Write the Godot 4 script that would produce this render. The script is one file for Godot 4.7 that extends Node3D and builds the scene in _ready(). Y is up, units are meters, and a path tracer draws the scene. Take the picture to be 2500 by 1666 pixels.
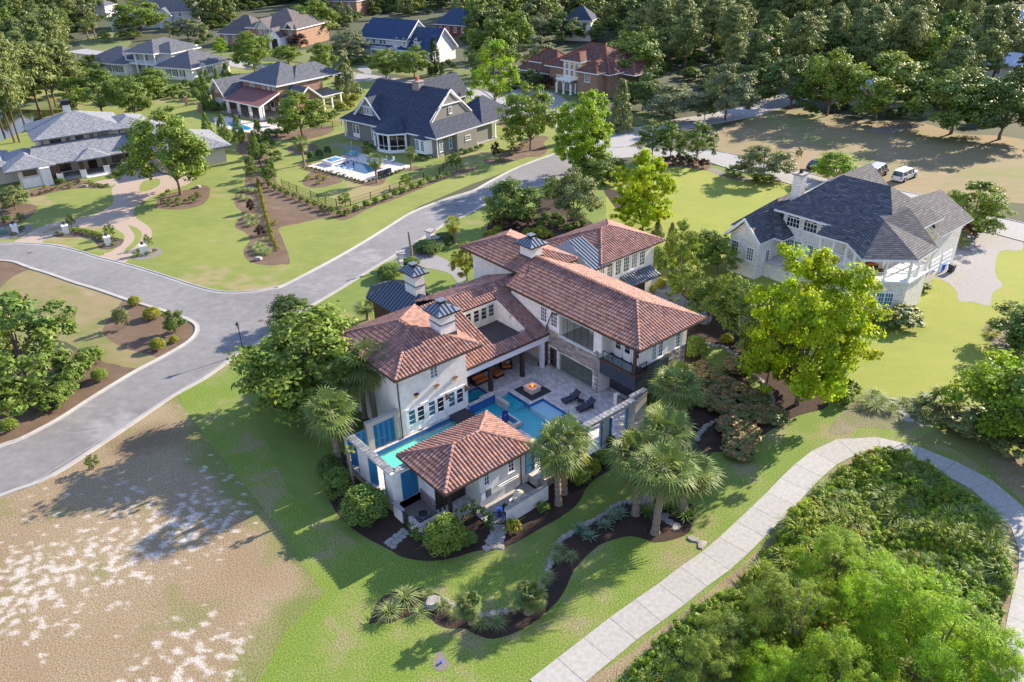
extends Node3D
# An aerial view of a coastal neighbourhood: a tile-roofed villa with a pool court, its neighbours, roads, lawns and woods.

class MB:
	var v := PackedVector3Array()
	var n := PackedVector3Array()
	var u := PackedVector2Array()
	var c := PackedColorArray()
	var col := Color(1, 1, 1)
	func tri(a: Vector3, b: Vector3, d: Vector3) -> void:
		var nn := (b - a).cross(d - a).normalized()
		var U := Vector3.RIGHT
		var V := Vector3.FORWARD
		if absf(nn.y) < 0.995:
			U = Vector3.UP.cross(nn).normalized()
			V = nn.cross(U)
		for p: Vector3 in [a, d, b]:
			v.append(p)
			n.append(nn)
			u.append(Vector2(p.dot(U), -p.dot(V)))
			c.append(col)
	func quad(a: Vector3, b: Vector3, d: Vector3, e: Vector3) -> void:
		tri(a, b, d)
		tri(a, d, e)
	func fan(p: Array) -> void:
		for i in range(1, p.size() - 1):
			tri(p[0], p[i], p[i + 1])
	func flat(p: PackedVector2Array, y: float) -> void:   # horizontal polygon facing up, p = (x, z)
		var ix := Geometry2D.triangulate_polygon(p)
		for i in range(0, ix.size(), 3):
			var a := Vector3(p[ix[i]].x, y, p[ix[i]].y)
			var b := Vector3(p[ix[i + 1]].x, y, p[ix[i + 1]].y)
			var d := Vector3(p[ix[i + 2]].x, y, p[ix[i + 2]].y)
			if (b - a).cross(d - a).y < 0.0:
				tri(a, d, b)
			else:
				tri(a, b, d)
	func prism(p: PackedVector2Array, y0: float, y1: float) -> void:
		flat(p, y1)
		var q := p if not Geometry2D.is_polygon_clockwise(p) else PackedVector2Array()
		if q.is_empty():
			q = p.duplicate()
			q.reverse()
		for i in q.size():
			var a := q[i]
			var b := q[(i + 1) % q.size()]
			quad(Vector3(b.x, y0, b.y), Vector3(a.x, y0, a.y), Vector3(a.x, y1, a.y), Vector3(b.x, y1, b.y))
	func box(x0: float, x1: float, y0: float, y1: float, z0: float, z1: float) -> void:
		hexa(Vector3(x0, y0, z0), Vector3(x1, y0, z0), Vector3(x1, y0, z1), Vector3(x0, y0, z1), Vector3(x0, y1, z0), Vector3(x1, y1, z0), Vector3(x1, y1, z1), Vector3(x0, y1, z1))
	func hexa(a: Vector3, b: Vector3, d: Vector3, e: Vector3, a2: Vector3, b2: Vector3, d2: Vector3, e2: Vector3) -> void:
		quad(a2, e2, d2, b2)
		quad(a, b, d, e)
		quad(e, d, d2, e2)
		quad(b, a, a2, b2)
		quad(d, b, b2, d2)
		quad(a, e, e2, a2)
	func obox(t: Transform3D, s: Vector3) -> void:
		var h := s * 0.5
		hexa(t * Vector3(-h.x, -h.y, -h.z), t * Vector3(h.x, -h.y, -h.z), t * Vector3(h.x, -h.y, h.z), t * Vector3(-h.x, -h.y, h.z), t * Vector3(-h.x, h.y, -h.z), t * Vector3(h.x, h.y, -h.z), t * Vector3(h.x, h.y, h.z), t * Vector3(-h.x, h.y, h.z))
	func beam(a: Vector3, b: Vector3, w: float, h: float) -> void:
		var d := (b - a).normalized()
		var up := Vector3.UP if absf(d.y) < 0.95 else Vector3.RIGHT
		var s := d.cross(up).normalized()
		obox(Transform3D(Basis(s, s.cross(d), -d), (a + b) * 0.5), Vector3(w, h, a.distance_to(b)))
	func tube(p: Array, r: Array, sides := 6) -> void:
		var rings := []
		for i in p.size():
			var d: Vector3 = (p[mini(i + 1, p.size() - 1)] - p[maxi(i - 1, 0)]).normalized()
			var s := d.cross(Vector3(0.31, 0.2, 0.93)).normalized()
			var t := d.cross(s)
			var ring := []
			for k in sides:
				var an := TAU * k / sides
				ring.append(p[i] + (s * cos(an) + t * sin(an)) * r[i])
			rings.append(ring)
		for i in p.size() - 1:
			for k in sides:
				var k2 := (k + 1) % sides
				quad(rings[i][k], rings[i][k2], rings[i + 1][k2], rings[i + 1][k])
		fan(rings[-1])
		var low: Array = rings[0].duplicate()
		low.reverse()
		fan(low)
	func lathe(o: Vector3, prof: Array, sides := 12) -> void:   # prof = [r, y, r, y, ...] going up
		for i in range(0, prof.size() - 2, 2):
			for k in sides:
				var a := TAU * k / sides
				var b := TAU * (k + 1) / sides
				var A := Vector3(sin(a), 0, cos(a))
				var B := Vector3(sin(b), 0, cos(b))
				var y0 := Vector3(0, prof[i + 1], 0) + o
				var y1 := Vector3(0, prof[i + 3], 0) + o
				if prof[i] > 0.001:
					tri(A * prof[i] + y0, B * prof[i] + y0, B * prof[i + 2] + y1)
				if prof[i + 2] > 0.001:
					tri(A * prof[i] + y0, B * prof[i + 2] + y1, A * prof[i + 2] + y1)
	func blob(o: Vector3, r: Vector3, sides := 10, rows := 6) -> void:
		var prof := []
		for i in rows + 1:
			prof.append(cos(PI * (float(i) / rows - 0.5)))
			prof.append(sin(PI * (float(i) / rows - 0.5)))
		var m := MB.new()
		m.lathe(Vector3.ZERO, prof, sides)
		for i in range(0, m.v.size(), 3):
			tri(m.v[i] * r + o, m.v[i + 2] * r + o, m.v[i + 1] * r + o)
	func add(o: MB, t: Transform3D) -> void:
		v.append_array(t * o.v)
		var nb := Transform3D(t.basis.inverse().transposed(), Vector3.ZERO)
		var nn := nb * o.n
		for i in nn.size():
			nn[i] = nn[i].normalized()
		n.append_array(nn)
		u.append_array(o.u)
		var cc := PackedColorArray()
		cc.resize(o.v.size())
		cc.fill(col)
		c.append_array(cc)
	func mesh() -> ArrayMesh:
		var m := ArrayMesh.new()
		if v.is_empty():
			return m
		var a := []
		a.resize(Mesh.ARRAY_MAX)
		a[Mesh.ARRAY_VERTEX] = v
		a[Mesh.ARRAY_NORMAL] = n
		a[Mesh.ARRAY_TEX_UV] = u
		a[Mesh.ARRAY_COLOR] = c
		m.add_surface_from_arrays(Mesh.PRIMITIVE_TRIANGLES, a)
		return m

var M := {}
var cache := {}
var rng := RandomNumberGenerator.new()

func V(x: float, y: float, z: float) -> Vector3:
	return Vector3(x, y, z)

func L(r: float, g: float, b: float) -> Color:   # a real-world (linear) base colour
	return Color(r, g, b)

func rf(a: float, b: float) -> float:
	return rng.randf_range(a, b)

func obj(called: String, m: Variant, mat: Material, parent: Node = self) -> MeshInstance3D:
	var o := MeshInstance3D.new()
	o.name = called
	o.mesh = m.mesh() if m is MB else m
	if mat:
		o.material_override = mat
	parent.add_child(o, true)
	return o

func tag(o: Node, label: String, category: String, group := "") -> Node:
	o.set_meta("label", label)
	o.set_meta("category", category)
	if group:
		o.set_meta("group", group)
	return o

func thing(called: String, label: String, category: String, at := Vector3.ZERO, turn := 0.0, group := "") -> Node3D:
	var o := Node3D.new()
	o.name = called
	add_child(o, true)
	o.position = at
	o.rotation_degrees.y = turn
	tag(o, label, category, group)
	return o

func struct(called: String, m: Variant, mat: Material, kind := "structure") -> MeshInstance3D:
	var o := obj(called, m, mat)
	o.set_meta("kind", kind)
	return o

func stuff(o: Node) -> Node:
	o.set_meta("kind", "stuff")
	return o

func dup(o: Node3D, at: Vector3, turn: float, label := "", group := "", size := Vector3.ONE) -> Node3D:
	var r := o.duplicate() as Node3D
	r.name = String(o.name).rstrip("0123456789_")
	add_child(r, true)
	r.position = at
	r.rotation_degrees.y = turn
	r.scale = size
	if label:
		r.set_meta("label", label)
	if group:
		r.set_meta("group", group)
	return r

func bx(called: String, parent: Node, mat: Material, x0: float, x1: float, y0: float, y1: float, z0: float, z1: float) -> MeshInstance3D:
	var m := MB.new()
	m.box(x0, x1, y0, y1, z0, z1)
	return obj(called, m, mat, parent)

func pts(f: Array) -> PackedVector2Array:
	var p := PackedVector2Array()
	for i in range(0, f.size(), 2):
		p.append(Vector2(f[i], f[i + 1]))
	return p

func smooth(p: PackedVector2Array, k := 4, closed := true) -> PackedVector2Array:
	var o := PackedVector2Array()
	var s := p.size()
	for i in (s if closed else s - 1):
		var a := p[(i - 1 + s) % s] if closed else p[maxi(i - 1, 0)]
		var d := p[(i + 2) % s] if closed else p[mini(i + 2, s - 1)]
		for j in k:
			o.append(p[i].cubic_interpolate(p[(i + 1) % s], a, d, float(j) / k))
	if not closed:
		o.append(p[s - 1])
	return o

func offset(p: PackedVector2Array, w: float) -> PackedVector2Array:   # to the right of the way it runs (x right, z down)
	var o := PackedVector2Array()
	for i in p.size():
		var d := (p[mini(i + 1, p.size() - 1)] - p[maxi(i - 1, 0)]).normalized()
		o.append(p[i] + Vector2(-d.y, d.x) * w)
	return o

# ---------- materials
func noise(sd: int, fr: float, oct := 4, kind := FastNoiseLite.TYPE_SIMPLEX_SMOOTH) -> FastNoiseLite:
	var f := FastNoiseLite.new()
	f.seed = sd
	f.frequency = fr
	f.noise_type = kind
	f.fractal_octaves = oct
	return f

func tex_noise(key: String, sz: int, fr: float, oct: int, lo: float, hi: float, sd := 1) -> ImageTexture:
	if cache.has(key):
		return cache[key]
	var im := noise(sd, fr, oct).get_seamless_image(sz, sz)
	im.convert(Image.FORMAT_RGB8)
	var d := im.get_data()
	for i in d.size():
		d[i] = int(255.0 * clampf(lo + (hi - lo) * ((d[i] / 255.0 - 0.5) * 1.35 + 0.5), 0.0, 1.0))
	cache[key] = ImageTexture.create_from_image(Image.create_from_data(sz, sz, false, Image.FORMAT_RGB8, d))
	return cache[key]

# rows of rectangular units: shingles, bricks, pavers; each unit has a tone of its own, joints are darker
func tex_units(key: String, nu: int, nv: int, uw: int, uh: int, joint: int, lo: float, hi: float, jt: float, tint: Array, sd: int, jv := -1) -> ImageTexture:
	if cache.has(key):
		return cache[key]
	var r := RandomNumberGenerator.new()
	r.seed = sd
	var w := nu * uw
	var h := nv * uh
	var im := Image.create(w, h, false, Image.FORMAT_RGB8)
	im.fill(Color(jt, jt, jt))
	for y in nv:
		for x in nu:
			var t: Color = tint[r.randi() % tint.size()]
			var g := r.randf_range(lo, hi)
			var c := Color(t.r * g, t.g * g, t.b * g)
			var x0 := x * uw + (y % 2) * (uw / 2)
			var gh := uh - (joint if jv < 0 else jv)
			im.fill_rect(Rect2i(x0, y * uh, uw - joint, gh), c)
			if x0 + uw > w:
				im.fill_rect(Rect2i(0, y * uh, x0 + uw - joint - w, gh), c)
	var nz := noise(sd, 0.08, 3)
	for y in h:
		for x in w:
			var c := im.get_pixel(x, y)
			var k := 1.0 + 0.18 * nz.get_noise_2d(x, y)
			im.set_pixel(x, y, Color(c.r * k, c.g * k, c.b * k))
	im.generate_mipmaps()
	cache[key] = ImageTexture.create_from_image(im)
	return cache[key]

func mat(col: Color, rough := 0.8, tex: Texture2D = null, metres := 1.0, bump := 0.0, metal := 0.0) -> StandardMaterial3D:
	var m := StandardMaterial3D.new()
	m.albedo_color = col
	m.roughness = rough
	m.metallic = metal
	m.vertex_color_use_as_albedo = true
	if tex:
		m.albedo_texture = tex
		m.uv1_scale = Vector3(1.0 / metres, 1.0 / metres, 1)
		if bump > 0.0:
			m.heightmap_enabled = true
			m.heightmap_texture = tex
			m.heightmap_scale = bump
	return m

func S(r: int, g: int, b: int) -> Color:   # an sRGB colour for albedo_color
	return Color(r / 255.0, g / 255.0, b / 255.0)

# ---------- sheets of ground: a grid clipped to an outline, with the colour of grass, sand or bark at each corner
func sheet(called: String, p: PackedVector2Array, y: float, m: Material, cell: float, tone: Callable, kind := "structure") -> MeshInstance3D:
	var lo := p[0]
	var hi := p[0]
	for q in p:
		lo = lo.min(q)
		hi = hi.max(q)
	var nx := int(ceil((hi.x - lo.x) / cell)) + 1
	var nz := int(ceil((hi.y - lo.y) / cell)) + 1
	var inside := PackedByteArray()
	inside.resize(nx * nz)
	var tones := PackedColorArray()
	tones.resize(nx * nz)
	for j in nz:
		for i in nx:
			var q := lo + Vector2(i, j) * cell
			if Geometry2D.is_point_in_polygon(q, p):
				inside[j * nx + i] = 1
				tones[j * nx + i] = tone.call(q)
	var v := PackedVector3Array()
	var c := PackedColorArray()
	var cut := func(q: PackedVector2Array) -> void:
		for part: PackedVector2Array in Geometry2D.intersect_polygons(q, p):
			var ix := Geometry2D.triangulate_polygon(part)
			for t in range(0, ix.size(), 3):
				var a := part[ix[t]]
				var b := part[ix[t + 1]]
				var d := part[ix[t + 2]]
				var ord := [a, b, d] if (b - a).cross(d - a) > 0 else [a, d, b]
				for e: Vector2 in ord:
					v.append(Vector3(e.x, y, e.y))
					c.append(tone.call(e))
	for j in nz - 1:
		for i in nx - 1:
			var k := j * nx + i
			var full := inside[k] + inside[k + 1] + inside[k + nx] + inside[k + nx + 1]
			var a := lo + Vector2(i, j) * cell
			if full == 4:
				for e: int in [0, 1, nx, 1, nx + 1, nx]:
					var q := lo + Vector2(i + (1 if e == 1 or e == nx + 1 else 0), j + (1 if e >= nx else 0)) * cell
					v.append(Vector3(q.x, y, q.y))
					c.append(tones[k + e])
			else:
				var sq := PackedVector2Array([a, a + Vector2(cell, 0), a + Vector2(cell, cell), a + Vector2(0, cell)])
				if full > 0:
					cut.call(sq)
				else:
					for q in p:
						if q.x >= a.x and q.y >= a.y and q.x < a.x + cell and q.y < a.y + cell:
							cut.call(sq)
							break
	var n := PackedVector3Array()
	n.resize(v.size())
	n.fill(Vector3.UP)
	var u := PackedVector2Array()
	u.resize(v.size())
	for i in v.size():
		u[i] = Vector2(v[i].x, v[i].z)
	var arr := []
	arr.resize(Mesh.ARRAY_MAX)
	arr[Mesh.ARRAY_VERTEX] = v
	arr[Mesh.ARRAY_NORMAL] = n
	arr[Mesh.ARRAY_TEX_UV] = u
	arr[Mesh.ARRAY_COLOR] = c
	var am := ArrayMesh.new()
	am.add_surface_from_arrays(Mesh.PRIMITIVE_TRIANGLES, arr)
	var o := obj(called, am, m)
	o.set_meta("kind", kind)
	return o

# colours mixed by noise: base, second, bare patches
func mixer(a: Color, b: Color, d: Color, fr: float, bare: float, sd: int) -> Callable:
	var n1 := noise(sd, fr, 4)
	var n2 := noise(sd + 7, fr * 6.0, 4)
	var n4 := noise(sd + 9, 0.7, 3)
	var n3 := noise(sd + 19, 0.045, 3)
	return func(p: Vector2) -> Color:
		var k := clampf(0.5 + 0.9 * n1.get_noise_2d(p.x, p.y) + 0.35 * n2.get_noise_2d(p.x, p.y), 0.0, 1.0)
		var c := a.lerp(b, clampf(k + 0.8 * n4.get_noise_2d(p.x, p.y), 0.0, 1.0))
		var s := n3.get_noise_2d(p.x, p.y) + 0.5 * n2.get_noise_2d(p.x + 90.0, p.y)
		return c.lerp(d, smoothstep(bare, bare + 0.25, s))

func flat(called: String, f: Array, y: float, m: Material, k := 4) -> MeshInstance3D:
	var mb := MB.new()
	mb.flat(smooth(pts(f), k) if k > 1 else pts(f), y)
	return struct(called, mb, m)

func kerb(f: Array, side: float, k := 4) -> void:   # rolled concrete kerb along a road edge
	var a := smooth(pts(f), k, false)
	var prof := [0.0, 0.02, 0.3, 0.03, 0.38, 0.1, 0.55, 0.1, 0.58, 0.0]
	var mb := MB.new()
	for i in range(0, prof.size() - 2, 2):
		var p := offset(a, side * prof[i])
		var q := offset(a, side * prof[i + 2])
		for j in a.size() - 1:
			var kt := 0.84 + 0.16 * fmod(absf(sin(j * 12.9898) * 43758.5), 1.0)
			mb.col = Color(kt, kt, kt)
			var A := V(p[j].x, prof[i + 1], p[j].y)
			var B := V(p[j + 1].x, prof[i + 1], p[j + 1].y)
			var C := V(q[j + 1].x, prof[i + 3], q[j + 1].y)
			var D := V(q[j].x, prof[i + 3], q[j].y)
			if side > 0.0:
				mb.quad(A, D, C, B)
			else:
				mb.quad(A, B, C, D)
	struct("kerb", mb, M.kerb)

func ribbon(called: String, f: Array, w: float, y: float, m: Material, kerbs := true) -> void:
	var a := smooth(pts(f), 5, false)
	var p := offset(a, -w * 0.5)
	var q := offset(a, w * 0.5)
	var mb := MB.new()
	for j in a.size() - 1:
		mb.quad(V(p[j].x, y, p[j].y), V(q[j].x, y, q[j].y), V(q[j + 1].x, y, q[j + 1].y), V(p[j + 1].x, y, p[j + 1].y))
	struct(called, mb, m)
	if kerbs:
		var fa := []
		var fb := []
		for j in a.size():
			fa.append_array([p[j].x, p[j].y])
			fb.append_array([q[j].x, q[j].y])
		kerb(fa, -1.0, 1)
		kerb(fb, 1.0, 1)

# ---------- roofs
func hip(x0: float, x1: float, z0: float, z1: float, e: float, s: float) -> Array:   # four faces, each outward: +z, +x, -z, -x
	var dx := x1 - x0
	var dz := z1 - z0
	var h := minf(dx, dz) * 0.5
	var r := e + s * h
	var A := V(x0, e, z0)
	var B := V(x1, e, z0)
	var C := V(x1, e, z1)
	var D := V(x0, e, z1)
	if dx >= dz:
		var P := V(x0 + h, r, z0 + h)
		var Q := V(x1 - h, r, z0 + h)
		return [[D, C, Q, P], [C, B, Q], [B, A, P, Q], [A, D, P]]
	var P2 := V(x0 + h, r, z1 - h)
	var Q2 := V(x0 + h, r, z0 + h)
	return [[D, C, P2], [C, B, Q2, P2], [B, A, Q2], [A, D, P2, Q2]]

func gable(x0: float, x1: float, z0: float, z1: float, e: float, r: float, along_x: bool) -> Array:
	if along_x:
		var z := (z0 + z1) * 0.5
		return [[V(x0, e, z1), V(x1, e, z1), V(x1, r, z), V(x0, r, z)], [V(x1, e, z0), V(x0, e, z0), V(x0, r, z), V(x1, r, z)]]
	var x := (x0 + x1) * 0.5
	return [[V(x1, e, z1), V(x1, e, z0), V(x, r, z0), V(x, r, z1)], [V(x0, e, z0), V(x0, e, z1), V(x, r, z1), V(x, r, z0)]]

# roof: the faces as one part with a thin white or dark fascia round its lower edges
func roof(parent: Node, faces: Array, m: Material, fm: Material, t := 0.22, called := "roof") -> MeshInstance3D:
	var mb := MB.new()
	var fb := MB.new()
	for f: Array in faces:
		mb.fan(f)
		var d := V(0, -t, 0)
		for i in f.size():
			var a: Vector3 = f[i]
			var b: Vector3 = f[(i + 1) % f.size()]
			fb.quad(a + d, b + d, b - V(0, 0.012, 0), a - V(0, 0.012, 0))
		var low := []
		for p: Vector3 in f:
			low.push_front(p + d)
		fb.fan(low)
	var o := obj(called, mb, m, parent)
	obj("fascia", fb, fm, o)
	return o

func ridge_line(mb: MB, a: Vector3, b: Vector3, r := 0.16) -> void:
	mb.tube([a, b], [r, r], 6)

# clay barrel tiles laid on a face in courses
func tile_mesh() -> MB:
	if cache.has("tile"):
		return cache.tile
	var t := MB.new()
	var k := 5
	for i in k:
		var a := PI * i / k
		var b := PI * (i + 1) / k
		var p := Vector2(-cos(a) * 0.15, sin(a) * 0.1)
		var q := Vector2(-cos(b) * 0.15, sin(b) * 0.1)
		t.quad(V(p.x, 0, p.y + 0.035), V(q.x, 0, q.y + 0.035), V(q.x * 0.85, 0.5, q.y), V(p.x * 0.85, 0.5, p.y))
		t.tri(V(0, 0, 0.0), V(q.x, 0, q.y + 0.035), V(p.x, 0, p.y + 0.035))
	cache.tile = t
	return t

var clay := [L(0.36, 0.185, 0.145), L(0.42, 0.235, 0.19), L(0.30, 0.15, 0.12), L(0.45, 0.235, 0.165), L(0.37, 0.215, 0.185), L(0.25, 0.13, 0.11), L(0.39, 0.185, 0.135), L(0.33, 0.19, 0.165)]

func tiles(part: Node, f: Array, sd: int, single := 0) -> int:
	# part carries the bedding and a joined mass of tiles; the first single of them are pieces of their own
	var r := RandomNumberGenerator.new()
	r.seed = sd
	var nn: Vector3 = (f[1] - f[0]).cross(f[2] - f[0]).normalized()
	var U := Vector3.UP.cross(nn).normalized()
	var W := nn.cross(U)
	var o: Vector3 = f[0]
	var q := PackedVector2Array()
	for p: Vector3 in f:
		q.append(Vector2((p - o).dot(U), (p - o).dot(W)))
	var base := MB.new()
	base.col = L(0.16, 0.075, 0.055)
	var ix := Geometry2D.triangulate_polygon(q)
	for i in range(0, ix.size(), 3):
		var a: Vector3 = f[ix[i]]
		var b: Vector3 = f[ix[i + 1]]
		var d: Vector3 = f[ix[i + 2]]
		if (b - a).cross(d - a).dot(nn) > 0.0:
			base.tri(a, b, d)
		else:
			base.tri(a, d, b)
	obj("roof_bed", base, M.clay, part)
	var lo := q[0]
	var hi := q[0]
	for p in q:
		lo = lo.min(p)
		hi = hi.max(p)
	var mass := MB.new()
	var made := 0
	var y := lo.y - 0.05
	while y < hi.y:
		var x := lo.x + 0.17
		while x < hi.x:
			if Geometry2D.is_point_in_polygon(Vector2(x, y + 0.22), q):
				var k := r.randi() % clay.size()
				var t := Transform3D(Basis(U, W, nn).rotated(nn, r.randf_range(-0.03, 0.03)), o + U * x + W * (y + r.randf_range(-0.015, 0.015)) + nn * 0.012)
				if made < single:
					var i := obj("roof_tile", tile_kind(k), M.clay, part)
					i.transform = t
					made += 1
				else:
					mass.col = clay[k]
					mass.add(tile_mesh(), t)
			x += 0.335
		y += 0.42
	if not mass.v.is_empty():
		stuff(obj("roof_tiles", mass, M.clay, part))
	return made

func tile_kind(k: int) -> ArrayMesh:
	var key := "tile%d" % k
	if not cache.has(key):
		var m := MB.new()
		m.col = clay[k]
		m.add(tile_mesh(), Transform3D())
		cache[key] = m.mesh()
	return cache[key]

func ridge_tiles(parent: Node, lines: Array) -> void:   # overlapping caps along hips and ridges, pairs of points
	var mb := MB.new()
	for i in range(0, lines.size(), 2):
		var a: Vector3 = lines[i]
		var b: Vector3 = lines[i + 1]
		var n := int(a.distance_to(b) / 0.42)
		for k in n:
			mb.col = clay[(k * 5 + i) % clay.size()]
			var p := a.lerp(b, float(k) / n)
			var q := a.lerp(b, float(k + 1) / n)
			mb.tube([p + V(0, 0.06, 0), q + V(0, 0.03, 0)], [0.15, 0.12], 7)
	stuff(obj("ridge_tiles", mb, M.clay, parent))

func seams(parent: Node, f: Array, step := 0.5, m: Material = null) -> void:   # standing ribs of a metal roof, each a piece
	var nn: Vector3 = (f[1] - f[0]).cross(f[2] - f[0]).normalized()
	var U := Vector3.UP.cross(nn).normalized()
	var W := nn.cross(U)
	var o: Vector3 = f[0]
	var q := PackedVector2Array()
	for p: Vector3 in f:
		q.append(Vector2((p - o).dot(U), (p - o).dot(W)))
	var lo := q[0].x
	var hi := q[0].x
	for p in q:
		lo = minf(lo, p.x)
		hi = maxf(hi, p.x)
	var x := lo + step * 0.5
	while x < hi:
		for l in Geometry2D.intersect_polyline_with_polygon(PackedVector2Array([Vector2(x, -60), Vector2(x, 60)]), q):
			var a: Vector3 = o + U * l[0].x + W * l[0].y + nn * 0.03
			var b: Vector3 = o + U * l[1].x + W * l[1].y + nn * 0.03
			if a.distance_to(b) > 0.3:
				var mb := MB.new()
				mb.beam(a, b, 0.05, 0.07)
				obj("seam", mb, m if m else M.metal_dark, parent)
		x += step

# ---------- openings: face 0 looks to +z, 90 to +x, 180 to -z, 270 to -x
var pane_count := 0
func win(parent: Node, at: Vector3, face: float, w: float, h: float, cols: int, rows: int, fm: Material = null, gm: Material = null, called := "window", sill := true) -> MeshInstance3D:
	var key := "win%.2f_%.2f_%d_%d_%s" % [w, h, cols, rows, sill]
	if not cache.has(key):
		var mb := MB.new()
		var a := w * 0.5
		var b := h * 0.5
		var t := 0.09
		mb.box(-a - t, -a, -b - t, b + t, -0.02, 0.07)
		mb.box(a, a + t, -b - t, b + t, -0.02, 0.07)
		mb.box(-a, a, b, b + t, -0.02, 0.07)
		mb.box(-a, a, -b - t, -b, -0.02, 0.07)
		if sill:
			mb.box(-a - t - 0.05, a + t + 0.05, -b - t - 0.06, -b - t, -0.02, 0.12)
		for i in range(1, cols):
			var x := -a + w * i / cols
			mb.box(x - 0.025, x + 0.025, -b, b, 0.0, 0.05)
		for j in range(1, rows):
			var y := -b + h * j / rows
			mb.box(-a, a, y - 0.022, y + 0.022, 0.002, 0.047)
		var g := MB.new()
		g.quad(V(-a, -b, 0.02), V(a, -b, 0.02), V(a, b, 0.02), V(-a, b, 0.02))
		cache[key] = [mb.mesh(), g.mesh()]
	var o := obj(called, cache[key][0], fm if fm else M.white, parent)
	o.position = at
	o.rotation_degrees.y = face
	pane_count += 1
	obj("pane", cache[key][1], gm if gm else [M.pane, M.pane, M.pane_lit, M.pane_blind][pane_count * 7 % 4], o)
	return o

# a panelled door or shutter leaf
func leaf(parent: Node, called: String, at: Vector3, face: float, w: float, h: float, m: Material, glazed := false, gm: Material = null) -> MeshInstance3D:
	var key := "leaf%.2f_%.2f_%s" % [w, h, glazed]
	if not cache.has(key):
		var mb := MB.new()
		var a := w * 0.5
		var r := minf(0.12, w * 0.2)
		mb.box(-a + 0.01, -a + r, 0, h, -0.01, 0.06)
		mb.box(a - r, a - 0.01, 0, h, -0.01, 0.06)
		for y: float in [0.0, h * 0.3, h - 0.12]:
			mb.box(-a + r, a - r, y, y + 0.12, -0.01, 0.058)
		if glazed:
			mb.box(-a + r, a - r, 0.12, h * 0.3, 0.0, 0.03)
			for j: float in [0.53, 0.76]:
				mb.box(-a + r, a - r, h * j, h * j + 0.035, 0.0, 0.05)
		else:
			var y := 0.14
			while y < h - 0.12:
				mb.obox(Transform3D(Basis(Vector3.RIGHT, 0.6), V(0, y, 0.02)), V(w - 2 * r, 0.015, 0.06))
				y += 0.075
			mb.box(-a + r, a - r, 0.1, h - 0.1, -0.012, 0.004)
		cache[key] = mb.mesh()
		var g := MB.new()
		g.quad(V(-a + r, h * 0.3, 0.02), V(a - r, h * 0.3, 0.02), V(a - r, h - 0.1, 0.02), V(-a + r, h - 0.1, 0.02))
		cache[key + "g"] = g.mesh()
	var o := obj(called, cache[key], m, parent)
	o.position = at
	o.rotation_degrees.y = face
	if glazed:
		obj("pane", cache[key + "g"], gm if gm else M.pane, o)
	return o

# stone veneer: long rough stones laid in courses on a plane; at = lower left corner, face as above
var stone_left := 300
func stones(parent: Node, at: Vector3, face: float, w: float, h: float, sd: int, holes := []) -> void:
	var r := RandomNumberGenerator.new()
	r.seed = sd
	var b := Basis(Vector3.UP, deg_to_rad(face))
	var mass := MB.new()
	var y := 0.0
	while y < h - 0.05:
		var hh := minf(r.randf_range(0.12, 0.2), h - y)
		var x := 0.0
		while x < w - 0.04:
			var ww := minf(r.randf_range(0.22, 0.7), w - x)
			var mid := Vector2(x + ww * 0.5, y + hh * 0.5)
			var free := true
			for q: Rect2 in holes:
				if q.grow(0.02).intersects(Rect2(x, y, ww, hh)):
					free = false
			var d := r.randf_range(0.05, 0.11)
			var k := r.randi() % 8
			if free:
				var t := Transform3D(b * Basis.from_scale(V(ww - 0.02, hh - 0.018, d)), at + b * V(mid.x, mid.y, d * 0.5))
				if stone_left > 0:
					stone_left -= 1
					var o := obj("stone", stone_kind(k), M.stone, parent)
					o.transform = t
				else:
					mass.col = stone_tone[k]
					mass.add(cache.unit, t)
			x += ww
		y += hh
	if not mass.v.is_empty():
		stuff(obj("stonework", mass, M.stone, parent))

var stone_tone := [L(0.40, 0.33, 0.27), L(0.48, 0.43, 0.38), L(0.33, 0.28, 0.25), L(0.55, 0.48, 0.40), L(0.43, 0.34, 0.26), L(0.37, 0.34, 0.33), L(0.50, 0.40, 0.30), L(0.29, 0.25, 0.23)]
func stone_kind(k: int) -> ArrayMesh:
	if not cache.has("unit"):
		var m := MB.new()
		m.box(-0.5, 0.5, -0.5, 0.5, -0.5, 0.5)
		cache.unit = m
	var key := "stone%d" % k
	if not cache.has(key):
		var m := MB.new()
		m.col = stone_tone[k]
		m.add(cache.unit, Transform3D())
		cache[key] = m.mesh()
	return cache[key]

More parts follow.
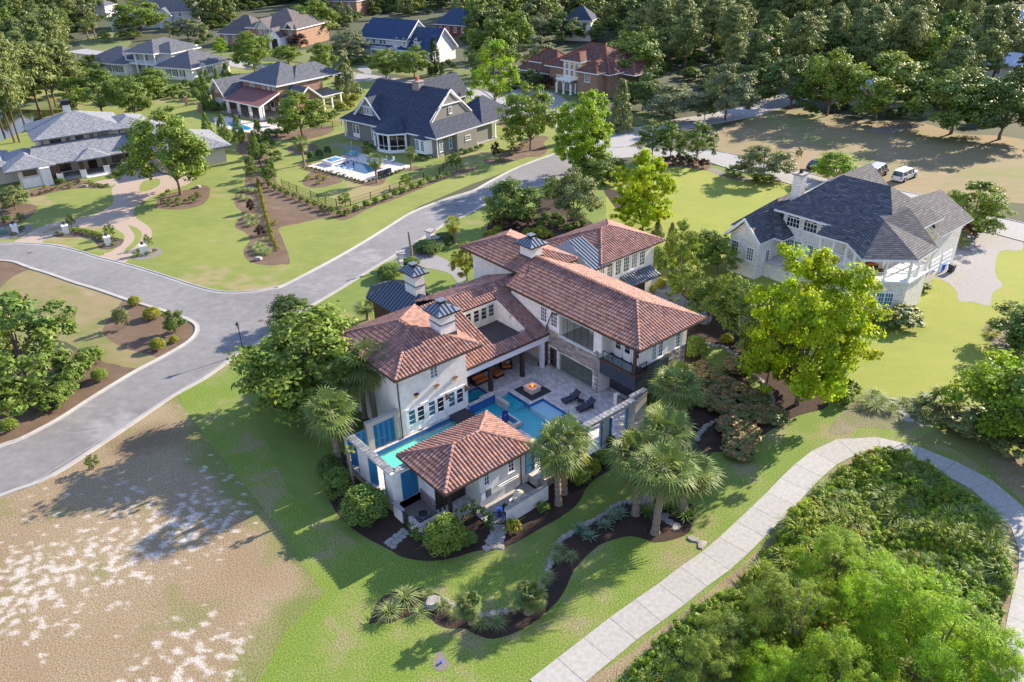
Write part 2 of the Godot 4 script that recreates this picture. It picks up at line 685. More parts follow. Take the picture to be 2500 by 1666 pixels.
# ---------- plants
func leaves(sd: int, clumps: Array, per: int, size: float, slim: float, center: Vector3, tone_lo: float, tone_hi: float, yellow := 0.25, droop := 0.0) -> ArrayMesh:
	# clumps = [Vector3 position, Vector3 radii, ...]; each leaf a small rhomb facing mostly outward
	var r := RandomNumberGenerator.new()
	r.seed = sd
	var v := PackedVector3Array()
	var n := PackedVector3Array()
	var c := PackedColorArray()
	var ix := PackedInt32Array()
	for k in range(0, clumps.size(), 2):
		var o: Vector3 = clumps[k]
		var rad: Vector3 = clumps[k + 1]
		var ct := r.randf_range(tone_lo, tone_hi)
		var cy := r.randf() * yellow
		for i in per:
			var d := V(r.randfn(), r.randfn(), r.randfn()).normalized()
			var p := o + d * rad * pow(r.randf(), 0.45)
			var nn := ((p - center).normalized() * 0.5 + d * 0.5 + V(r.randfn(), r.randfn(), r.randfn()) * 0.45 + V(0, 0.35, 0)).normalized()
			var t := nn.cross(V(r.randfn(), r.randfn() - droop, r.randfn())).normalized()
			var b := nn.cross(t)
			var s := size * r.randf_range(0.6, 1.25)
			var at := v.size()
			v.append(p - b * s * 0.6)
			v.append(p + t * s * slim)
			v.append(p + b * s * 0.6)
			v.append(p - t * s * slim)
			var g := ct * r.randf_range(0.8, 1.15)
			var y := cy + r.randf() * 0.12
			var col := Color(minf(1.0, g * (0.72 + y)), minf(1.0, g * (0.9 + y * 0.25)), minf(1.0, g * (0.75 - y * 0.6)))
			for e in 4:
				n.append(nn)
				c.append(col)
			ix.append_array(PackedInt32Array([at, at + 2, at + 1, at, at + 3, at + 2]))
	var a := []
	a.resize(Mesh.ARRAY_MAX)
	a[Mesh.ARRAY_VERTEX] = v
	a[Mesh.ARRAY_NORMAL] = n
	a[Mesh.ARRAY_COLOR] = c
	a[Mesh.ARRAY_INDEX] = ix
	var m := ArrayMesh.new()
	m.add_surface_from_arrays(Mesh.PRIMITIVE_TRIANGLES, a)
	return m

# a broadleaf tree one unit wide and one unit high: [trunk mesh, crown mesh]
func broad(sd: int, bole: float, lobes: int, clumps: int, per: int, size: float, squash := 1.0, spread := 1.0, slim := 0.34, yellow := 0.25, clump_r := 0.1, low := 0.9) -> Array:
	var r := RandomNumberGenerator.new()
	r.seed = sd
	var tr := MB.new()
	tr.tube([V(0, -0.01, 0), V(0.006, bole * 0.5, 0.004), V(-0.004, bole, 0.004), V(0.01, bole + (1 - bole) * 0.6, 0.0)], [0.021, 0.016, 0.013, 0.004], 7)
	var list := []
	var mid := V(0, bole + (1.0 - bole) * 0.46, 0)
	for i in lobes:
		var a := i * 2.39996 + r.randf_range(-0.3, 0.3)
		var e := lerpf(-low, 0.95, (i + 0.5) / lobes)
		var rr := 0.31 * spread * sqrt(maxf(0.08, 1.0 - e * e * (0.95 if e > 0.0 else 0.35))) * r.randf_range(0.8, 1.1)
		var o := mid + V(cos(a) * rr, e * (1.0 - bole) * 0.36 * squash, sin(a) * rr)
		if i == lobes - 1:
			o = V(r.randf_range(-0.05, 0.05), 0.85, r.randf_range(-0.05, 0.05))
		tr.tube([V(0, minf(o.y, bole * r.randf_range(0.9, 1.5)), 0), V(o.x * 0.5, lerpf(bole, o.y, 0.6), o.z * 0.5), o], [0.009, 0.006, 0.002], 5)
		var lr := r.randf_range(0.13, 0.21)
		for k in clumps / lobes:
			var d := V(r.randfn(), r.randfn() + 0.25, r.randfn()).normalized()
			var p := o + d * lr * r.randf_range(0.35, 1.05) * V(1, 0.85 * squash, 1)
			p.y = clampf(p.y, bole * 0.6 + 0.02, 0.985)
			var cr := clump_r * r.randf_range(0.5, 1.15)
			list.append(p)
			list.append(V(cr, cr * 0.6, cr))
	return [tr.mesh(), leaves(sd + 3, list, per, size, slim, mid, 0.55, 1.0, yellow)]

# a pine: tall bare bole, flat tufted tiers near the top
func pine(sd: int, bole: float, n: int, per: int, size: float) -> Array:
	var r := RandomNumberGenerator.new()
	r.seed = sd
	var tr := MB.new()
	tr.tube([V(0, -0.01, 0), V(0.01, 0.4, 0.0), V(0.0, 0.75, 0.01), V(0.005, 0.97, 0.0)], [0.018, 0.014, 0.009, 0.003], 6)
	var list := []
	for i in n:
		var f := float(i) / n
		var y := lerpf(bole, 0.98, f)
		var a := i * 2.4 + r.randf()
		var w := (0.30 * (1.0 - pow(f, 2.2)) + 0.05) * r.randf_range(0.45, 1.1) * (0.55 if i < 3 else 1.0)
		var p := V(cos(a) * w, y + w * 0.12, sin(a) * w)
		tr.tube([V(0, y - 0.03, 0), p], [0.005, 0.002], 4)
		for q in 2:
			list.append(p * V(1.0 - 0.4 * q, 1, 1.0 - 0.4 * q))
			list.append(V(0.1, 0.035, 0.1) * r.randf_range(0.8, 1.35))
	return [tr.mesh(), leaves(sd + 5, list, per, size, 0.16, V(0, 0.6, 0), 0.6, 1.0, 0.15)]

func cone_tree(sd: int, n: int, per: int, size: float) -> Array:
	var r := RandomNumberGenerator.new()
	r.seed = sd
	var tr := MB.new()
	tr.tube([V(0, 0, 0), V(0, 0.85, 0)], [0.05, 0.01], 5)
	var list := []
	for i in n:
		var y := pow(r.randf(), 1.3)
		var a := r.randf() * TAU
		var w := 0.43 * pow(1.0 - y, 0.75) * r.randf_range(0.75, 1.05)
		list.append(V(cos(a) * w, 0.06 + y * 0.9, sin(a) * w))
		list.append(V(0.1, 0.07, 0.1))
	return [tr.mesh(), leaves(sd, list, per, size, 0.26, V(0, 0.3, 0), 0.65, 1.0, 0.2)]

# bush one unit wide and high, leaves down to the ground
func bush(sd: int, n: int, per: int, size: float, slim := 0.36, yellow := 0.25, loose := 0.0) -> ArrayMesh:
	var r := RandomNumberGenerator.new()
	r.seed = sd
	var list := []
	for i in n:
		var d := V(r.randfn(), absf(r.randfn()) * 1.1 - 0.1, r.randfn()).normalized()
		var k := r.randf_range(0.72 - loose, 0.95 + loose * 0.3)
		list.append(V(d.x * 0.42 * k, 0.4 + (d.y * 0.55 - 0.1) * k, d.z * 0.42 * k))
		list.append(V(0.13, 0.11, 0.13) * r.randf_range(0.7, 1.1))
	return leaves(sd, list, per, size, slim, V(0, 0.25, 0), 0.62, 1.0, yellow)

# sabal palm of trunk height h (metres): [trunk, crown]
func palm(sd: int, h: float, fronds: int, reach: float, dry: int) -> Array:
	var r := RandomNumberGenerator.new()
	r.seed = sd
	var tr := MB.new()
	var p := []
	var q := []
	var steps := int(h / 0.22)
	for i in steps + 1:
		var f := float(i) / steps
		p.append(V(sin(f * 2.0 + sd) * 0.12, f * h, cos(f * 1.7 + sd) * 0.1))
		q.append((0.2 - 0.04 * f + (0.05 if i % 2 == 0 else 0.0)) * (1.25 if f < 0.06 else 1.0))
	tr.tube(p, q, 8)
	var top: Vector3 = p[-1]
	var cr := MB.new()
	for i in fronds + dry:
		var old := i >= fronds
		var az := i * 2.39996 + r.randf_range(-0.25, 0.25)
		var f := float(i) / fronds
		var el := lerpf(1.3, -0.85, pow(f, 0.9)) + r.randf_range(-0.2, 0.2) if not old else r.randf_range(-1.25, -0.95)
		var k := r.randf_range(0.5, 1.05)
		if r.randf() < 0.14:
			cr.col = Color(1.0 * k, 0.95 * k, 0.5 * k)
		else:
			cr.col = Color(0.72 * k, 0.86 * k, 0.55 * k)
		if old:
			cr.col = Color(1.0, 0.75 * k, 0.5 * k)
		var out := V(cos(az), 0, sin(az))
		var dir := (out * cos(el) + V(0, sin(el), 0)).normalized()
		var pet := reach * r.randf_range(0.42, 0.56)
		var hub := top + dir * pet - V(0, pet * pet * 0.12, 0)
		var side := dir.cross(Vector3.UP).normalized()
		cr.quad(top - side * 0.025, top + side * 0.025, hub + side * 0.02, hub - side * 0.02)
		var nn := side.cross(dir).normalized()
		var blades := 15
		for b in blades:
			var t := lerpf(-1.75, 1.75, float(b) / (blades - 1))
			var bl := reach * r.randf_range(0.5, 0.62) * (1.0 - 0.1 * absf(t))
			var bd := (dir * cos(t) + side * sin(t)).normalized()
			var mid := hub + bd * bl * 0.55 + nn * 0.05 * sin(absf(t))
			var tip := hub + bd * bl + V(0, -bl * r.randf_range(0.1, 0.45), 0)
			var wv := bd.cross(nn).normalized() * 0.05
			cr.tri(hub, mid + wv, mid - wv)
			cr.tri(mid - wv, mid + wv, tip)
	return [tr.mesh(), cr.mesh()]

# spiky or grassy clump of blades
func tuft(sd: int, blades: int, h: float, spread: float, w: float, stiff: float) -> ArrayMesh:
	var r := RandomNumberGenerator.new()
	r.seed = sd
	var mb := MB.new()
	for i in blades:
		var az := i * 2.39996
		var f := sqrt(float(i) / blades)
		var d := V(cos(az), 0, sin(az))
		var l := h * r.randf_range(0.75, 1.1)
		var mid := d * spread * f * 0.45 + V(0, l * (0.75 - 0.25 * f), 0)
		var tip := d * spread * f * r.randf_range(0.85, 1.15) + V(0, l * lerpf(1.0 - 0.75 * f, 1.0 - 0.4 * f, stiff), 0)
		var s := d.cross(Vector3.UP) * w
		var k := r.randf_range(0.65, 1.0)
		mb.col = Color(k * 0.85, k * 0.95, k * 0.7)
		var o := d * 0.06 * f
		mb.quad(o - s * 0.6, o + s * 0.6, mid + s, mid - s)
		mb.tri(mid - s, mid + s, tip)
	return mb.mesh()

func leaf_mat(c: Color, glow := 0.5) -> StandardMaterial3D:
	var m := StandardMaterial3D.new()
	m.albedo_color = c.linear_to_srgb()
	m.vertex_color_use_as_albedo = true
	m.roughness = 0.55
	m.metallic_specular = 0.35
	m.backlight_enabled = true
	m.backlight = Color(glow, glow, glow * 0.55).linear_to_srgb()
	m.cull_mode = BaseMaterial3D.CULL_DISABLED
	return m

var kinds := {}     # kind -> [[trunk, crown], ...]
var tree_count := 0
# a tree of its own: trunk and crown; w, h in metres
func tree(kind: String, x: float, z: float, h: float, w: float, foliage: Material, label: String, called := "tree", group := "", bark: Material = null) -> Node3D:
	tree_count += 1
	var set: Array = kinds[kind]
	var pair: Array = set[tree_count % set.size()]
	var t := thing(called, label, "tree", V(x, 0, z), fmod(tree_count * 137.5, 360.0), group)
	t.scale = V(w, h, w)
	obj("trunk", pair[0], bark if bark else M.bark, t)
	obj("crown", pair[1], foliage, t)
	return t

func plant(called: String, m: ArrayMesh, mt: Material, x: float, z: float, w: float, h: float, label: String, category := "shrub", group := "", y := 0.0) -> MeshInstance3D:
	tree_count += 1
	var o := obj(called, m, mt)
	o.position = V(x, y, z)
	o.rotation_degrees.y = fmod(tree_count * 137.5, 360.0)
	o.scale = V(w, h, w)
	tag(o, label, category, group)
	return o

func plants(called: String, m: ArrayMesh, mt: Material, f: Array, w: float, h: float, label: String, category := "shrub", group := "") -> void:
	var r := RandomNumberGenerator.new()
	r.seed = f.size() * 31
	for i in range(0, f.size(), 2):
		plant(called, m, mt, f[i], f[i + 1], w * r.randf_range(0.8, 1.2), h * r.randf_range(0.8, 1.2), label, category, group)

func along(f: Array, step: float) -> Array:   # points spaced along a line
	var p := pts(f)
	var o := []
	var rest := 0.0
	for i in p.size() - 1:
		var l := p[i].distance_to(p[i + 1])
		var d := rest
		while d < l:
			var q := p[i].lerp(p[i + 1], d / l)
			o.append_array([q.x, q.y])
			d += step
		rest = d - l
	return o

func scatter(f: Array, n: int, sd: int, gap: float) -> Array:
	var p := pts(f)
	var lo := p[0]
	var hi := p[0]
	for q in p:
		lo = lo.min(q)
		hi = hi.max(q)
	var r := RandomNumberGenerator.new()
	r.seed = sd
	var got := PackedVector2Array()
	var tries := 0
	while got.size() < n and tries < n * 12:
		tries += 1
		var q := Vector2(r.randf_range(lo.x, hi.x), r.randf_range(lo.y, hi.y))
		if not Geometry2D.is_point_in_polygon(q, p):
			continue
		var ok := true
		for e in got:
			if e.distance_squared_to(q) < gap * gap:
				ok = false
				break
		if ok:
			got.append(q)
	var o := []
	for q in got:
		o.append_array([q.x, q.y])
	return o

func _ready() -> void:
	rng.seed = 5
	# ---------- camera, sky, sun, exposure
	var cam := Camera3D.new()
	cam.name = "camera"
	cam.fov = 46.3
	cam.far = 1500.0
	cam.near = 0.5
	add_child(cam)
	cam.transform = Transform3D(Basis(Vector3(0.643894, -0.021938, -0.764800), Vector3(-0.360019, 0.873327, -0.328156), Vector3(0.675120, 0.486640, 0.554431)), Vector3(50.8275, 42.4000, 36.2831))
	cam.current = true
	var env := Environment.new()
	env.background_mode = Environment.BG_SKY
	var sm := ProceduralSkyMaterial.new()
	sm.sky_top_color = Color(0.52, 0.62, 0.82)
	sm.sky_horizon_color = Color(0.82, 0.85, 0.9)
	sm.sky_curve = 0.2
	sm.ground_horizon_color = Color(0.62, 0.66, 0.66)
	sm.ground_bottom_color = Color(0.3, 0.32, 0.26)
	sm.sky_energy_multiplier = SKY_ENERGY
	sm.sun_angle_max = 0.0
	var sky := Sky.new()
	sky.sky_material = sm
	env.sky = sky
	env.tonemap_mode = Environment.TONE_MAPPER_LINEAR
	env.tonemap_exposure = EXPOSURE
	env.sdfgi_enabled = true
	env.ssao_enabled = true
	env.ssil_enabled = true
	env.fog_enabled = FOG > 0.0
	env.fog_density = FOG
	env.fog_light_color = Color(0.72, 0.8, 0.92)
	var we := WorldEnvironment.new()
	we.name = "world_environment"
	we.environment = env
	add_child(we)
	var sun := DirectionalLight3D.new()
	sun.name = "sun"
	add_child(sun)
	sun.look_at_from_position(Vector3.ZERO, V(-0.075, -0.466, 1.0))
	sun.light_energy = SUN_ENERGY
	sun.light_color = Color(1.0, 0.93, 0.83)
	sun.light_angular_distance = 0.55
	sun.shadow_enabled = true
	materials()
	growth()
	ground()
	villa()
	pool_court()
	pool_house()
	white_house()
	grey_house()
	prairie_house()
	far_houses()
	street_things()
	planting()
	woods()

const SKY_ENERGY := 0.85
const SUN_ENERGY := 1.6
const EXPOSURE := 2.7
const FOG := 0.0

func materials() -> void:
	var fine := tex_noise("fine", 512, 0.09, 4, 0.72, 1.0, 3)
	var grain := tex_noise("grain", 512, 0.22, 3, 0.8, 1.0, 4)
	var turf := tex_noise("turf", 1024, 0.09, 6, 0.62, 1.0, 8)
	var chips := tex_noise("chips", 1024, 0.2, 2, 0.3, 1.0, 12)
	M.turf = mat(Color.WHITE, 0.95, turf, 13.0, 2.2)
	M.turf.uv1_scale = Vector3(1.0 / 15.0, 1.0 / 6.5, 1)
	M.rough_turf = mat(Color.WHITE, 0.95, turf, 15.0, 1.8)
	M.mulch = mat(Color.WHITE, 0.95, chips, 9.0, 4.0)
	M.asphalt = mat(S(150, 150, 152), 0.9, tex_noise("tar", 1024, 0.03, 6, 0.93, 1.0, 31), 29.0, 0.4)
	M.concrete = mat(S(166, 165, 162), 0.85, tex_noise("slab", 512, 0.03, 6, 0.9, 1.0, 33), 7.0, 0.3)
	M.apron = mat(S(138, 138, 138), 0.85, cache.slab, 7.0, 0.3)
	M.drive = mat(S(182, 164, 148), 0.85, fine, 6.0, 0.3)
	M.kerb = mat(S(178, 176, 172), 0.85, grain, 3.0)
	M.stucco = mat(S(238, 233, 224), 0.9, tex_noise("stucco", 512, 0.012, 6, 0.93, 1.0, 41), 6.0, 0.6)
	M.coquina = mat(S(225, 221, 214), 0.95, tex_noise("coquina", 512, 0.13, 3, 0.5, 1.0, 43), 3.0, 6.0)
	M.cream = mat(S(222, 212, 194), 0.9, grain, 3.0)
	M.white = mat(S(238, 238, 236), 0.6)
	M.trim = mat(S(225, 226, 228), 0.6)
	M.clay = mat(Color.WHITE, 0.8, tex_noise("clay", 256, 0.05, 4, 0.78, 1.0, 51), 1.7)
	M.stone = mat(Color.WHITE, 0.9, grain, 1.5, 1.0)
	M.brown = mat(S(92, 62, 46), 0.7, grain, 1.0)
	M.dark_wood = mat(S(62, 50, 46), 0.6, grain, 1.0)
	M.gutter = mat(S(72, 58, 52), 0.6)
	M.metal_dark = mat(S(82, 92, 104), 0.35, null, 1.0, 0.0, 0.6)
	M.metal_grey = mat(S(120, 128, 138), 0.42, null, 1.0, 0.0, 0.5)
	M.metal_pale = mat(S(176, 182, 194), 0.4, null, 1.0, 0.0, 0.35)
	M.iron = mat(S(28, 28, 31), 0.5)
	M.black = mat(S(20, 20, 22), 0.6)
	M.charcoal = mat(S(62, 66, 82), 0.9, grain, 0.6)
	M.deck_dark = mat(S(66, 60, 62), 0.75, tex_units("boards", 2, 24, 128, 16, 1, 0.85, 1.0, 0.45, [Color.WHITE], 71), 2.4)
	M.wood_floor = mat(S(120, 84, 60), 0.4, tex_units("planks", 4, 16, 96, 16, 1, 0.8, 1.0, 0.5, [Color.WHITE], 72), 2.0)
	M.paver = mat(S(214, 206, 200), 0.85, tex_units("pavers", 8, 16, 64, 32, 2, 0.82, 1.0, 0.66, [Color(1, 1, 1), Color(1, 0.97, 0.93), Color(0.94, 0.94, 0.97)], 73), 3.6, 0.6)
	M.shutter = mat(S(40, 124, 170), 0.6, grain, 0.8)
	M.pane = mat(S(38, 48, 60), 0.06)
	M.pane.metallic_specular = 0.7
	M.pane_teal = mat(S(70, 120, 132), 0.06)
	M.pane_blind = mat(S(128, 128, 122), 0.15)
	M.pane_lit = mat(S(74, 70, 62), 0.06)
	M.glass = mat(Color(0.8, 0.9, 0.88, 0.12), 0.03)
	M.glass.transparency = BaseMaterial3D.TRANSPARENCY_ALPHA
	M.water = mat(Color(0.55, 0.85, 0.88, 0.04), 0.02, tex_noise("ripple", 512, 0.02, 3, 0.0, 1.0, 61), 5.0)
	M.water.albedo_texture = null
	M.water.heightmap_enabled = true
	M.water.heightmap_texture = cache.ripple
	M.water.heightmap_scale = 1.5
	M.water.transparency = BaseMaterial3D.TRANSPARENCY_ALPHA
	M.basin = mat(S(0, 190, 205), 0.6, fine, 2.0)
	M.basin_pale = mat(S(165, 220, 240), 0.6, fine, 2.0)
	M.basin_mint = mat(S(110, 240, 220), 0.6, fine, 2.0)
	M.basin_deep = mat(S(8, 92, 140), 0.6, fine, 2.0)
	M.tile_blue = mat(S(30, 82, 150), 0.35)
	M.orange = mat(S(208, 120, 62), 0.9, grain, 0.7)
	M.red = mat(S(200, 52, 36), 0.9)
	M.wicker = mat(S(44, 36, 34), 0.8, grain, 0.3)
	M.bark = mat(S(118, 104, 92), 0.95, grain, 0.05)
	M.bark_pale = mat(S(168, 160, 148), 0.95, grain, 0.05)
	M.bark_pine = mat(S(108, 84, 68), 0.95, grain, 0.05)
	M.palm_bark = mat(S(150, 134, 116), 0.95, grain, 0.7)
	var grey3 := [Color(1, 1, 1), Color(0.9, 0.92, 0.96), Color(0.8, 0.82, 0.86)]
	M.shingle_slate = mat(S(108, 109, 114), 0.9, tex_units("shin1", 10, 18, 48, 26, 2, 0.76, 1.0, 0.3, grey3, 81, 6), 5.2, 2.5)
	M.shingle_navy = mat(S(62, 72, 92), 0.9, tex_units("shin2", 12, 24, 40, 20, 1, 0.75, 1.0, 0.55, grey3, 82), 4.0, 1.5)
	M.shingle_grey = mat(S(104, 108, 116), 0.9, tex_units("shin3", 12, 24, 40, 20, 1, 0.75, 1.0, 0.55, grey3, 83), 4.0, 1.5)
	M.shingle_brown = mat(S(112, 104, 104), 0.9, cache.shin3, 4.0, 1.5)
	M.shingle_red = mat(S(122, 90, 78), 0.9, tex_units("shin4", 12, 20, 40, 24, 2, 0.7, 1.0, 0.4, [Color(1, 1, 1), Color(0.9, 0.8, 0.78)], 84), 4.4, 2.5)
	M.tile_grey = mat(S(150, 152, 156), 0.75, tex_units("shin5", 16, 20, 32, 24, 3, 0.85, 1.0, 0.6, grey3, 85), 5.0, 2.5)
	M.brick_white = mat(S(238, 234, 227), 0.9, tex_units("br1", 12, 30, 42, 16, 1, 0.94, 1.0, 0.9, [Color(1, 1, 1), Color(1, 0.98, 0.95), Color(1, 1, 1), Color(0.97, 0.95, 0.92), Color(1, 1, 1), Color(0.98, 0.97, 0.95), Color(1, 1, 1), Color(1, 1, 1), Color(0.99, 0.98, 0.96), Color(1, 1, 1), Color(1, 1, 1), Color(0.82, 0.78, 0.74)], 86), 2.9, 0.8)
	M.brick_red = mat(S(178, 152, 134), 0.9, tex_units("br2", 12, 30, 42, 16, 2, 0.7, 1.0, 0.9, [Color(1, 0.96, 0.92), Color(0.9, 0.83, 0.78), Color(1, 0.9, 0.84)], 87), 2.6, 0.8)
	M.siding_grey = mat(S(134, 134, 128), 0.85, tex_units("side", 1, 16, 256, 16, 0, 0.94, 1.0, 0.7, [Color.WHITE], 88, 1), 2.4, 0.6)
	M.siding_white = mat(S(214, 216, 222), 0.85, cache.side, 2.4, 0.6)
	M.rust_metal = mat(S(128, 84, 80), 0.5, null, 1.0, 0.0, 0.3)
	M.gravel = mat(S(190, 182, 172), 0.95, chips, 4.0, 3.0)
	M.flag = mat(S(176, 172, 168), 0.9, tex_noise("flag", 256, 0.03, 4, 0.7, 1.0, 91), 1.6, 1.0)
	M.bin_blue = mat(S(30, 92, 200), 0.5)
	M.bin_green = mat(S(46, 62, 56), 0.5)

var G := {}
func growth() -> void:
	# foliage colours
	G.maple = leaf_mat(L(0.46, 0.60, 0.03), 0.9)
	G.lime = leaf_mat(L(0.33, 0.50, 0.06), 0.8)
	G.spring = leaf_mat(L(0.26, 0.36, 0.08), 0.6)
	G.mid = leaf_mat(L(0.19, 0.285, 0.075), 0.5)
	G.deep = leaf_mat(L(0.125, 0.20, 0.065), 0.4)
	G.olive = leaf_mat(L(0.25, 0.29, 0.15), 0.35)
	G.grey = leaf_mat(L(0.24, 0.285, 0.19), 0.3)
	G.pine = leaf_mat(L(0.20, 0.255, 0.10), 0.35)
	G.pine2 = leaf_mat(L(0.26, 0.30, 0.125), 0.35)
	G.dark = leaf_mat(L(0.055, 0.10, 0.04), 0.3)
	G.gold = leaf_mat(L(0.36, 0.36, 0.05), 0.5)
	G.purple = leaf_mat(L(0.07, 0.035, 0.04), 0.3)
	G.rust = leaf_mat(L(0.18, 0.11, 0.08), 0.3)
	G.peach = leaf_mat(L(0.34, 0.22, 0.14), 0.3)
	G.cypress = leaf_mat(L(0.34, 0.56, 0.05), 0.85)
	G.palm = leaf_mat(L(0.21, 0.26, 0.10), 0.35)
	G.agave = leaf_mat(L(0.22, 0.30, 0.25), 0.2)
	G.blade = leaf_mat(L(0.36, 0.40, 0.20), 0.4)
	# shapes
	kinds.oak = []
	kinds.round = []
	kinds.airy = []
	kinds.pine = []
	kinds.cone = []
	kinds.far = []
	for i in 3:
		kinds.oak.append(broad(100 + i, 0.15, 12, 180, 68, 0.032, 1.0, 1.1))
		kinds.airy.append(broad(140 + i, 0.2, 12, 130, 55, 0.034, 1.05, 1.0, 0.3, 0.3, 0.08))
		kinds.far.append(broad(180 + i, 0.1, 9, 110, 34, 0.055, 1.05, 1.1))
		kinds.pine.append(pine(220 + i, 0.42, 48, 44, 0.055))
	for i in 2:
		kinds.round.append(broad(160 + i, 0.12, 11, 165, 70, 0.032, 1.05, 0.98))
		kinds.cone.append(cone_tree(240 + i, 120, 30, 0.06))
	kinds.maple = [broad(301, 0.06, 18, 430, 100, 0.0185, 1.05, 1.05, 0.42, 0.4, 0.06, 1.0), broad(302, 0.1, 16, 340, 90, 0.021, 1.1, 1.0, 0.42, 0.35, 0.07, 1.0)]
	kinds.cypress = [broad(311, 0.06, 14, 260, 105, 0.028, 1.05, 1.0, 0.1, 0.35, 0.075, 1.0), broad(312, 0.06, 13, 240, 105, 0.028, 1.05, 1.05, 0.1, 0.3, 0.075, 1.0)]
	cache.bush = [bush(401, 60, 46, 0.07), bush(402, 60, 46, 0.07), bush(403, 46, 40, 0.085, 0.36, 0.3, 0.25)]
	cache.clip = [bush(411, 130, 60, 0.045), bush(412, 120, 60, 0.045)]
	cache.small = [bush(421, 22, 26, 0.13), bush(422, 22, 26, 0.13)]
	cache.tuft = [tuft(431, 90, 1.0, 1.0, 0.02, 0.2), tuft(432, 80, 1.0, 1.1, 0.02, 0.2)]
	cache.spike = [tuft(441, 34, 1.0, 1.2, 0.06, 1.0)]
	cache.cycad = palm(451, 0.5, 30, 1.5, 0)

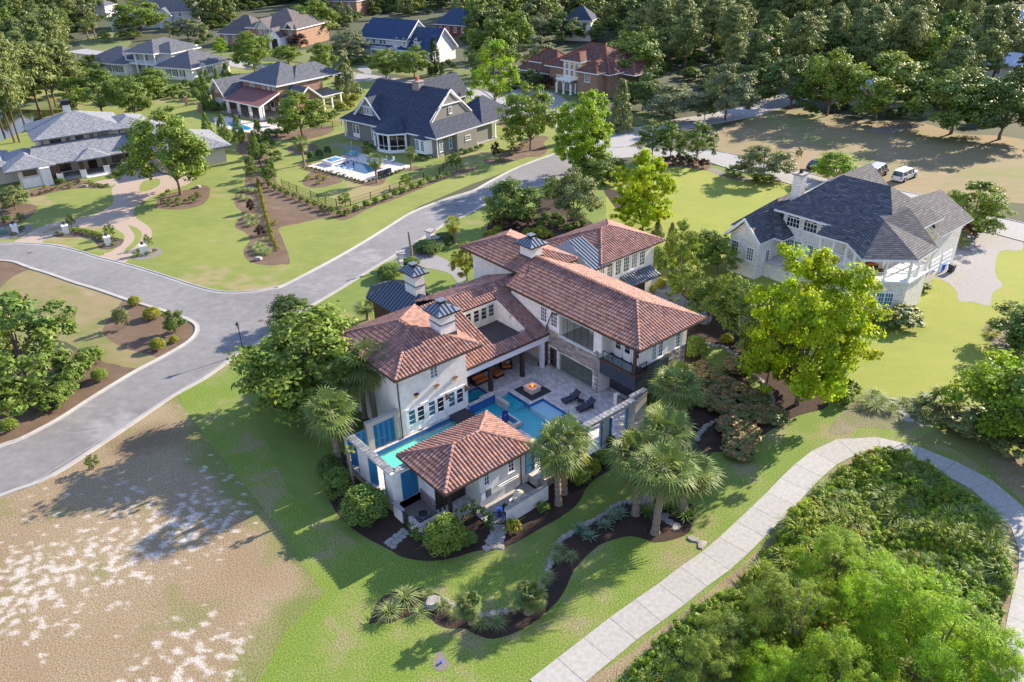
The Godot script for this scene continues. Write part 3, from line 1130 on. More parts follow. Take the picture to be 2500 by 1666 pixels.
func ground() -> void:
	# the land itself, then lawns, beds, roads and paths, each a sheet a little above the one below
	var land := MB.new()
	land.col = L(0.085, 0.10, 0.045)
	land.box(-900, 700, -1.0, 0.0, -900, 500)
	struct("ground", land, M.rough_turf)
	var lawn := mixer(L(0.22, 0.29, 0.05), L(0.30, 0.345, 0.075), L(0.38, 0.33, 0.15), 0.06, 0.35, 3)
	var lush := mixer(L(0.17, 0.26, 0.04), L(0.23, 0.31, 0.055), L(0.32, 0.31, 0.1), 0.06, 0.42, 5)
	var gold := mixer(L(0.30, 0.36, 0.045), L(0.36, 0.40, 0.06), L(0.4, 0.36, 0.1), 0.05, 0.6, 9)
	var worn := mixer(L(0.21, 0.25, 0.06), L(0.36, 0.28, 0.15), L(0.42, 0.34, 0.22), 0.06, 0.3, 13)
	var far_l := mixer(L(0.15, 0.21, 0.05), L(0.2, 0.24, 0.07), L(0.3, 0.26, 0.13), 0.04, 0.5, 17)
	sheet("lawn", pts([-88.88, 32.22, -79.9, 24.26, -73.99, 19.09, -62.62, 15.05, -49.98, 11.11, -42.49, 7.63, -39.17, 2.64, -38.07, -3.59, -43.91, -15.66, -51.22, -29.03, -54.32, -41.98, -56.87, -58.06, -56.9, -69.5, -70.84, -79.48, -88.15, -85.61, -114.46, -84.31, -142.08, -82.76, -187.71, -73.84, -209.02, -54.19, -243.31, -42.67, -227.71, -10.06, -163.44, 22.74]), 0.004, M.turf, 0.9, lawn)
	sheet("lawn", pts([-27.91, 4.84, -32.25, -2.77, -38.62, -19.09, -44.22, -35.02, -47.59, -48.96, -47.46, -62.34, -44.11, -69.32, -38.53, -75.03, -31.75, -80.22, -23.41, -80.37, -1.72, -58.44, 4.11, -35.81, 15.4, -32.9, 14.74, -17.45, 17.43, -8.39, 20.09, 1.45, 19.74, 13.86, 12.02, 18.17, 3.45, 22.3, -14.73, 20.36, -22.65, 19.8, -26.71, 12.16]), 0.004, M.turf, 0.9, lush)
	sheet("lawn", pts([-41.66, -61.53, -37.73, -74.08, -20.25, -80.43, -7.82, -84.27, 17.57, -81.14, 33.52, -49.22, 39.56, -31.58, 30.29, -29.89, 18.74, -26.1, 13.72, -16.32, -3.51, -27.51, -24.22, -43.49]), 0.006, M.turf, 1.2, gold)
	sheet("lawn", pts([-39.13, -60.9, -36.63, -72.77, -29.57, -77.32, -17.55, -74.13, -12.99, -55.39, -4.38, -47.44, -1.79, -35.8, -10.89, -40.46, -19.79, -48.19, -27.26, -50.2]), 0.008, M.turf, 1.0, gold)
	sheet("lawn", smooth(pts([18.38, -34.04, 15.96, -43.15, 15.98, -51.32, 18.35, -55.73, 19.01, -58.35, 20.38, -63.74, 21.22, -71.56, 23.68, -74.22, 32.4, -49.5, 31.3, -39.07, 29.9, -33.91, 27.38, -32.69, 24.66, -31.7, 22.28, -30.74])), 0.008, M.turf, 1.0, gold)
	sheet("lawn", smooth(pts([-78.91, 32.52, -70.92, 23.95, -64.29, 20.84, -55.5, 17.07, -47.52, 15.48, -37.45, 22.62, -32.18, 20.77, -34.89, 23.75, -43.26, 26.24, -44.69, 37.1])), 0.004, M.turf, 1.2, worn)
	sheet("lawn", smooth(pts([-67.58, 22.8, -58.12, 19.68, -48.94, 16.51, -46.97, 17.7, -43.71, 19.95, -41.09, 21.18, -38.16, 21.01, -34.45, 19.87, -30.43, 18.26, -29.38, 20.95, -32.04, 22.17, -34.62, 23.47, -38.76, 23.36, -50.89, 22.96, -62.25, 24.69, -65.17, 25.57])), 0.008, M.turf, 1.0, worn)
	# dry lot at the lower left: tan grass, dark brown patches and bare white sand
	var d1 := noise(71, 0.07, 4)
	var d2 := noise(73, 0.9, 4)
	var d3 := noise(79, 0.14, 4)
	var edge := pts([-22.89, 19.51, -18.89, 19.96, -7.39, 20.3, 3.24, 20.52, 10.92, 21.16, 12.19, 24.59, 15.16, 28.77])
	var dry := func(p: Vector2) -> Color:
		var c := L(0.34, 0.255, 0.15).lerp(L(0.40, 0.32, 0.20), clampf(0.5 + d1.get_noise_2d(p.x, p.y), 0, 1))
		var dist := 99.0
		for i in edge.size() - 1:
			dist = minf(dist, p.distance_to(Geometry2D.get_closest_point_to_segment(p, edge[i], edge[i + 1])))
		c = c.lerp(L(0.2, 0.24, 0.06), smoothstep(2.6, 0.0, dist + d3.get_noise_2d(p.x, p.y) * 2.5))
		c = c.lerp(L(0.24, 0.25, 0.085), smoothstep(0.22, 0.5, d3.get_noise_2d(p.x + 50, p.y)) * 0.6)
		var bare: float = d1.get_noise_2d(p.x + 200.0, p.y * 1.2) * 0.45 + d2.get_noise_2d(p.x, p.y) * 1.15
		var near_sand := smoothstep(12.0, 2.0, minf(p.distance_to(Vector2(-2.7, 37.18)), minf(p.distance_to(Vector2(-3.3, 29.47)), p.distance_to(Vector2(10.63, 31.54)) + 2.0)))
		c = c.lerp(L(0.66, 0.6, 0.53), smoothstep(0.62, 0.95, bare + near_sand * 0.6))
		var brown := smoothstep(4.5, 1.0, p.distance_to(Vector2(-16.83, 23.61)) + d3.get_noise_2d(p.x, p.y) * 4.0)
		return c.lerp(L(0.21, 0.14, 0.075), brown * 0.75)
	sheet("dry_field", pts([-16.29, 44.67, -16.72, 36.18, -16.69, 32.43, -19.14, 26.82, -23.12, 19.43, -18.89, 19.96, -7.39, 20.3, 3.24, 20.52, 10.92, 21.16, 12.19, 24.59, 15.71, 29.01, 6.51, 46.71]), 0.008, M.rough_turf, 0.25, dry)
	# the lot below the villa towards the path: green and tan in patches
	var m1 := noise(83, 0.11, 4)
	var m2 := noise(89, 0.6, 3)
	var patchy := func(p: Vector2) -> Color:
		var k: float = m1.get_noise_2d(p.x, p.y) + 0.35 * m2.get_noise_2d(p.x, p.y)
		var c := L(0.19, 0.29, 0.035).lerp(L(0.24, 0.31, 0.06), smoothstep(-0.3, 0.3, k))
		return c.lerp(L(0.33, 0.29, 0.15), 0.8 * smoothstep(0.12, 0.5, k + 0.25 * m2.get_noise_2d(p.x + 33, p.y)))
	sheet("grass_verge", pts([-22.89, 19.51, -26.71, 12.16, -1.05, 18.06, 8.4, 16.69, 16.49, 11.3, 19.39, 4.23, 19.97, -3.36, 19.51, -9.06, 17.42, -19.42, 18.74, -26.1, 24.38, -30.23, 31.76, -30.6, 39.68, -27.81, 48.84, -2.2, 19.54, 31.66, 15.71, 29.01, 12.19, 24.59, 10.92, 21.16, 3.24, 20.52, -7.39, 20.3, -18.89, 19.96]), 0.008, M.rough_turf, 0.32, patchy)
	var tan := mixer(L(0.30, 0.24, 0.13), L(0.38, 0.29, 0.18), L(0.22, 0.25, 0.07), 0.12, 0.25, 23)
	sheet("grass_verge", smooth(pts([28.81, 15.08, 28.46, 8.66, 28.5, 3.9, 28.45, -3.33, 27.83, -10.49, 26.99, -17.65, 27.67, -21.44, 29.89, -23.38, 33.37, -23.78, 36.73, -22.99, 39.7, -20.98, 40.74, -19.39, 41.99, -15.7, 43.42, -10.11, 44.93, -4.87, 39.11, 7.51])), 0.012, M.rough_turf, 0.4, tan)
	sheet("grass_verge", smooth(pts([29.73, -28.12, 30.56, -30.86, 32.49, -31.2, 35.9, -30.88, 39.32, -29.91, 41.14, -24.77, 38.02, -25.46, 34.88, -27.12, 31.95, -27.8, 29.74, -26.36])), 0.012, M.rough_turf, 0.5, tan)
	sheet("grass_verge", smooth(pts([23.27, -24.22, 22.74, -28.75, 23.18, -30.89, 24.66, -31.7, 25.72, -32.05, 27.38, -32.69, 29.34, -31.36, 29.16, -29.3, 27.34, -26.53, 25.41, -25.11, 25.1, -22.95, 23.92, -22.34])), 0.014, M.rough_turf, 0.4, mixer(L(0.2, 0.22, 0.09), L(0.31, 0.26, 0.17), L(0.36, 0.32, 0.25), 0.2, 0.3, 29))
	# the mown lot at the upper right
	sheet("dry_field", smooth(pts([-47.31, -100.06, -47.95, -107.46, -49.08, -117.46, -49.01, -122.03, -44.63, -128.16, -37.06, -126.69, -29.58, -127.34, -25.2, -133.33, -19.18, -132.84, -12.55, -130.31, -7.55, -133.86, -1.49, -134.28, 6.75, -130.72, 17.24, -99.56, 11.49, -97.09, 1.1, -89.94, -5.57, -89.83, -15.11, -87.26, -23.63, -88.09, -33.06, -88.27, -38.94, -88.2, -42.59, -94.28])), 0.004, M.rough_turf, 1.0, mixer(L(0.27, 0.235, 0.10), L(0.36, 0.27, 0.15), L(0.22, 0.25, 0.075), 0.05, 0.25, 37))
	flat("sand_patch", [-26.12, -120.47, -26.34, -124.13, -24.3, -126.95, -22.52, -130.31, -21.37, -133.86, -20.83, -128.07, -21.07, -124.01, -22.31, -122.01, -24.19, -120.13], 0.012, M.gravel)
	# far lawns
	for f: Array in [[-191.04, -75.48, -204.28, -90.79, -186.94, -102.17, -138.48, -103.7, -111.27, -104.55, -105.58, -92.86, -147.01, -85.92], [-224.23, -60.02, -224.01, -79.67, -200.38, -71.73, -201.2, -61.4, -209.02, -54.19], [-289.1, -42.07, -299.8, -55.3, -269.25, -53.41, -249.88, -42.03, -268.24, -36.57], [-182.35, 4.93, -187.03, -4.34, -168.69, -8.44, -155.76, 0.05, -161.92, 8.79], [-85.23, -292.37, -86.21, -322.7, -66, -323.29, -54.39, -290.81, -67.83, -271.65], [-37.35, -155.49, -30.81, -155.84, -23.95, -143.3, -24.43, -135.27, -30.24, -139.73], [-62.9, -89.65, -69.06, -98.06, -68.5, -100.98, -63.1, -100.47, -60.18, -94.49, -61.29, -91.78], [-113.5, -95.36, -125.14, -122.86, -113.12, -125.73, -85, -106.36, -78.78, -92.05, -99.16, -92.66]]:
		sheet("lawn", smooth(pts(f)), 0.008, M.turf, 2.5, far_l)
	# beds of bark
	var bark := mixer(L(0.30, 0.19, 0.115), L(0.39, 0.27, 0.18), L(0.44, 0.33, 0.24), 0.3, 0.5, 41)
	var dark := mixer(L(0.075, 0.04, 0.028), L(0.115, 0.062, 0.042), L(0.15, 0.085, 0.055), 0.3, 0.5, 43)
	for f: Array in [
		[-48.53, 16.34, -45.4, 15.08, -42.32, 13.88, -39.73, 13, -37.84, 12.51, -35.04, 12.32, -33.57, 12.96, -32.25, 14.32, -31.39, 15.89, -30.48, 18.04, -32.24, 18.98, -35.3, 20.4, -38.25, 21.12, -41.09, 21.18, -43.71, 19.95, -44.56, 18.99, -47.23, 17.48],
		[-29.34, 20.9, -28.11, 23.84, -26.69, 26.61, -25.36, 29.22, -24.48, 31.6, -24, 33.48, -23.31, 35.93, -30.41, 35.72, -31.63, 32.26, -31.63, 30.58, -38.76, 27.44, -38.8, 24.65, -34.62, 23.47, -31.9, 22.21],
		[-74.28, 26.56, -73.15, 25.53, -71.28, 24.04, -67.26, 22.95, -66.65, 24.22, -65.4, 25.82, -63.21, 27.41, -62.81, 28.62],
		[-104.62, -22.01, -97.07, -20.25, -81.25, -13.52, -77.86, -10.52, -74.98, -8.88, -71.68, -7.87, -68.12, -7.31, -66.04, -6.05, -64.31, -4.54, -62.45, -3.91, -59.34, -4.05, -56.87, -3.61, -55.12, -2.51, -53.63, -1.22, -50.94, -0.2, -48.02, -0.12, -45.67, -1.49, -45.08, -2.75, -44.91, -3.99, -52.75, -6.8, -57.76, -8.55, -57.64, -10.93, -57.51, -13.7, -57, -15.24, -56.07, -16.57, -54.21, -17.18, -54.31, -19.1, -55.95, -22.93, -56.62, -27.32, -57.79, -32.23, -59.02, -37.41, -59.83, -42.53, -60.24, -47.44, -62.29, -49.03, -62.08, -44.19, -60.96, -38.77, -59.66, -33.48, -58.88, -28.76, -57.85, -23.1, -59.93, -19.46, -65.58, -18.7, -72.06, -18.16, -78.44, -18.12, -83.79, -20.48, -88.96, -21.68, -103.48, -27.58, -113.07, -29.63, -114.38, -28.32],
		[-85.15, -25.58, -81.6, -25.47, -76.26, -26.45, -72.73, -27.46, -68.78, -28.14, -65.83, -28.7, -64.92, -30.46, -65.79, -32.08, -68.11, -33.98, -69.05, -37.48, -67.97, -39.04, -67.02, -40.47, -67.96, -41.35, -70.15, -40.97, -70, -39.25, -69.58, -35.12, -67.99, -30.22, -76.04, -28.47, -82.91, -27.88, -85.62, -27.99, -86.12, -26.5],
		[-79.56, -24.83, -77.37, -22.66, -74.75, -21.11, -72.37, -21.08, -70.69, -22.41, -70.71, -24.46, -71.39, -27.12, -76.26, -26.45, -79.6, -25.7],
		[-99.18, -30.82, -96.59, -29.08, -93.54, -28.47, -91.42, -30.11, -91.99, -32.69, -94.33, -34.63, -97.2, -34.5, -99.05, -32.62],
		[-63.21, -54.66, -64.21, -52.49, -61.23, -51.59, -59.74, -54.79, -59.75, -59.35, -58.56, -61.72, -60.85, -65.38, -64.63, -67.83, -66.67, -71.01, -68.61, -71.76, -69.5, -69.51, -68.44, -65.28, -65.43, -58.3],
		[-90.88, -76.6, -84.4, -71.88, -79.76, -70.49, -76.51, -70.84, -76.4, -73.85, -81.84, -77.51, -85.31, -77.23, -89.57, -77.89],
		[-81.35, 1.66, -79.43, 1.68, -76.8, -0.55, -76.1, -3.17, -77.84, -5.49, -82.54, -7.86, -85.56, -8.54, -86.66, -7.4, -85.83, -5.19, -85.86, -2.17, -84.42, -0.03],
		[-101.82, 16.69, -100.25, 15.05, -100.75, 11.85, -99.87, 8.26, -97.72, 6.41, -96.33, 4.2, -98.12, 4.5, -101.93, 6.08, -103.8, 6.4, -105.71, 8.38, -105.24, 11.1, -104.98, 15.88],
		[-101.69, 20.88, -99.92, 19.02, -97.47, 17.16, -95.31, 16.29, -93.46, 16.41, -90.08, 18.15, -88.95, 19.52, -87.74, 21.97, -88.44, 23.32],
		[-41.08, -73.9, -42.4, -78.2, -36.5, -83.07, -32.54, -78.31, -31.86, -76.39, -34.05, -75.71, -36.97, -74.84, -37.38, -72.28],
		[-113.8, -28.47, -111.18, -32.12, -109.12, -37.32, -109.14, -41.59, -107.02, -44.79, -102.5, -41.86, -101.02, -36.27, -103.78, -32.61, -107.8, -28.55],
	]:
		sheet("mulch_bed", smooth(pts(f)), 0.012, M.mulch, 0.8, bark)
	for f: Array in [
		[-35.52, -30.51, -39.46, -34.62, -39.87, -38.18, -38.47, -42.11, -39.94, -43.93, -40.98, -48.11, -36.66, -47.37, -33.49, -45.69, -28.19, -44.19, -26.84, -43.36, -26.29, -41.02, -26.47, -38.68, -26.68, -34.98, -27.82, -31.07, -32.5, -30.86],
		[-2.02, 14.44, -0.54, 15.11, 1.82, 15.86, 4.12, 16.33, 6.17, 16.32, 7.67, 16.1, 8.97, 15.79, 10.49, 15.34, 11.55, 15.1, 12.68, 14.37, 13.58, 13.41, 14.19, 12.25, 14.62, 10.93, 15.05, 10.02, 15.1, 10.1, 15.82, 8.73, 16.04, 7.35, 16.1, 5.24, 16.19, 3.47, 16.06, 1.91, 15.75, 0.82, 14.99, -0.64, 14.67, -1.99, 14.66, -3.04, 14.66, -5.2, 14.41, -7.15, 13.62, -9.18, 11.78, -11.39, 9.71, -11.24, 5.13, 6.96, -1.06, 10.18, -2.64, 11.94],
		[15.36, 20.2, 14.92, 19.69, 14.19, 18.87, 13.94, 18.08, 14.23, 17.1, 14.77, 16.15, 15.36, 15.49, 16.09, 15.2, 17.36, 15.04, 18.48, 14.81, 19.37, 14.41, 20.06, 13.61, 20.66, 12.32, 20.88, 10.81, 20.38, 9.21, 19.83, 8.26, 19.15, 7.18, 18.48, 6.26, 18.11, 5.44, 17.97, 4.33, 18.1, 3.14, 18.24, 1.93, 18.26, 0.56, 18.11, -0.65, 18.28, -1.55, 18.86, -2.2, 19.75, -2.5, 20.44, -3.56, 21.79, -5.37, 22.51, -5.06, 23.34, -3.83, 23.84, -2.83, 23.85, -2.08, 23.4, -0.82, 22.82, 0.1, 22.21, 0.28, 21.21, 0.91, 20.66, 2.04, 20.35, 3.39, 20.61, 5.28, 20.94, 6.54, 21.62, 7.81, 21.89, 8.37, 22.23, 9.28, 22.47, 10.66, 22.55, 11.58, 22.46, 12.88, 22.17, 13.98, 21.64, 14.88, 20.61, 15.38, 19.9, 15.61, 19.21, 16.39, 18.34, 16.79, 17.38, 16.89, 16.68, 17.69, 16.41, 18.39, 16.19, 19.25, 15.59, 19.73],
		[-0.45, -31.01, 4.1, -33.02, 10, -31.26, 16.16, -28.34, 19.24, -27.36, 21.63, -25.9, 20.64, -22.44, 20.35, -19.84, 20.3, -17.95, 20.35, -15.51, 19.71, -14.1, 19.03, -12.31, 17.21, -12, 12.82, -16.1, 6.92, -22.85],
		[-3.69, -30.98, -4.81, -34.07, -3.88, -35.44, -2.32, -36.03, -1.34, -35.3, -1.37, -33.85, -2.21, -32.59, -2.83, -31.57],
		[-36.86, -56.04, -34.72, -57.34, -30.29, -54.05, -26.93, -50.98, -28.22, -50.42, -31.77, -52.49],
	]:
		sheet("mulch_bed", smooth(pts(f)), 0.013, M.mulch, 0.5, dark)
	for f: Array in [[6.35, -27, 8.24, -27.79, 10.47, -27.25, 11.95, -26.01, 12.19, -24.88, 11.81, -23.31, 10.65, -22.26, 8.54, -23.67], [13, -25.08, 15.3, -24.73, 17.19, -23.41, 18.03, -22.29, 17.9, -20.95, 15.26, -22.95]]:
		sheet("lawn", smooth(pts(f)), 0.018, M.turf, 0.6, lush)
	for f: Array in [[-60.99, 11.68, -59.57, 10.79, -59.5, 9.12, -60.61, 7.71, -62.27, 7.49, -63.87, 8.53, -62.48, 10.36], [24.52, -52.51, 24.7, -54.93, 25.94, -56.85, 27.16, -55.4, 28.99, -50.59, 28.37, -47.44, 26.6, -49.48, 25.26, -51.15], [-86.99, 23.59, -86.76, 20.93, -86.1, 19.01, -84.39, 19.03, -81.93, 20.58, -81.37, 22.29, -82.79, 24.36], [-31.93, -76.83, -31.33, -78.5, -27.66, -77.12, -24.79, -78.09, -23.02, -77, -25.42, -75.48, -28.62, -75.63], [-95.66, -37.74, -93.15, -38.03, -88.3, -41.28, -86.5, -40.93, -86.04, -38.73, -91.74, -37.25]]:
		flat("gravel_bed", f, 0.015, M.gravel)
	flat("pond", [-183.8, 8.52, -177.21, 2.06, -171.75, -1.64, -169.56, -5.06, -166.13, -5.02, -162.27, 0.3, -151.71, 6.57, -147.43, 10.52, -147.74, 14.77], 0.014, mat(S(58, 62, 30), 0.05))
	# roads
	var north := [-82.54, 26.36, -79.91, 24.26, -78.34, 22.45, -74.75, 19.44, -72.18, 18.07, -68.65, 16.64, -64.74, 15.38, -60.03, 13.46, -55.4, 11.82, -50.44, 10.25, -45.71, 8.76, -42.73, 7.52, -41.29, 6.49, -40, 5.09, -39.01, 3.39, -38.47, 1.47, -38.25, -0.13, -41.38, -9.1, -44.25, -15.85, -46.64, -20.97, -49.23, -26.5, -50.36, -31.31, -50.91, -35.93, -51.11, -40.37, -52.73, -44.77, -55.44, -52.65, -56.92, -59.94, -57.86, -67.81, -58.18, -72.44]
	var west := [-75.52, 27.57, -73.55, 25.46, -71.48, 24, -67.58, 22.8, -63.71, 21.36, -58.33, 19.62, -53.62, 17.86, -48.72, 16.28, -45.47, 15.06, -42.32, 13.88, -39.73, 13, -37.93, 12.47, -35.96, 12.18, -34.68, 12.38, -33.28, 13.07, -32.01, 14.27, -31.15, 15.84, -30.2, 18.21, -29.25, 21, -27.94, 23.89, -26.57, 26.65, -25.18, 29.27, -24.31, 31.64, -23.86, 33.41, -23.95, 34.81, -23.67, 41.11]
	var south := [-16.35, 42, -16.72, 36.18, -16.69, 32.43, -19.14, 26.82, -20.22, 24.51, -22.28, 20.21, -23.44, 16.6, -25.39, 12.71, -26.28, 10.49, -27.31, 8.27, -28.39, 5.95, -30.86, 1, -32.75, -3.96, -35.82, -11.41, -39.03, -19.66, -40.67, -23.55, -42.57, -28.17, -43.15, -31.2, -44.15, -34.97, -45.45, -38.17, -46.31, -44.37, -45.78, -50.52, -47, -57.18, -47.48, -61.9, -47.12, -66.6]
	var a := smooth(pts(north), 4, false)
	var b := smooth(pts(west), 4, false)
	var c := smooth(pts(south), 4, false)
	var outline := PackedVector2Array(a)
	c.reverse()
	outline.append_array(c)
	b.reverse()
	outline.append_array(b)
	var ra := noise(301, 0.05, 4)
	var rb := noise(303, 0.6, 3)
	var worn_road := func(p: Vector2) -> Color:
		var k: float = 0.62 + 0.12 * ra.get_noise_2d(p.x, p.y * 1.5) + 0.12 * rb.get_noise_2d(p.x * 1.2, p.y)
		k += 0.22 * smoothstep(0.35, 0.6, ra.get_noise_2d(p.x + 300, p.y) + 0.3 * rb.get_noise_2d(p.x, p.y))
		return Color(k, k, k * 1.005)
	var rd := sheet("road", outline, 0.02, M.asphalt, 0.6, worn_road)
	var seam := MB.new()
	seam.col = Color(0.95, 0.94, 0.9)
	var sp := smooth(pts([-16.28, 34.42, -19.14, 27.39, -22.27, 19.94, -25.6, 12.63, -28.71, 7.46]), 4, false)
	for i in sp.size() - 1:
		seam.beam(V(sp[i].x, 0.022, sp[i].y), V(sp[i + 1].x, 0.022, sp[i + 1].y), 0.07, 0.006)
	obj("seam", seam, M.asphalt, rd)
	var starts := scatter(Array([-73.4, 22.4, -54.99, 14.67, -36.25, 8.14, -35.49, -4.54, -48.41, -33.36, -51.2, -48.4, -55.43, -47.31, -42.59, -14.86, -37.82, 3.26, -48.71, 11.55, -64.59, 17.16, -17.21, 35.47, -21.46, 24.88, -26.2, 14.18, -28.26, 15.17, -24.27, 25.93, -20.19, 35.52]), 18, 55, 3.0)
	for i in range(0, starts.size(), 2):
		var at := V(starts[i], 0.0225, starts[i + 1])
		var way := rf(0, TAU)
		var cm := MB.new()
		cm.col = Color(0.3, 0.3, 0.3)
		for k in 7:
			way += rf(-0.5, 0.5)
			var to := at + V(cos(way), 0, sin(way)) * rf(0.3, 0.7)
			cm.beam(at, to, 0.035, 0.004)
			at = to
		obj("crack", cm, M.asphalt, rd)
	kerb(north, -1.0)
	kerb(west, 1.0)
	kerb(south, 1.0)
	ribbon("road", [-53.09, -66.14, -51.98, -69.6, -50.24, -73.15, -47.42, -76.61, -41.76, -78.85, -36.22, -83.81, -29.72, -83.63, -21.64, -83.82, -11.82, -83.84, -1.49, -86.28, 7.47, -83.01, 12.96, -84.75, 21.23, -85.04, 34.01, -88.63], 6.2, 0.024, M.asphalt)
	ribbon("road", [-53.03, -67.37, -54.71, -74.07, -56.7, -85.08, -56.08, -91.96, -55.18, -100.89, -53.22, -108.94, -52.18, -120.44, -53.05, -132.43, -53.25, -147.95, -52.93, -166.76], 6.2, 0.028, M.asphalt)
	ribbon("road", [-263.8, -33.34, -248.68, -37.69, -214, -57.84, -204.98, -59.74, -184.45, -63.7, -164.37, -72.21, -149.07, -77.82, -116.5, -85.89, -103.07, -85.35, -94.27, -85.32, -88.88, -83.59, -81.14, -84.23, -71.59, -81.59, -63.12, -75.92, -54.3, -69.61], 6.0, 0.032, M.asphalt)
	# drives
	flat("driveway", [-79.04, 22.88, -81.47, 20.67, -82.93, 19.28, -84.19, 16.37, -83.42, 14, -83.39, 11.1, -85.16, 8.37, -88.24, 6.09, -94.55, 4.64, -98.06, 2.86, -97.63, 3.99, -101.43, 5.56, -101.8, 3.11, -101.19, 1.25, -104.44, -2.18, -102.22, -3.6, -95.86, -9.29, -92.7, -9.18, -88.56, -6.21, -87.05, -0.93, -84.19, 3.25, -80.91, 5.23, -77.27, 5.92, -72.93, 5.69, -69.46, 6.18, -65.76, 7.91, -62.97, 10.89, -60.03, 13.46, -64.74, 15.38, -65.94, 13.99, -72.7, 17.49, -76.31, 19.81], 0.016, M.drive, 3)
	var isle := mixer(L(0.22, 0.29, 0.05), L(0.30, 0.345, 0.075), L(0.38, 0.33, 0.15), 0.06, 0.35, 3)
	for f: Array in [[-76.53, 19.49, -77.97, 18.1, -79.16, 16.18, -79.04, 14.26, -77.87, 11.89, -75.24, 10.06, -72.03, 9.6, -69.42, 10.14, -67.48, 11.39, -65.71, 13.53, -67.47, 15.42, -69.18, 15.88, -73.28, 17.35], [-80.56, 18.65, -81.79, 17.48, -82.1, 16.3, -81.59, 14.6, -81.01, 15.45, -80.69, 16.91], [-75.05, 7.81, -71.83, 7.22, -68.46, 7.99, -65.79, 9.58, -64.34, 11.12, -65.06, 11.47, -67.37, 9.63, -70.03, 8.51, -73.21, 8.09], [-90.5, 1.03, -93.34, 0.31, -96.2, -1.46, -95.62, -3.69, -92.01, -2.62, -90.15, -0.32]]:
		sheet("lawn", smooth(pts(f)), 0.022, M.turf, 0.7, isle)
	sheet("mulch_bed", smooth(pts([-78.99, 17.45, -77.35, 17.44, -75.68, 15.95, -74.34, 14.24, -72.25, 13.71, -69.29, 13.85, -68.19, 14.03, -66.91, 13.18, -67.09, 11.51, -69.09, 10.35, -70.53, 10.75, -72.18, 11.94, -74.94, 12, -78.84, 13.75, -78.8, 14.61])), 0.028, M.mulch, 0.5, mixer(L(0.2, 0.14, 0.11), L(0.28, 0.21, 0.17), L(0.3, 0.24, 0.2), 0.3, 0.5, 47))
	flat("driveway", [12.63, -62.19, 10.26, -76.8, 11.44, -78.74, 11.82, -82.63, 14, -83.53, 16.83, -82.44, 18.59, -77.84, 16.9, -75.41, 19.31, -67.97, 21.45, -64.89, 21.51, -61.87, 22.74, -58.2, 21.12, -57.74, 19.9, -56.75, 18.76, -58.89, 16.88, -60.74, 15.6, -61.23, 14.19, -61.91], 0.016, M.apron, 3)
	flat("driveway", [-39.3, -19.51, -37.2, -19.14, -34.71, -19.5, -32.82, -19.94, -29.92, -19.76, -25.28, -18.9, -23.74, -16.61, -26.91, -17.55, -29.24, -17.1, -31.25, -16.11, -34.06, -15.31, -35.73, -15.27, -35.77, -13.47, -37.03, -16.11], 0.016, M.apron, 3)
	flat("driveway", [-9.31, -36.11, -6.85, -35.63, -4.25, -35.05, -1.37, -33.85, -0.29, -34.32, 2.74, -32.89, 3.88, -30.61, 1.73, -30.17, -2.5, -30.54, -6.33, -30.96], 0.018, M.apron, 3)
	flat("driveway", [-107.04, -98.11, -97.54, -100.6, -82.37, -92.96, -77.26, -85.55, -87.05, -88.38, -100.99, -89.02], 0.014, M.apron, 3)
	flat("driveway", [-164.79, -85.41, -162.13, -87.33, -152.33, -82.07, -148, -77.13, -144.06, -74.13, -148.44, -68.08, -152.47, -71.92, -149.49, -76.7, -154.53, -81.03, -159.18, -81.93], 0.014, M.apron, 3)
	for q: Array in [[12.99, -63.44, 21.08, -63.97], [13.63, -68.24, 19.82, -68.53], [12.44, -76.43, 14.19, -75.04], [16.93, -60.8, 16.4, -67.68], [18.71, -59.34, 21.87, -61], [13.51, -73.99, 16.47, -77.34], [14.67, -72.4, 17.75, -74.16]]:
		var jm := MB.new()
		jm.beam(V(q[0], 0.019, q[1]), V(q[2], 0.019, q[3]), 0.09, 0.004)
		struct("joint", jm, M.drive)
	# the garden path: cast slabs with open joints
	var inner := smooth(pts([28.18, 14.92, 28.1, 9.89, 28.05, 8.21, 28.1, 5.9, 28.21, 3.55, 28.16, 1.26, 28.27, -1.33, 28.19, -3.7, 27.97, -6.16, 27.76, -8.49, 27.54, -10.93, 27.23, -13.24, 26.97, -15.57, 26.87, -17.86, 26.95, -19.9, 27.59, -21.6, 28.59, -22.65, 29.89, -23.38, 31.41, -23.65, 33.37, -23.78, 35.08, -23.7, 36.73, -22.99, 38.46, -21.9, 39.7, -20.98, 40.74, -19.39, 41.48, -17.61, 41.99, -15.7, 42.4, -13.79, 42.92, -11.9, 43.42, -10.11, 43.94, -8.06, 44.43, -6.33, 45.02, -3.93]), 6, false)
	var path := Node3D.new()
	path.name = "path"
	add_child(path)
	path.set_meta("kind", "structure")
	var slabs := along_even(inner, 2.39)
	var outer := offset(slabs, -PATH_W)
	for i in slabs.size() - 1:
		var mb := MB.new()
		var t := rf(0.9, 1.0)
		mb.col = Color(t, t, t * rf(0.97, 1.0))
		var q := PackedVector2Array([slabs[i], slabs[i + 1], outer[i + 1], outer[i]])
		for shrunk: PackedVector2Array in Geometry2D.offset_polygon(q, -0.014):
			mb.prism(shrunk, 0.0, 0.05 + rf(0.0, 0.006))
		obj("slab", mb, M.concrete, path)

const PATH_W := 2.45
func along_even(p: PackedVector2Array, step: float) -> PackedVector2Array:
	var f := []
	for q in p:
		f.append_array([q.x, q.y])
	return pts(along(f, step))

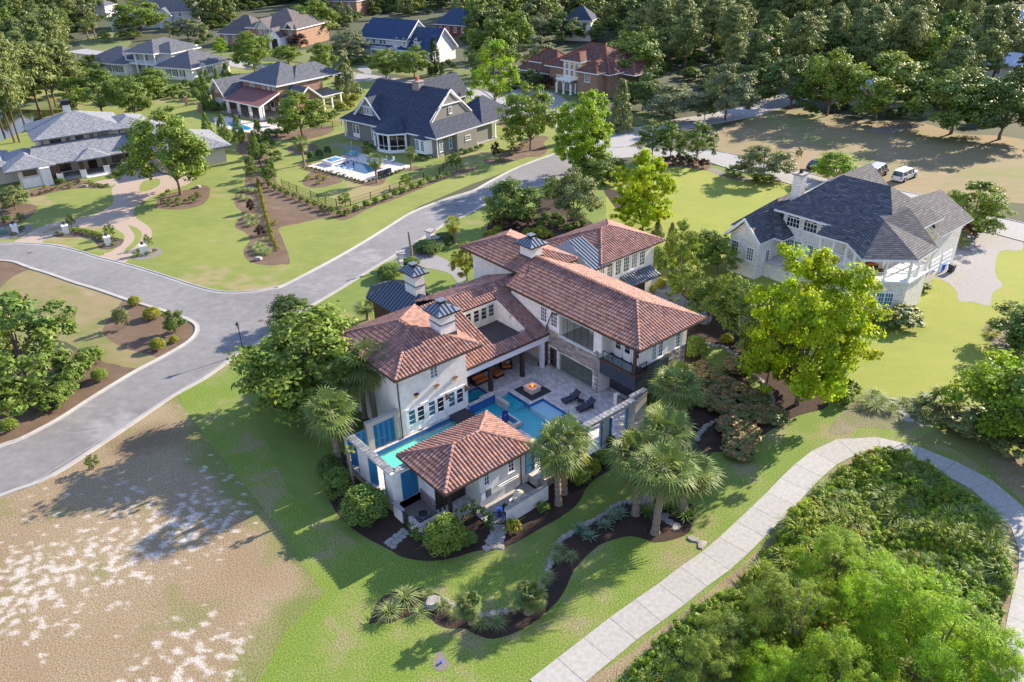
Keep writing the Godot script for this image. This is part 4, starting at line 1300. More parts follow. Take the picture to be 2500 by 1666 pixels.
# ---------- the villa
func chimney(parent: Node, x0: float, x1: float, z0: float, z1: float, y0: float, y1: float, band: float) -> void:
	var c := bx("chimney", parent, M.stucco, x0, x1, y0, y1, z0, z1)
	bx("chimney_band", c, M.metal_grey, x0 - 0.05, x1 + 0.05, band, band + 0.14, z0 - 0.05, z1 + 0.05)
	bx("chimney_flashing", c, M.metal_dark, x0 - 0.09, x1 + 0.09, y0, y0 + 0.5, z0 - 0.09, z1 + 0.09)
	bx("cap_fascia", c, M.brown, x0 - 0.42, x1 + 0.42, y1 - 0.06, y1 + 0.12, z0 - 0.42, z1 + 0.42)
	var f := hip(x0 - 0.46, x1 + 0.46, z0 - 0.46, z1 + 0.46, y1 + 0.13, 0.55)
	var mb := MB.new()
	for p: Array in f:
		mb.fan(p)
	obj("cap_roof", mb, M.metal_grey, c)
	for p: Array in f:
		seams(c, p, 0.42, M.metal_dark)
	var xm := (x0 + x1) * 0.5
	var zm := (z0 + z1) * 0.5
	var top := y1 + 0.13 + 0.55 * (minf(x1 - x0, z1 - z0) * 0.5 + 0.46)
	bx("flue", c, M.iron, xm - 0.26, xm + 0.26, top - 0.35, top + 0.12, zm - 0.26, zm + 0.26)
	bx("flue_hood", c, M.metal_grey, xm - 0.4, xm + 0.4, top + 0.16, top + 0.22, zm - 0.4, zm + 0.4)

func tiled(parent: Node, faces: Array, sd: int, single: int) -> void:
	for f: Array in faces:
		sd += 1
		single -= tiles(parent, f, sd, single)

func gutter(parent: Node, ring: Array) -> void:
	var mb := MB.new()
	for i in range(0, ring.size() - 1):
		mb.beam(ring[i] + V(0, -0.06, 0), ring[i + 1] + V(0, -0.06, 0), 0.14, 0.16)
	obj("gutter", mb, M.gutter, parent)

func villa() -> void:
	var v := thing("villa", "large stucco and stone villa with red clay tile roofs round a pool court", "house")
	var w := Node3D.new()
	# --- left wing
	var lw := bx("wall", v, M.stucco, -8.6, 0.0, 0.0, 7.55, 0.0, 7.45)
	var r1 := Node3D.new()
	r1.name = "roof"
	v.add_child(r1, true)
	var f := hip(-9.5, 1.1, -1.0, 8.1, 7.5, 0.37)
	tiled(r1, f, 10, 300)
	ridge_tiles(r1, [f[1][0], f[1][2], f[1][1], f[1][2], f[0][0], f[0][3], f[2][1], f[2][2], f[1][2], f[0][3]])
	var sof := MB.new()
	sof.box(-9.4, 1.0, 7.3, 7.46, -0.9, 8.0)
	obj("soffit", sof, M.brown, r1)
	gutter(r1, [V(-9.55, 7.48, -1.05), V(1.15, 7.48, -1.05), V(1.15, 7.48, 8.15), V(-9.55, 7.48, 8.15)])
	win(v, V(0.0, 6.02, 3.55), 90, 0.72, 1.0, 2, 3)
	for z: float in [5.72, 3.58, 1.4]:
		var fr := MB.new()
		fr.box(0.0, 0.06, 0.85, 3.42, z - 1.06, z - 0.96)
		fr.box(0.0, 0.06, 0.85, 3.42, z + 0.96, z + 1.06)
		fr.box(0.0, 0.06, 3.32, 3.42, z - 0.96, z + 0.96)
		var d := obj("french_door", fr, M.white, lw)
		leaf(d, "door_leaf", V(0.0, 0.86, z + 0.47), 90, 0.92, 2.42, M.white, true, M.pane_teal)
		leaf(d, "door_leaf", V(0.0, 0.86, z - 0.47), 90, 0.92, 2.42, M.white, true)
	for z: float in [5.62, 3.44, 1.39]:
		var s := MB.new()
		s.box(0.0, 0.2, 4.3, 4.62, z - 0.13, z + 0.13)
		var l := obj("wall_light", s, mat(S(226, 178, 128), 0.6), lw)
		bx("light_hood", l, M.brown, 0.0, 0.32, 4.64, 4.7, z - 0.22, z + 0.22)
	for z: float in [2.45, 0.3]:
		var s := MB.new()
		s.beam(V(0.0, 2.6, z), V(0.0, 3.3, z), 0.14, 0.14)
		s.beam(V(0.0, 3.22, z), V(0.62, 3.22, z), 0.14, 0.16)
		s.beam(V(0.03, 2.62, z), V(0.5, 3.2, z), 0.12, 0.12)
		obj("bracket", s, M.brown, lw)
	for q: Array in [[V(0.08, 7.3, 7.35), V(0.08, 0.8, 7.35)], [V(1.1, 7.3, -10.35), V(0.1, 7.0, -10.45), V(-0.6, 5.4, -10.45), V(-0.6, 0.8, -10.45)], [V(11.3, 7.6, -18.9), V(10.5, 7.2, -18.25), V(10.5, 0.6, -18.25)]]:
		var dp := MB.new()
		dp.tube(q, [0.06, 0.06, 0.06, 0.06], 6)
		obj("downpipe", dp, M.gutter, v)
	chimney(v, -2.9, -1.25, 0.05, 1.65, 7.9, 10.45, 9.35)
	# --- main wing
	var r2 := Node3D.new()
	r2.name = "roof"
	v.add_child(r2, true)
	var a := V(-6.7, 7.7, -10.3)
	var b := V(11.5, 7.7, -10.3)
	var c := V(6.95, 9.4, -14.85)
	var d2 := V(-7.95, 9.4, -14.85)
	var e := V(11.5, 7.7, -19.4)
	tiled(r2, [[a, b, c, d2, V(-5.3, 8.405, -12.19), V(-6.7, 8.405, -12.19)], [b, e, c], [e, V(-5.3, 7.7, -19.4), d2, c]], 30, 0)
	var g := hip(-16.7, -5.3, -19.4, -12.2, 8.4, 0.375)
	tiled(r2, g, 40, 0)
	ridge_tiles(r2, [b, c, e, c, c, d2, g[0][0], g[0][3], g[1][1], g[1][2], g[2][1], g[2][2], g[0][2], g[0][3], V(-6.7, 8.42, -12.2), a])
	bx("soffit", r2, M.brown, -6.6, 11.4, 7.5, 7.66, -19.3, -10.4)
	bx("soffit", r2, M.brown, -16.6, -5.4, 8.2, 8.36, -19.3, -12.3)
	gutter(r2, [V(-6.75, 7.68, -10.25), V(11.55, 7.68, -10.25), V(11.55, 7.68, -19.45)])
	gutter(r2, [V(-6.9, 8.38, -12.15), V(-16.75, 8.38, -12.15), V(-16.75, 8.38, -19.45)])
	bx("wall", v, M.stucco, -15.6, -6.2, 0.0, 8.3, -18.5, -12.9)
	var mw := bx("wall", v, M.stucco, -6.2, 0.98, 0.0, 7.6, -14.0, -10.62)
	bx("wall", v, M.stucco, -6.2, 6.4, 0.0, 7.6, -18.3, -14.01)
	bx("wall", v, M.stucco, 5.66, 6.4, 0.0, 7.6, -14.0, -10.62)
	bx("wall", v, M.stucco, 0.98, 5.66, 0.0, 0.84, -10.95, -10.62)
	bx("wall", v, M.stucco, 0.98, 5.66, 2.95, 4.78, -10.95, -10.62)
	bx("wall", v, M.stucco, 0.98, 5.66, 7.12, 7.6, -10.95, -10.62)
	bx("wall", v, M.stucco, 6.4, 10.4, 4.72, 7.6, -18.3, -12.2)
	bx("wall", v, M.stucco, 6.4, 10.4, 0.0, 4.72, -18.3, -15.3)
	for rm: Array in [[0.8, M.wood_floor, 7.12, 4.74], [0.0, M.paver, 2.95, 0.8]]:
		var room := bx("room_floor", v, rm[1], 0.99, 5.65, rm[3], rm[3] + 0.06, -14.0, -10.96)
		bx("room_wall", room, M.cream, 0.99, 5.65, rm[3] + 0.06, rm[2], -14.0, -13.94)
		bx("room_wall", room, M.cream, 0.985, 1.04, rm[3] + 0.06, rm[2], -13.93, -10.96)
		bx("room_wall", room, M.cream, 5.6, 5.655, rm[3] + 0.06, rm[2], -13.93, -10.96)
	for x: float in [2.6, 4.3]:
		bx("room_pillar", v, M.cream, x, x + 0.4, 4.8, 7.12, -13.6, -13.2)
	bx("room_door", v, M.brown, 3.2, 4.1, 4.8, 6.9, -13.94, -13.88)
	var pg := MB.new()
	for x: float in [0.98, 1.92, 2.85, 3.79, 4.72]:
		pg.quad(V(x + 0.012, 4.8, -10.8), V(x + 0.925, 4.8, -10.8), V(x + 0.925, 7.12, -10.8), V(x + 0.012, 7.12, -10.8))
	obj("loggia_glass", pg, M.glass, v)
	var pg2 := MB.new()
	pg2.quad(V(0.98, 0.85, -10.8), V(5.66, 0.85, -10.8), V(5.66, 2.95, -10.8), V(0.98, 2.95, -10.8))
	obj("salon_glass", pg2, mat_glass(Color(0.35, 0.42, 0.36, 0.5)), v)
	for x: float in [1.94, 2.87, 3.81, 4.74]:
		bx("glazing_bar", v, M.iron, x - 0.01, x + 0.01, 4.8, 7.12, -10.83, -10.78)
	win(v, V(-1.2, 6.35, -10.62), 0, 0.8, 1.5, 3, 4)
	win(v, V(0.3, 6.35, -10.62), 0, 0.8, 1.5, 3, 4)
	win(v, V(0.2, 2.1, -10.62), 0, 0.75, 1.75, 2, 3, M.brown)
	stones(mw, V(-0.95, 0.85, -10.62), 0, 7.35, 4.5, 7, [Rect2(1.9, 0.0, 4.74, 2.12), Rect2(0.65, 0.25, 1.0, 2.1), Rect2(1.9, 3.9, 4.74, 2.0), Rect2(0.65, 4.35, 1.2, 1.0)])
	bx("plinth", v, M.flag, -0.95, 6.45, 0.8, 0.98, -10.62, -10.46)
	# upper corner balcony
	var bal := bx("balcony", v, M.dark_wood, 6.42, 10.86, 4.42, 4.58, -12.22, -10.72)
	bx("balcony_floor", bal, M.charcoal, 6.45, 10.8, 4.585, 4.62, -12.2, -10.78)
	bx("balcony_edge", bal, M.brown, 6.4, 10.92, 4.44, 4.66, -10.72, -10.64)
	bx("balcony_edge", bal, M.brown, 10.86, 10.94, 4.44, 4.66, -12.3, -10.72)
	bx("balcony_screen", bal, M.metal_dark, 6.42, 10.86, 3.05, 4.43, -10.8, -10.74)
	bx("balcony_screen", bal, M.metal_dark, 10.8, 10.86, 2.6, 4.43, -15.3, -10.8)
	bx("balcony_screen", bal, M.metal_dark, 10.8, 10.86, 4.44, 5.0, -15.3, -12.32)
	bx("corner_post", bal, M.brown, 10.42, 10.68, 4.6, 7.5, -11.02, -10.78)
	bx("corner_pier", bal, M.stucco, 6.4, 6.75, 5.3, 7.5, -10.9, -10.55)
	rail_iron(bal, V(6.8, 4.62, -10.76), V(10.4, 4.62, -10.76), 0.95, M.glass)
	rail_iron(bal, V(10.82, 4.62, -10.9), V(10.82, 4.62, -12.2), 0.95, M.iron)
	for x: float in [7.35, 8.5, 9.6]:
		leaf(bal, "balcony_door", V(x, 4.64, -12.2), 0, 0.9, 2.3, M.white, true)
	win(v, V(10.4, 5.85, -13.62), 90, 0.5, 1.5, 2, 4)
	win(v, V(10.4, 5.85, -14.5), 90, 0.5, 1.5, 2, 4)
	win(v, V(10.4, 5.85, -16.9), 90, 0.55, 1.4, 2, 4)
	win(v, V(10.4, 1.9, -16.8), 90, 0.5, 1.3, 1, 2, M.brown)
	stones(v.get_node("wall"), V(10.4, 0.3, -15.3), 90, 3.0, 4.75, 17, [Rect2(1.1, 0.8, 0.9, 1.6)])
	stones(v.get_node("wall"), V(6.4, 0.8, -12.2), 0, 0.01, 0.1, 18)
	bx("sunroom_wall", v, M.black, 6.45, 9.75, 0.8, 4.4, -15.29, -12.3)
	for x: float in [6.42, 7.3, 8.9, 9.72]:
		bx("sunroom_mullion", v, M.brown, x, x + 0.07, 0.8, 4.4, -12.3, -12.24)
	for z: float in [-15.2, -13.8, -12.35]:
		bx("sunroom_mullion", v, M.iron, 9.76, 9.82, 0.8, 4.4, z, z + 0.07)
	var sg := MB.new()
	sg.quad(V(6.45, 0.8, -12.26), V(9.75, 0.8, -12.26), V(9.75, 4.3, -12.26), V(6.45, 4.3, -12.26))
	sg.quad(V(9.79, 0.8, -12.3), V(9.79, 0.8, -15.25), V(9.79, 4.3, -15.25), V(9.79, 4.3, -12.3))
	obj("sunroom_glass", sg, M.pane, v)
	chimney(v, -8.95, -7.15, -15.75, -14.25, 8.9, 10.6, 9.2)
	# --- loggia roof with the sunk terrace
	var r3 := Node3D.new()
	r3.name = "roof"
	v.add_child(r3, true)
	var ly := func(x: float) -> float: return 7.6 - 0.37 * (x + 8.4)
	var quad_on := func(x0: float, x1: float, z0: float, z1: float) -> Array: return [V(x1, ly.call(x1), z1), V(x1, ly.call(x1), z0), V(x0, ly.call(x0), z0), V(x0, ly.call(x0), z1)]
	tiled(r3, [quad_on.call(-8.4, -0.35, -4.3, 0.0), quad_on.call(-6.7, -0.35, -10.6, -8.72), quad_on.call(-8.4, -6.7, -13.2, -8.72), quad_on.call(-8.4, -6.35, -8.72, -4.3), quad_on.call(-1.65, -0.35, -8.72, -4.3), [V(-13, 5.9, -13.2), V(-13, 5.9, -3.0), V(-8.4, 7.6, -4.5), V(-8.4, 7.6, -13.2)]], 60, 0)
	ridge_tiles(r3, [V(-8.4, 7.6, -13.2), V(-8.4, 7.6, -4.3), V(-8.4, 7.6, -4.3), V(-7.2, 7.2, 0)])
	gutter(r3, [V(-0.3, 4.6, 0.0), V(-0.3, 4.6, -10.6)])
	bx("terrace_floor", r3, M.deck_dark, -6.4, -1.7, 4.3, 4.4, -8.75, -4.25)
	bx("terrace_wall", r3, M.stucco, -6.6, -6.35, 4.4, 6.72, -8.7, -4.3)
	var tw := MB.new()
	for z: Array in [[-8.95, -8.72], [-4.3, -4.07]]:
		var A := V(-6.5, 4.3, z[0])
		tw.hexa(A, V(-1.65, 4.3, z[0]), V(-1.65, 4.3, z[1]), V(-6.5, 4.3, z[1]), V(-6.5, 6.82, z[0]), V(-1.65, 5.02, z[0]), V(-1.65, 5.02, z[1]), V(-6.5, 6.82, z[1]))
	obj("terrace_cheek", tw, M.stucco, r3)
	for z: float in [-8.0, -7.05, -6.1, -5.1]:
		leaf(r3, "terrace_door", V(-6.34, 4.4, z), 90, 0.86, 2.1, M.cream, true)
	rail_iron(r3, V(-1.75, 4.42, -8.7), V(-1.75, 4.42, -4.3), 0.75, M.glass)
	bx("terrace_lamp", r3, mat(S(226, 178, 128), 0.6), -4.2, -4.0, 5.55, 5.8, -8.71, -8.6)
	bx("terrace_trim", r3, M.brown, -6.4, -6.28, 6.72, 6.86, -8.72, -4.3)
	bx("loggia_beam", v, M.trim, -0.75, -0.4, 3.75, 4.5, -10.6, 0.0)
	bx("loggia_ceiling", v, M.brown, -6.6, -0.76, 4.0, 4.29, -10.6, 0.0)
	bx("loggia_wall", v, M.cream, -8.4, -6.5, 0.0, 4.3, -12.8, 0.0)
	bx("loggia_window", v, M.pane, -6.49, -6.44, 1.0, 3.4, -9.6, -1.2)
	for z: float in [-3.16, -7.15]:
		bx("column", v, M.dark_wood, -0.76, -0.4, 0.9, 3.76, z - 0.18, z + 0.18)
	bx("column", v, M.trim, -0.8, -0.4, 0.9, 3.76, -9.95, -9.6)
	# --- garage wing behind
	var r4 := Node3D.new()
	r4.name = "roof"
	v.add_child(r4, true)
	var gf := hip(-14.0, -4.7, -32.8, -22.2, 7.0, 0.37)
	tiled(r4, gf, 80, 0)
	ridge_tiles(r4, [gf[0][0], gf[0][2], gf[0][1], gf[0][2], gf[1][1], gf[1][2], gf[2][1], gf[2][2], gf[0][2], gf[1][2]])
	bx("soffit", r4, M.brown, -13.9, -4.8, 6.8, 6.96, -32.7, -22.3)
	var gw := bx("wall", v, M.stucco, -13.2, -5.6, 0.0, 6.9, -32.0, -21.4)
	bx("wall", v, M.stucco, -11.5, -6.0, 0.0, 6.2, -21.4, -18.3)
	for i in 6:
		win(gw, V(-5.6, 5.35, -23.2 - i * 1.35), 90, 0.85, 1.7, 3, 4)
	var sh := [V(-4.5, 6.9, -20.5), V(-4.5, 6.9, -23.7), V(-9.3, 8.72, -23.7), V(-9.3, 8.72, -21.6)]
	var ms := roof(v, [sh, [V(-10.8, 7.6, -20.9), V(-4.5, 6.9, -20.5), V(-9.3, 8.72, -21.6)]], M.metal_grey, M.gutter)
	seams(ms, sh, 0.45)
	var aw := [V(-3.9, 3.3, -26.2), V(-3.9, 3.3, -31.6), V(-5.6, 4.0, -31.6), V(-5.6, 4.0, -26.2)]
	seams(roof(v, [aw], M.metal_grey, M.brown, 0.15, "awning"), aw, 0.4)
	bx("garage_door", gw, M.pane, -5.58, -5.52, 0.1, 2.6, -30.6, -26.6)
	for z: float in [-30.6, -29.3, -27.9, -26.6]:
		bx("door_bar", gw, M.brown, -5.56, -5.48, 0.1, 2.6, z - 0.04, z + 0.04)
	# --- metal roofed pavilion and porch on the street side
	var pv := Node3D.new()
	pv.name = "pavilion"
	v.add_child(pv, true)
	bx("pavilion_wall", pv, M.brown, -20.8, -11.0, 0.8, 4.5, -6.4, -2.6)
	bx("pavilion_base", pv, M.stucco, -20.9, -10.9, 0.0, 1.1, -6.5, -2.5)
	var P := V(-18.4, 6.25, -4.3)
	var Q := V(-13.4, 6.25, -4.3)
	var pf := [[V(-20.3, 4.45, -1.55), V(-12.4, 4.45, -1.6), Q, P], [V(-12.4, 4.45, -1.6), V(-11.2, 4.45, -7.0), Q], [V(-11.2, 4.45, -7.0), V(-21.0, 4.45, -7.0), P, Q], [V(-21.0, 4.45, -7.0), V(-22.3, 4.45, -5.4), V(-22.3, 4.45, -3.4), P], [V(-22.3, 4.45, -3.4), V(-20.3, 4.45, -1.55), P]]
	var pr := roof(pv, pf, M.metal_dark, M.brown, 0.3, "pavilion_roof")
	for q: Array in pf:
		seams(pr, q, 0.5)
	chimney(pv, -15.75, -13.75, -5.1, -3.9, 5.2, 8.4, 7.0)
	var sl := [V(-16.7, 4.15, -10.5), V(-8.4, 5.1, -10.5), V(-8.4, 5.1, -12.95), V(-15.4, 4.6, -12.95)]
	seams(roof(v, [sl], M.metal_dark, M.brown, 0.35, "porch_roof"), sl, 0.5)
	bx("porch_wall", v, M.brown, -15.4, -9.0, 0.0, 4.1, -12.6, -11.2)
	# --- link wall with step-down at the street side of the left wing
	bx("wall", v, M.stucco, -11.5, -8.6, 0.0, 4.2, -2.0, 6.0)
	w.free()

func mat_glass(c: Color) -> StandardMaterial3D:
	var m := mat(c, 0.05)
	m.transparency = BaseMaterial3D.TRANSPARENCY_ALPHA
	return m

func rail_iron(parent: Node, a: Vector3, b: Vector3, h: float, m: Material) -> void:
	var mb := MB.new()
	var u := V(0, h, 0)
	mb.beam(a + u, b + u, 0.06, 0.05)
	mb.beam(a + V(0, 0.08, 0), b + V(0, 0.08, 0), 0.04, 0.04)
	var n := maxi(1, int(a.distance_to(b) / 1.1))
	for i in n + 1:
		var p := a.lerp(b, float(i) / n)
		mb.beam(p, p + u, 0.05, 0.05)
	if m == M.iron:
		for i in n * 6:
			var p := a.lerp(b, (i + 0.5) / (n * 6))
			var q := a.lerp(b, (i + 1.5) / (n * 6))
			mb.beam(p + V(0, 0.1, 0), q + u, 0.02, 0.02)
			mb.beam(q + V(0, 0.1, 0), p + u, 0.02, 0.02)
	var o := obj("railing", mb, M.iron, parent)
	if m != M.iron:
		var g := MB.new()
		g.quad(a + V(0, 0.1, 0), b + V(0, 0.1, 0), b + u, a + u)
		obj("railing_glass", g, m, o)

# ---------- deck, pools and everything on them
func pool_court() -> void:
	# raised court: rectangles of paving round the water
	var deck := Node3D.new()
	deck.name = "pool_deck"
	add_child(deck)
	deck.set_meta("kind", "structure")
	var slab := func(x0: float, x1: float, z0: float, z1: float, y1: float) -> void:
		bx("paving", deck, M.paver, x0, x1, 0.0, y1, z0, z1)
	slab.call(-6.5, -0.2, -10.62, -3.0, 0.9)
	slab.call(-6.5, -2.1, -3.0, 0.0, 0.9)
	slab.call(-2.1, -0.5, -3.0, -2.75, 0.9)
	slab.call(-0.2, 3.6, -10.62, -6.1, 0.8)
	slab.call(-0.2, 0.5, -6.1, -3.0, 0.8)
	slab.call(0.5, 3.6, -6.1, -4.45, 0.8)
	slab.call(3.6, 9.2, -10.62, -6.1, 0.8)
	slab.call(9.2, 12.3, -10.62, -3.0, 0.8)
	slab.call(8.4, 12.3, -3.0, 2.4, 0.8)
	slab.call(6.0, 8.4, -1.3, 2.4, 0.8)
	slab.call(6.4, 9.7, -12.24, -10.62, 0.8)
	slab.call(-0.2, 0.3, 0.0, 12.8, 0.8)
	slab.call(0.3, 3.5, 10.46, 12.8, 0.8)
	slab.call(3.5, 7.2, 0.8, 12.8, 0.8)
	slab.call(3.5, 6.0, -1.0, 0.8, 0.8)
	bx("bridge", deck, M.deck_dark, -0.02, 3.6, 0.81, 0.88, 0.46, 2.37)
	# basins
	var pool := Node3D.new()
	pool.name = "swimming_pool"
	add_child(pool)
	tag(pool, "turquoise swimming pool with blue tile edge and pale sun shelf in the court", "pool")
	bx("basin_floor", pool, M.basin, 0.3, 9.2, 0.01, 0.05, -6.1, 0.46)
	bx("sun_shelf", pool, M.basin_pale, 3.62, 6.45, 0.05, 0.5, -6.08, -4.48)
	for i in 4:
		bx("pool_step", pool, M.basin, 0.55, 2.9 - i * 0.05, 0.05, 0.5 - i * 0.12, -4.4 + i * 0.32, -4.08 + i * 0.32)
	for i in 3:
		bx("pool_step", pool, M.basin, 6.5, 9.18, 0.05, 0.45 - i * 0.12, -2.0 - i * 0.45, -1.5 - i * 0.45)
	var rim := MB.new()
	for q: Array in [[0.5, 3.62, -4.49, -4.43], [3.58, 3.64, -6.12, -4.46], [3.6, 9.2, -6.14, -6.08], [9.16, 9.22, -6.1, -1.6], [0.3, 0.36, -3.2, 0.46], [6.0, 9.2, -1.36, -1.3]]:
		rim.box(q[0], q[1], 0.3, 0.79, q[2], q[3])
	obj("tile_band", rim, M.tile_blue, pool)
	var lin := MB.new()
	for q: Array in [[0.5, 0.53, -6.1, -3.0], [0.5, 3.6, -4.46, -4.44], [9.17, 9.2, -6.1, -1.3], [3.6, 9.2, -6.1, -6.07], [6.0, 9.2, -1.33, -1.3]]:
		lin.box(q[0], q[1], 0.02, 0.4, q[2], q[3])
	obj("basin_wall", lin, M.basin, pool)
	var wt := MB.new()
	wt.quad(V(0.3, 0.66, 0.46), V(9.2, 0.66, 0.46), V(9.2, 0.66, -6.1), V(0.3, 0.66, -6.1))
	obj("water", wt, M.water, pool)
	bx("coping_wall", pool, M.paver, 0.42, 2.07, 0.0, 0.82, -3.25, -2.85)
	var lap := Node3D.new()
	lap.name = "lap_pool"
	add_child(lap)
	tag(lap, "long narrow mint green lap pool between the white wing and the pool house", "pool")
	bx("basin_floor", lap, M.basin_mint, 0.3, 3.5, 0.02, 0.1, 0.46, 10.46)
	var rim2 := MB.new()
	rim2.box(0.28, 0.33, 0.3, 0.79, 0.46, 10.46)
	rim2.box(3.47, 3.52, 0.3, 0.79, 0.46, 10.46)
	rim2.box(0.3, 3.5, 0.3, 0.79, 10.43, 10.48)
	obj("tile_band", rim2, M.tile_blue, lap)
	var w2 := MB.new()
	w2.quad(V(0.33, 0.66, 10.43), V(3.47, 0.66, 10.43), V(3.47, 0.66, 2.37), V(0.33, 0.66, 2.37))
	obj("water", w2, M.water, lap)
	var spa := Node3D.new()
	spa.name = "spa"
	add_child(spa)
	tag(spa, "small square raised spa with a bench beside the white wall", "pool")
	bx("basin_floor", spa, M.basin, -2.0, 0.2, 0.02, 0.05, -2.75, 0.0)
	bx("spa_bench", spa, M.basin, -2.0, -1.3, 0.05, 0.55, -2.75, 0.0)
	bx("spa_bench", spa, M.basin, -1.3, 0.0, 0.05, 0.55, -2.75, -2.1)
	bx("spa_wall", spa, M.tile_blue, 0.0, 0.3, 0.0, 1.0, -2.9, 0.1)
	bx("spa_coping", spa, M.paver, -0.3, 0.33, 1.0, 1.07, -2.9, -1.5)
	bx("spa_coping", spa, M.paver, -0.05, 0.33, 1.0, 1.07, -1.5, 0.1)
	bx("tile_band", spa, M.tile_blue, -2.1, -0.2, 0.6, 0.89, -2.8, -2.72)
	bx("tile_band", spa, M.tile_blue, -2.12, -2.04, 0.6, 0.89, -2.8, 0.0)
	var w3 := MB.new()
	w3.quad(V(-2.05, 0.84, 0.0), V(0.0, 0.84, 0.0), V(0.0, 0.84, -2.74), V(-2.05, 0.84, -2.74))
	obj("water", w3, M.water, spa)
	var pp := bx("planter_pool", self, M.paver, 3.4, 5.4, 0.55, 0.95, -1.95, -1.0)
	tag(pp, "low stone box of water jutting into the pool beside the pool house roof", "planter")
	bx("planter_water", pp, M.basin_deep, 3.65, 5.1, 0.955, 0.965, -1.75, -1.2)
	bx("tile_band", pp, M.tile_blue, 3.4, 5.44, 0.5, 0.8, -1.99, -1.955)
	var vase := MB.new()
	vase.lathe(V(4.5, 0.95, -0.75), [0.12, 0, 0.2, 0.05, 0.3, 0.3, 0.34, 0.6, 0.3, 0.9, 0.24, 1.05, 0.3, 1.12, 0.26, 1.12, 0.18, 0.95, 0.0, 0.9], 16)
	tag(obj("vase", vase, mat(S(18, 40, 120), 0.15)), "tall cobalt blue glazed jar at the pool edge", "vase")
	# fire pit on its dark mat
	tag(bx("mat", self, mat(S(64, 54, 60), 0.95, cache.grain, 0.5), 0.62, 3.3, 0.803, 0.815, -7.55, -5.0), "dark square mat under the fire pit", "mat")
	var fp := Node3D.new()
	fp.name = "fire_pit"
	add_child(fp)
	tag(fp, "square pale stone fire pit with burning flames on a dark mat", "fire pit")
	fp.position = V(1.93, 0.815, -6.25)
	bx("pit_base", fp, M.cream, -0.58, 0.58, 0.0, 0.42, -0.58, 0.58)
	var lip := MB.new()
	for q: Array in [[-0.66, 0.66, -0.66, -0.3], [-0.66, 0.66, 0.3, 0.66], [-0.66, -0.3, -0.3, 0.3], [0.3, 0.66, -0.3, 0.3]]:
		lip.box(q[0], q[1], 0.42, 0.5, q[2], q[3])
	obj("pit_top", lip, M.paver, fp)
	bx("ember_bed", fp, M.black, -0.3, 0.3, 0.42, 0.44, -0.3, 0.3)
	var fl := mat(S(255, 140, 40), 1.0)
	fl.emission_enabled = true
	fl.emission = Color(1.0, 0.42, 0.08)
	fl.emission_energy_multiplier = 1.4
	for q: Array in [[0.0, 0.0, 0.36, 0.09], [0.1, 0.05, 0.26, 0.07], [-0.1, 0.02, 0.3, 0.07], [0.03, -0.1, 0.22, 0.06]]:
		var m := MB.new()
		m.lathe(V(q[0], 0.44, q[1]), [q[3] * 0.7, 0, q[3], q[2] * 0.25, q[3] * 0.55, q[2] * 0.6, 0.0, q[2]], 7)
		obj("flame", m, fl, fp)
	var ol := OmniLight3D.new()
	ol.name = "fire_light"
	ol.light_color = Color(1.0, 0.55, 0.2)
	ol.light_energy = 0.15
	ol.light_size = 0.15
	ol.omni_range = 40.0
	ol.omni_attenuation = 2.0
	ol.shadow_enabled = true
	ol.position = V(0, 0.75, 0)
	fp.add_child(ol)
	# loungers and side table
	var lo := thing("sun_lounger", "dark blue grey sun lounger nearer the fire pit, backrest raised", "sun lounger", V(5.75, 0.8, -7.85), -8, "dark loungers beside the pool")
	var base := MB.new()
	base.box(-0.34, 0.34, 0.22, 0.28, -0.6, 1.0)
	var cush := MB.new()
	cush.box(-0.36, 0.36, 0.28, 0.4, -0.25, 1.02)
	obj("frame", base, M.wicker, lo)
	obj("cushion", cush, M.charcoal, lo)
	var back := MB.new()
	back.obox(Transform3D(Basis(Vector3.RIGHT, 0.85), V(0, 0.6, -0.52)), V(0.72, 0.12, 0.82))
	obj("backrest", back, M.charcoal, lo)
	for s: float in [-0.4, 0.4]:
		bx("armrest", lo, M.wicker, s - 0.04, s + 0.04, 0.5, 0.55, -0.55, -0.05)
		bx("arm_post", lo, M.wicker, s - 0.03, s + 0.03, 0.2, 0.5, -0.12, -0.06)
	for q: Array in [[-0.3, -0.55], [0.3, -0.55], [-0.3, 0.9], [0.3, 0.9]]:
		bx("leg", lo, M.wicker, q[0] - 0.03, q[0] + 0.03, 0.0, 0.24, q[1] - 0.03, q[1] + 0.03)
	dup(lo, V(7.65, 0.8, -7.9), -8, "dark blue grey sun lounger nearer the shutter wall, backrest raised")
	var st := thing("side_table", "small brown wicker side table between the two dark loungers", "side table", V(6.78, 0.8, -8.0), 20)
	bx("table_top", st, M.wicker, -0.26, 0.26, 0.42, 0.47, -0.26, 0.26)
	for q: Array in [[-0.2, -0.2], [0.2, -0.2], [-0.2, 0.2], [0.2, 0.2]]:
		bx("leg", st, M.wicker, q[0] - 0.03, q[0] + 0.03, 0.0, 0.42, q[1] - 0.03, q[1] + 0.03)
	# loggia seats
	sofa("sofa", "long dark wicker sofa with orange cushions by the loggia column", V(-2.5, 0.9, -3.5), 90, 2.2, "sofa")
	sofa("armchair", "wide dark wicker armchair with orange cushion at the back of the loggia", V(-2.9, 0.9, -7.0), 60, 1.2, "armchair")
	sofa("sofa", "dark wicker sofa with orange cushions against the loggia wall", V(-5.0, 0.9, -5.0), 0, 2.4, "sofa")
	var ot := thing("ottoman", "square orange topped wicker ottoman in the middle of the loggia", "ottoman", V(-2.4, 0.9, -5.35))
	bx("base", ot, M.wicker, -0.55, 0.55, 0.0, 0.3, -0.55, 0.55)
	bx("cushion", ot, M.orange, -0.53, 0.53, 0.3, 0.44, -0.53, 0.53)
	var ub := MB.new()
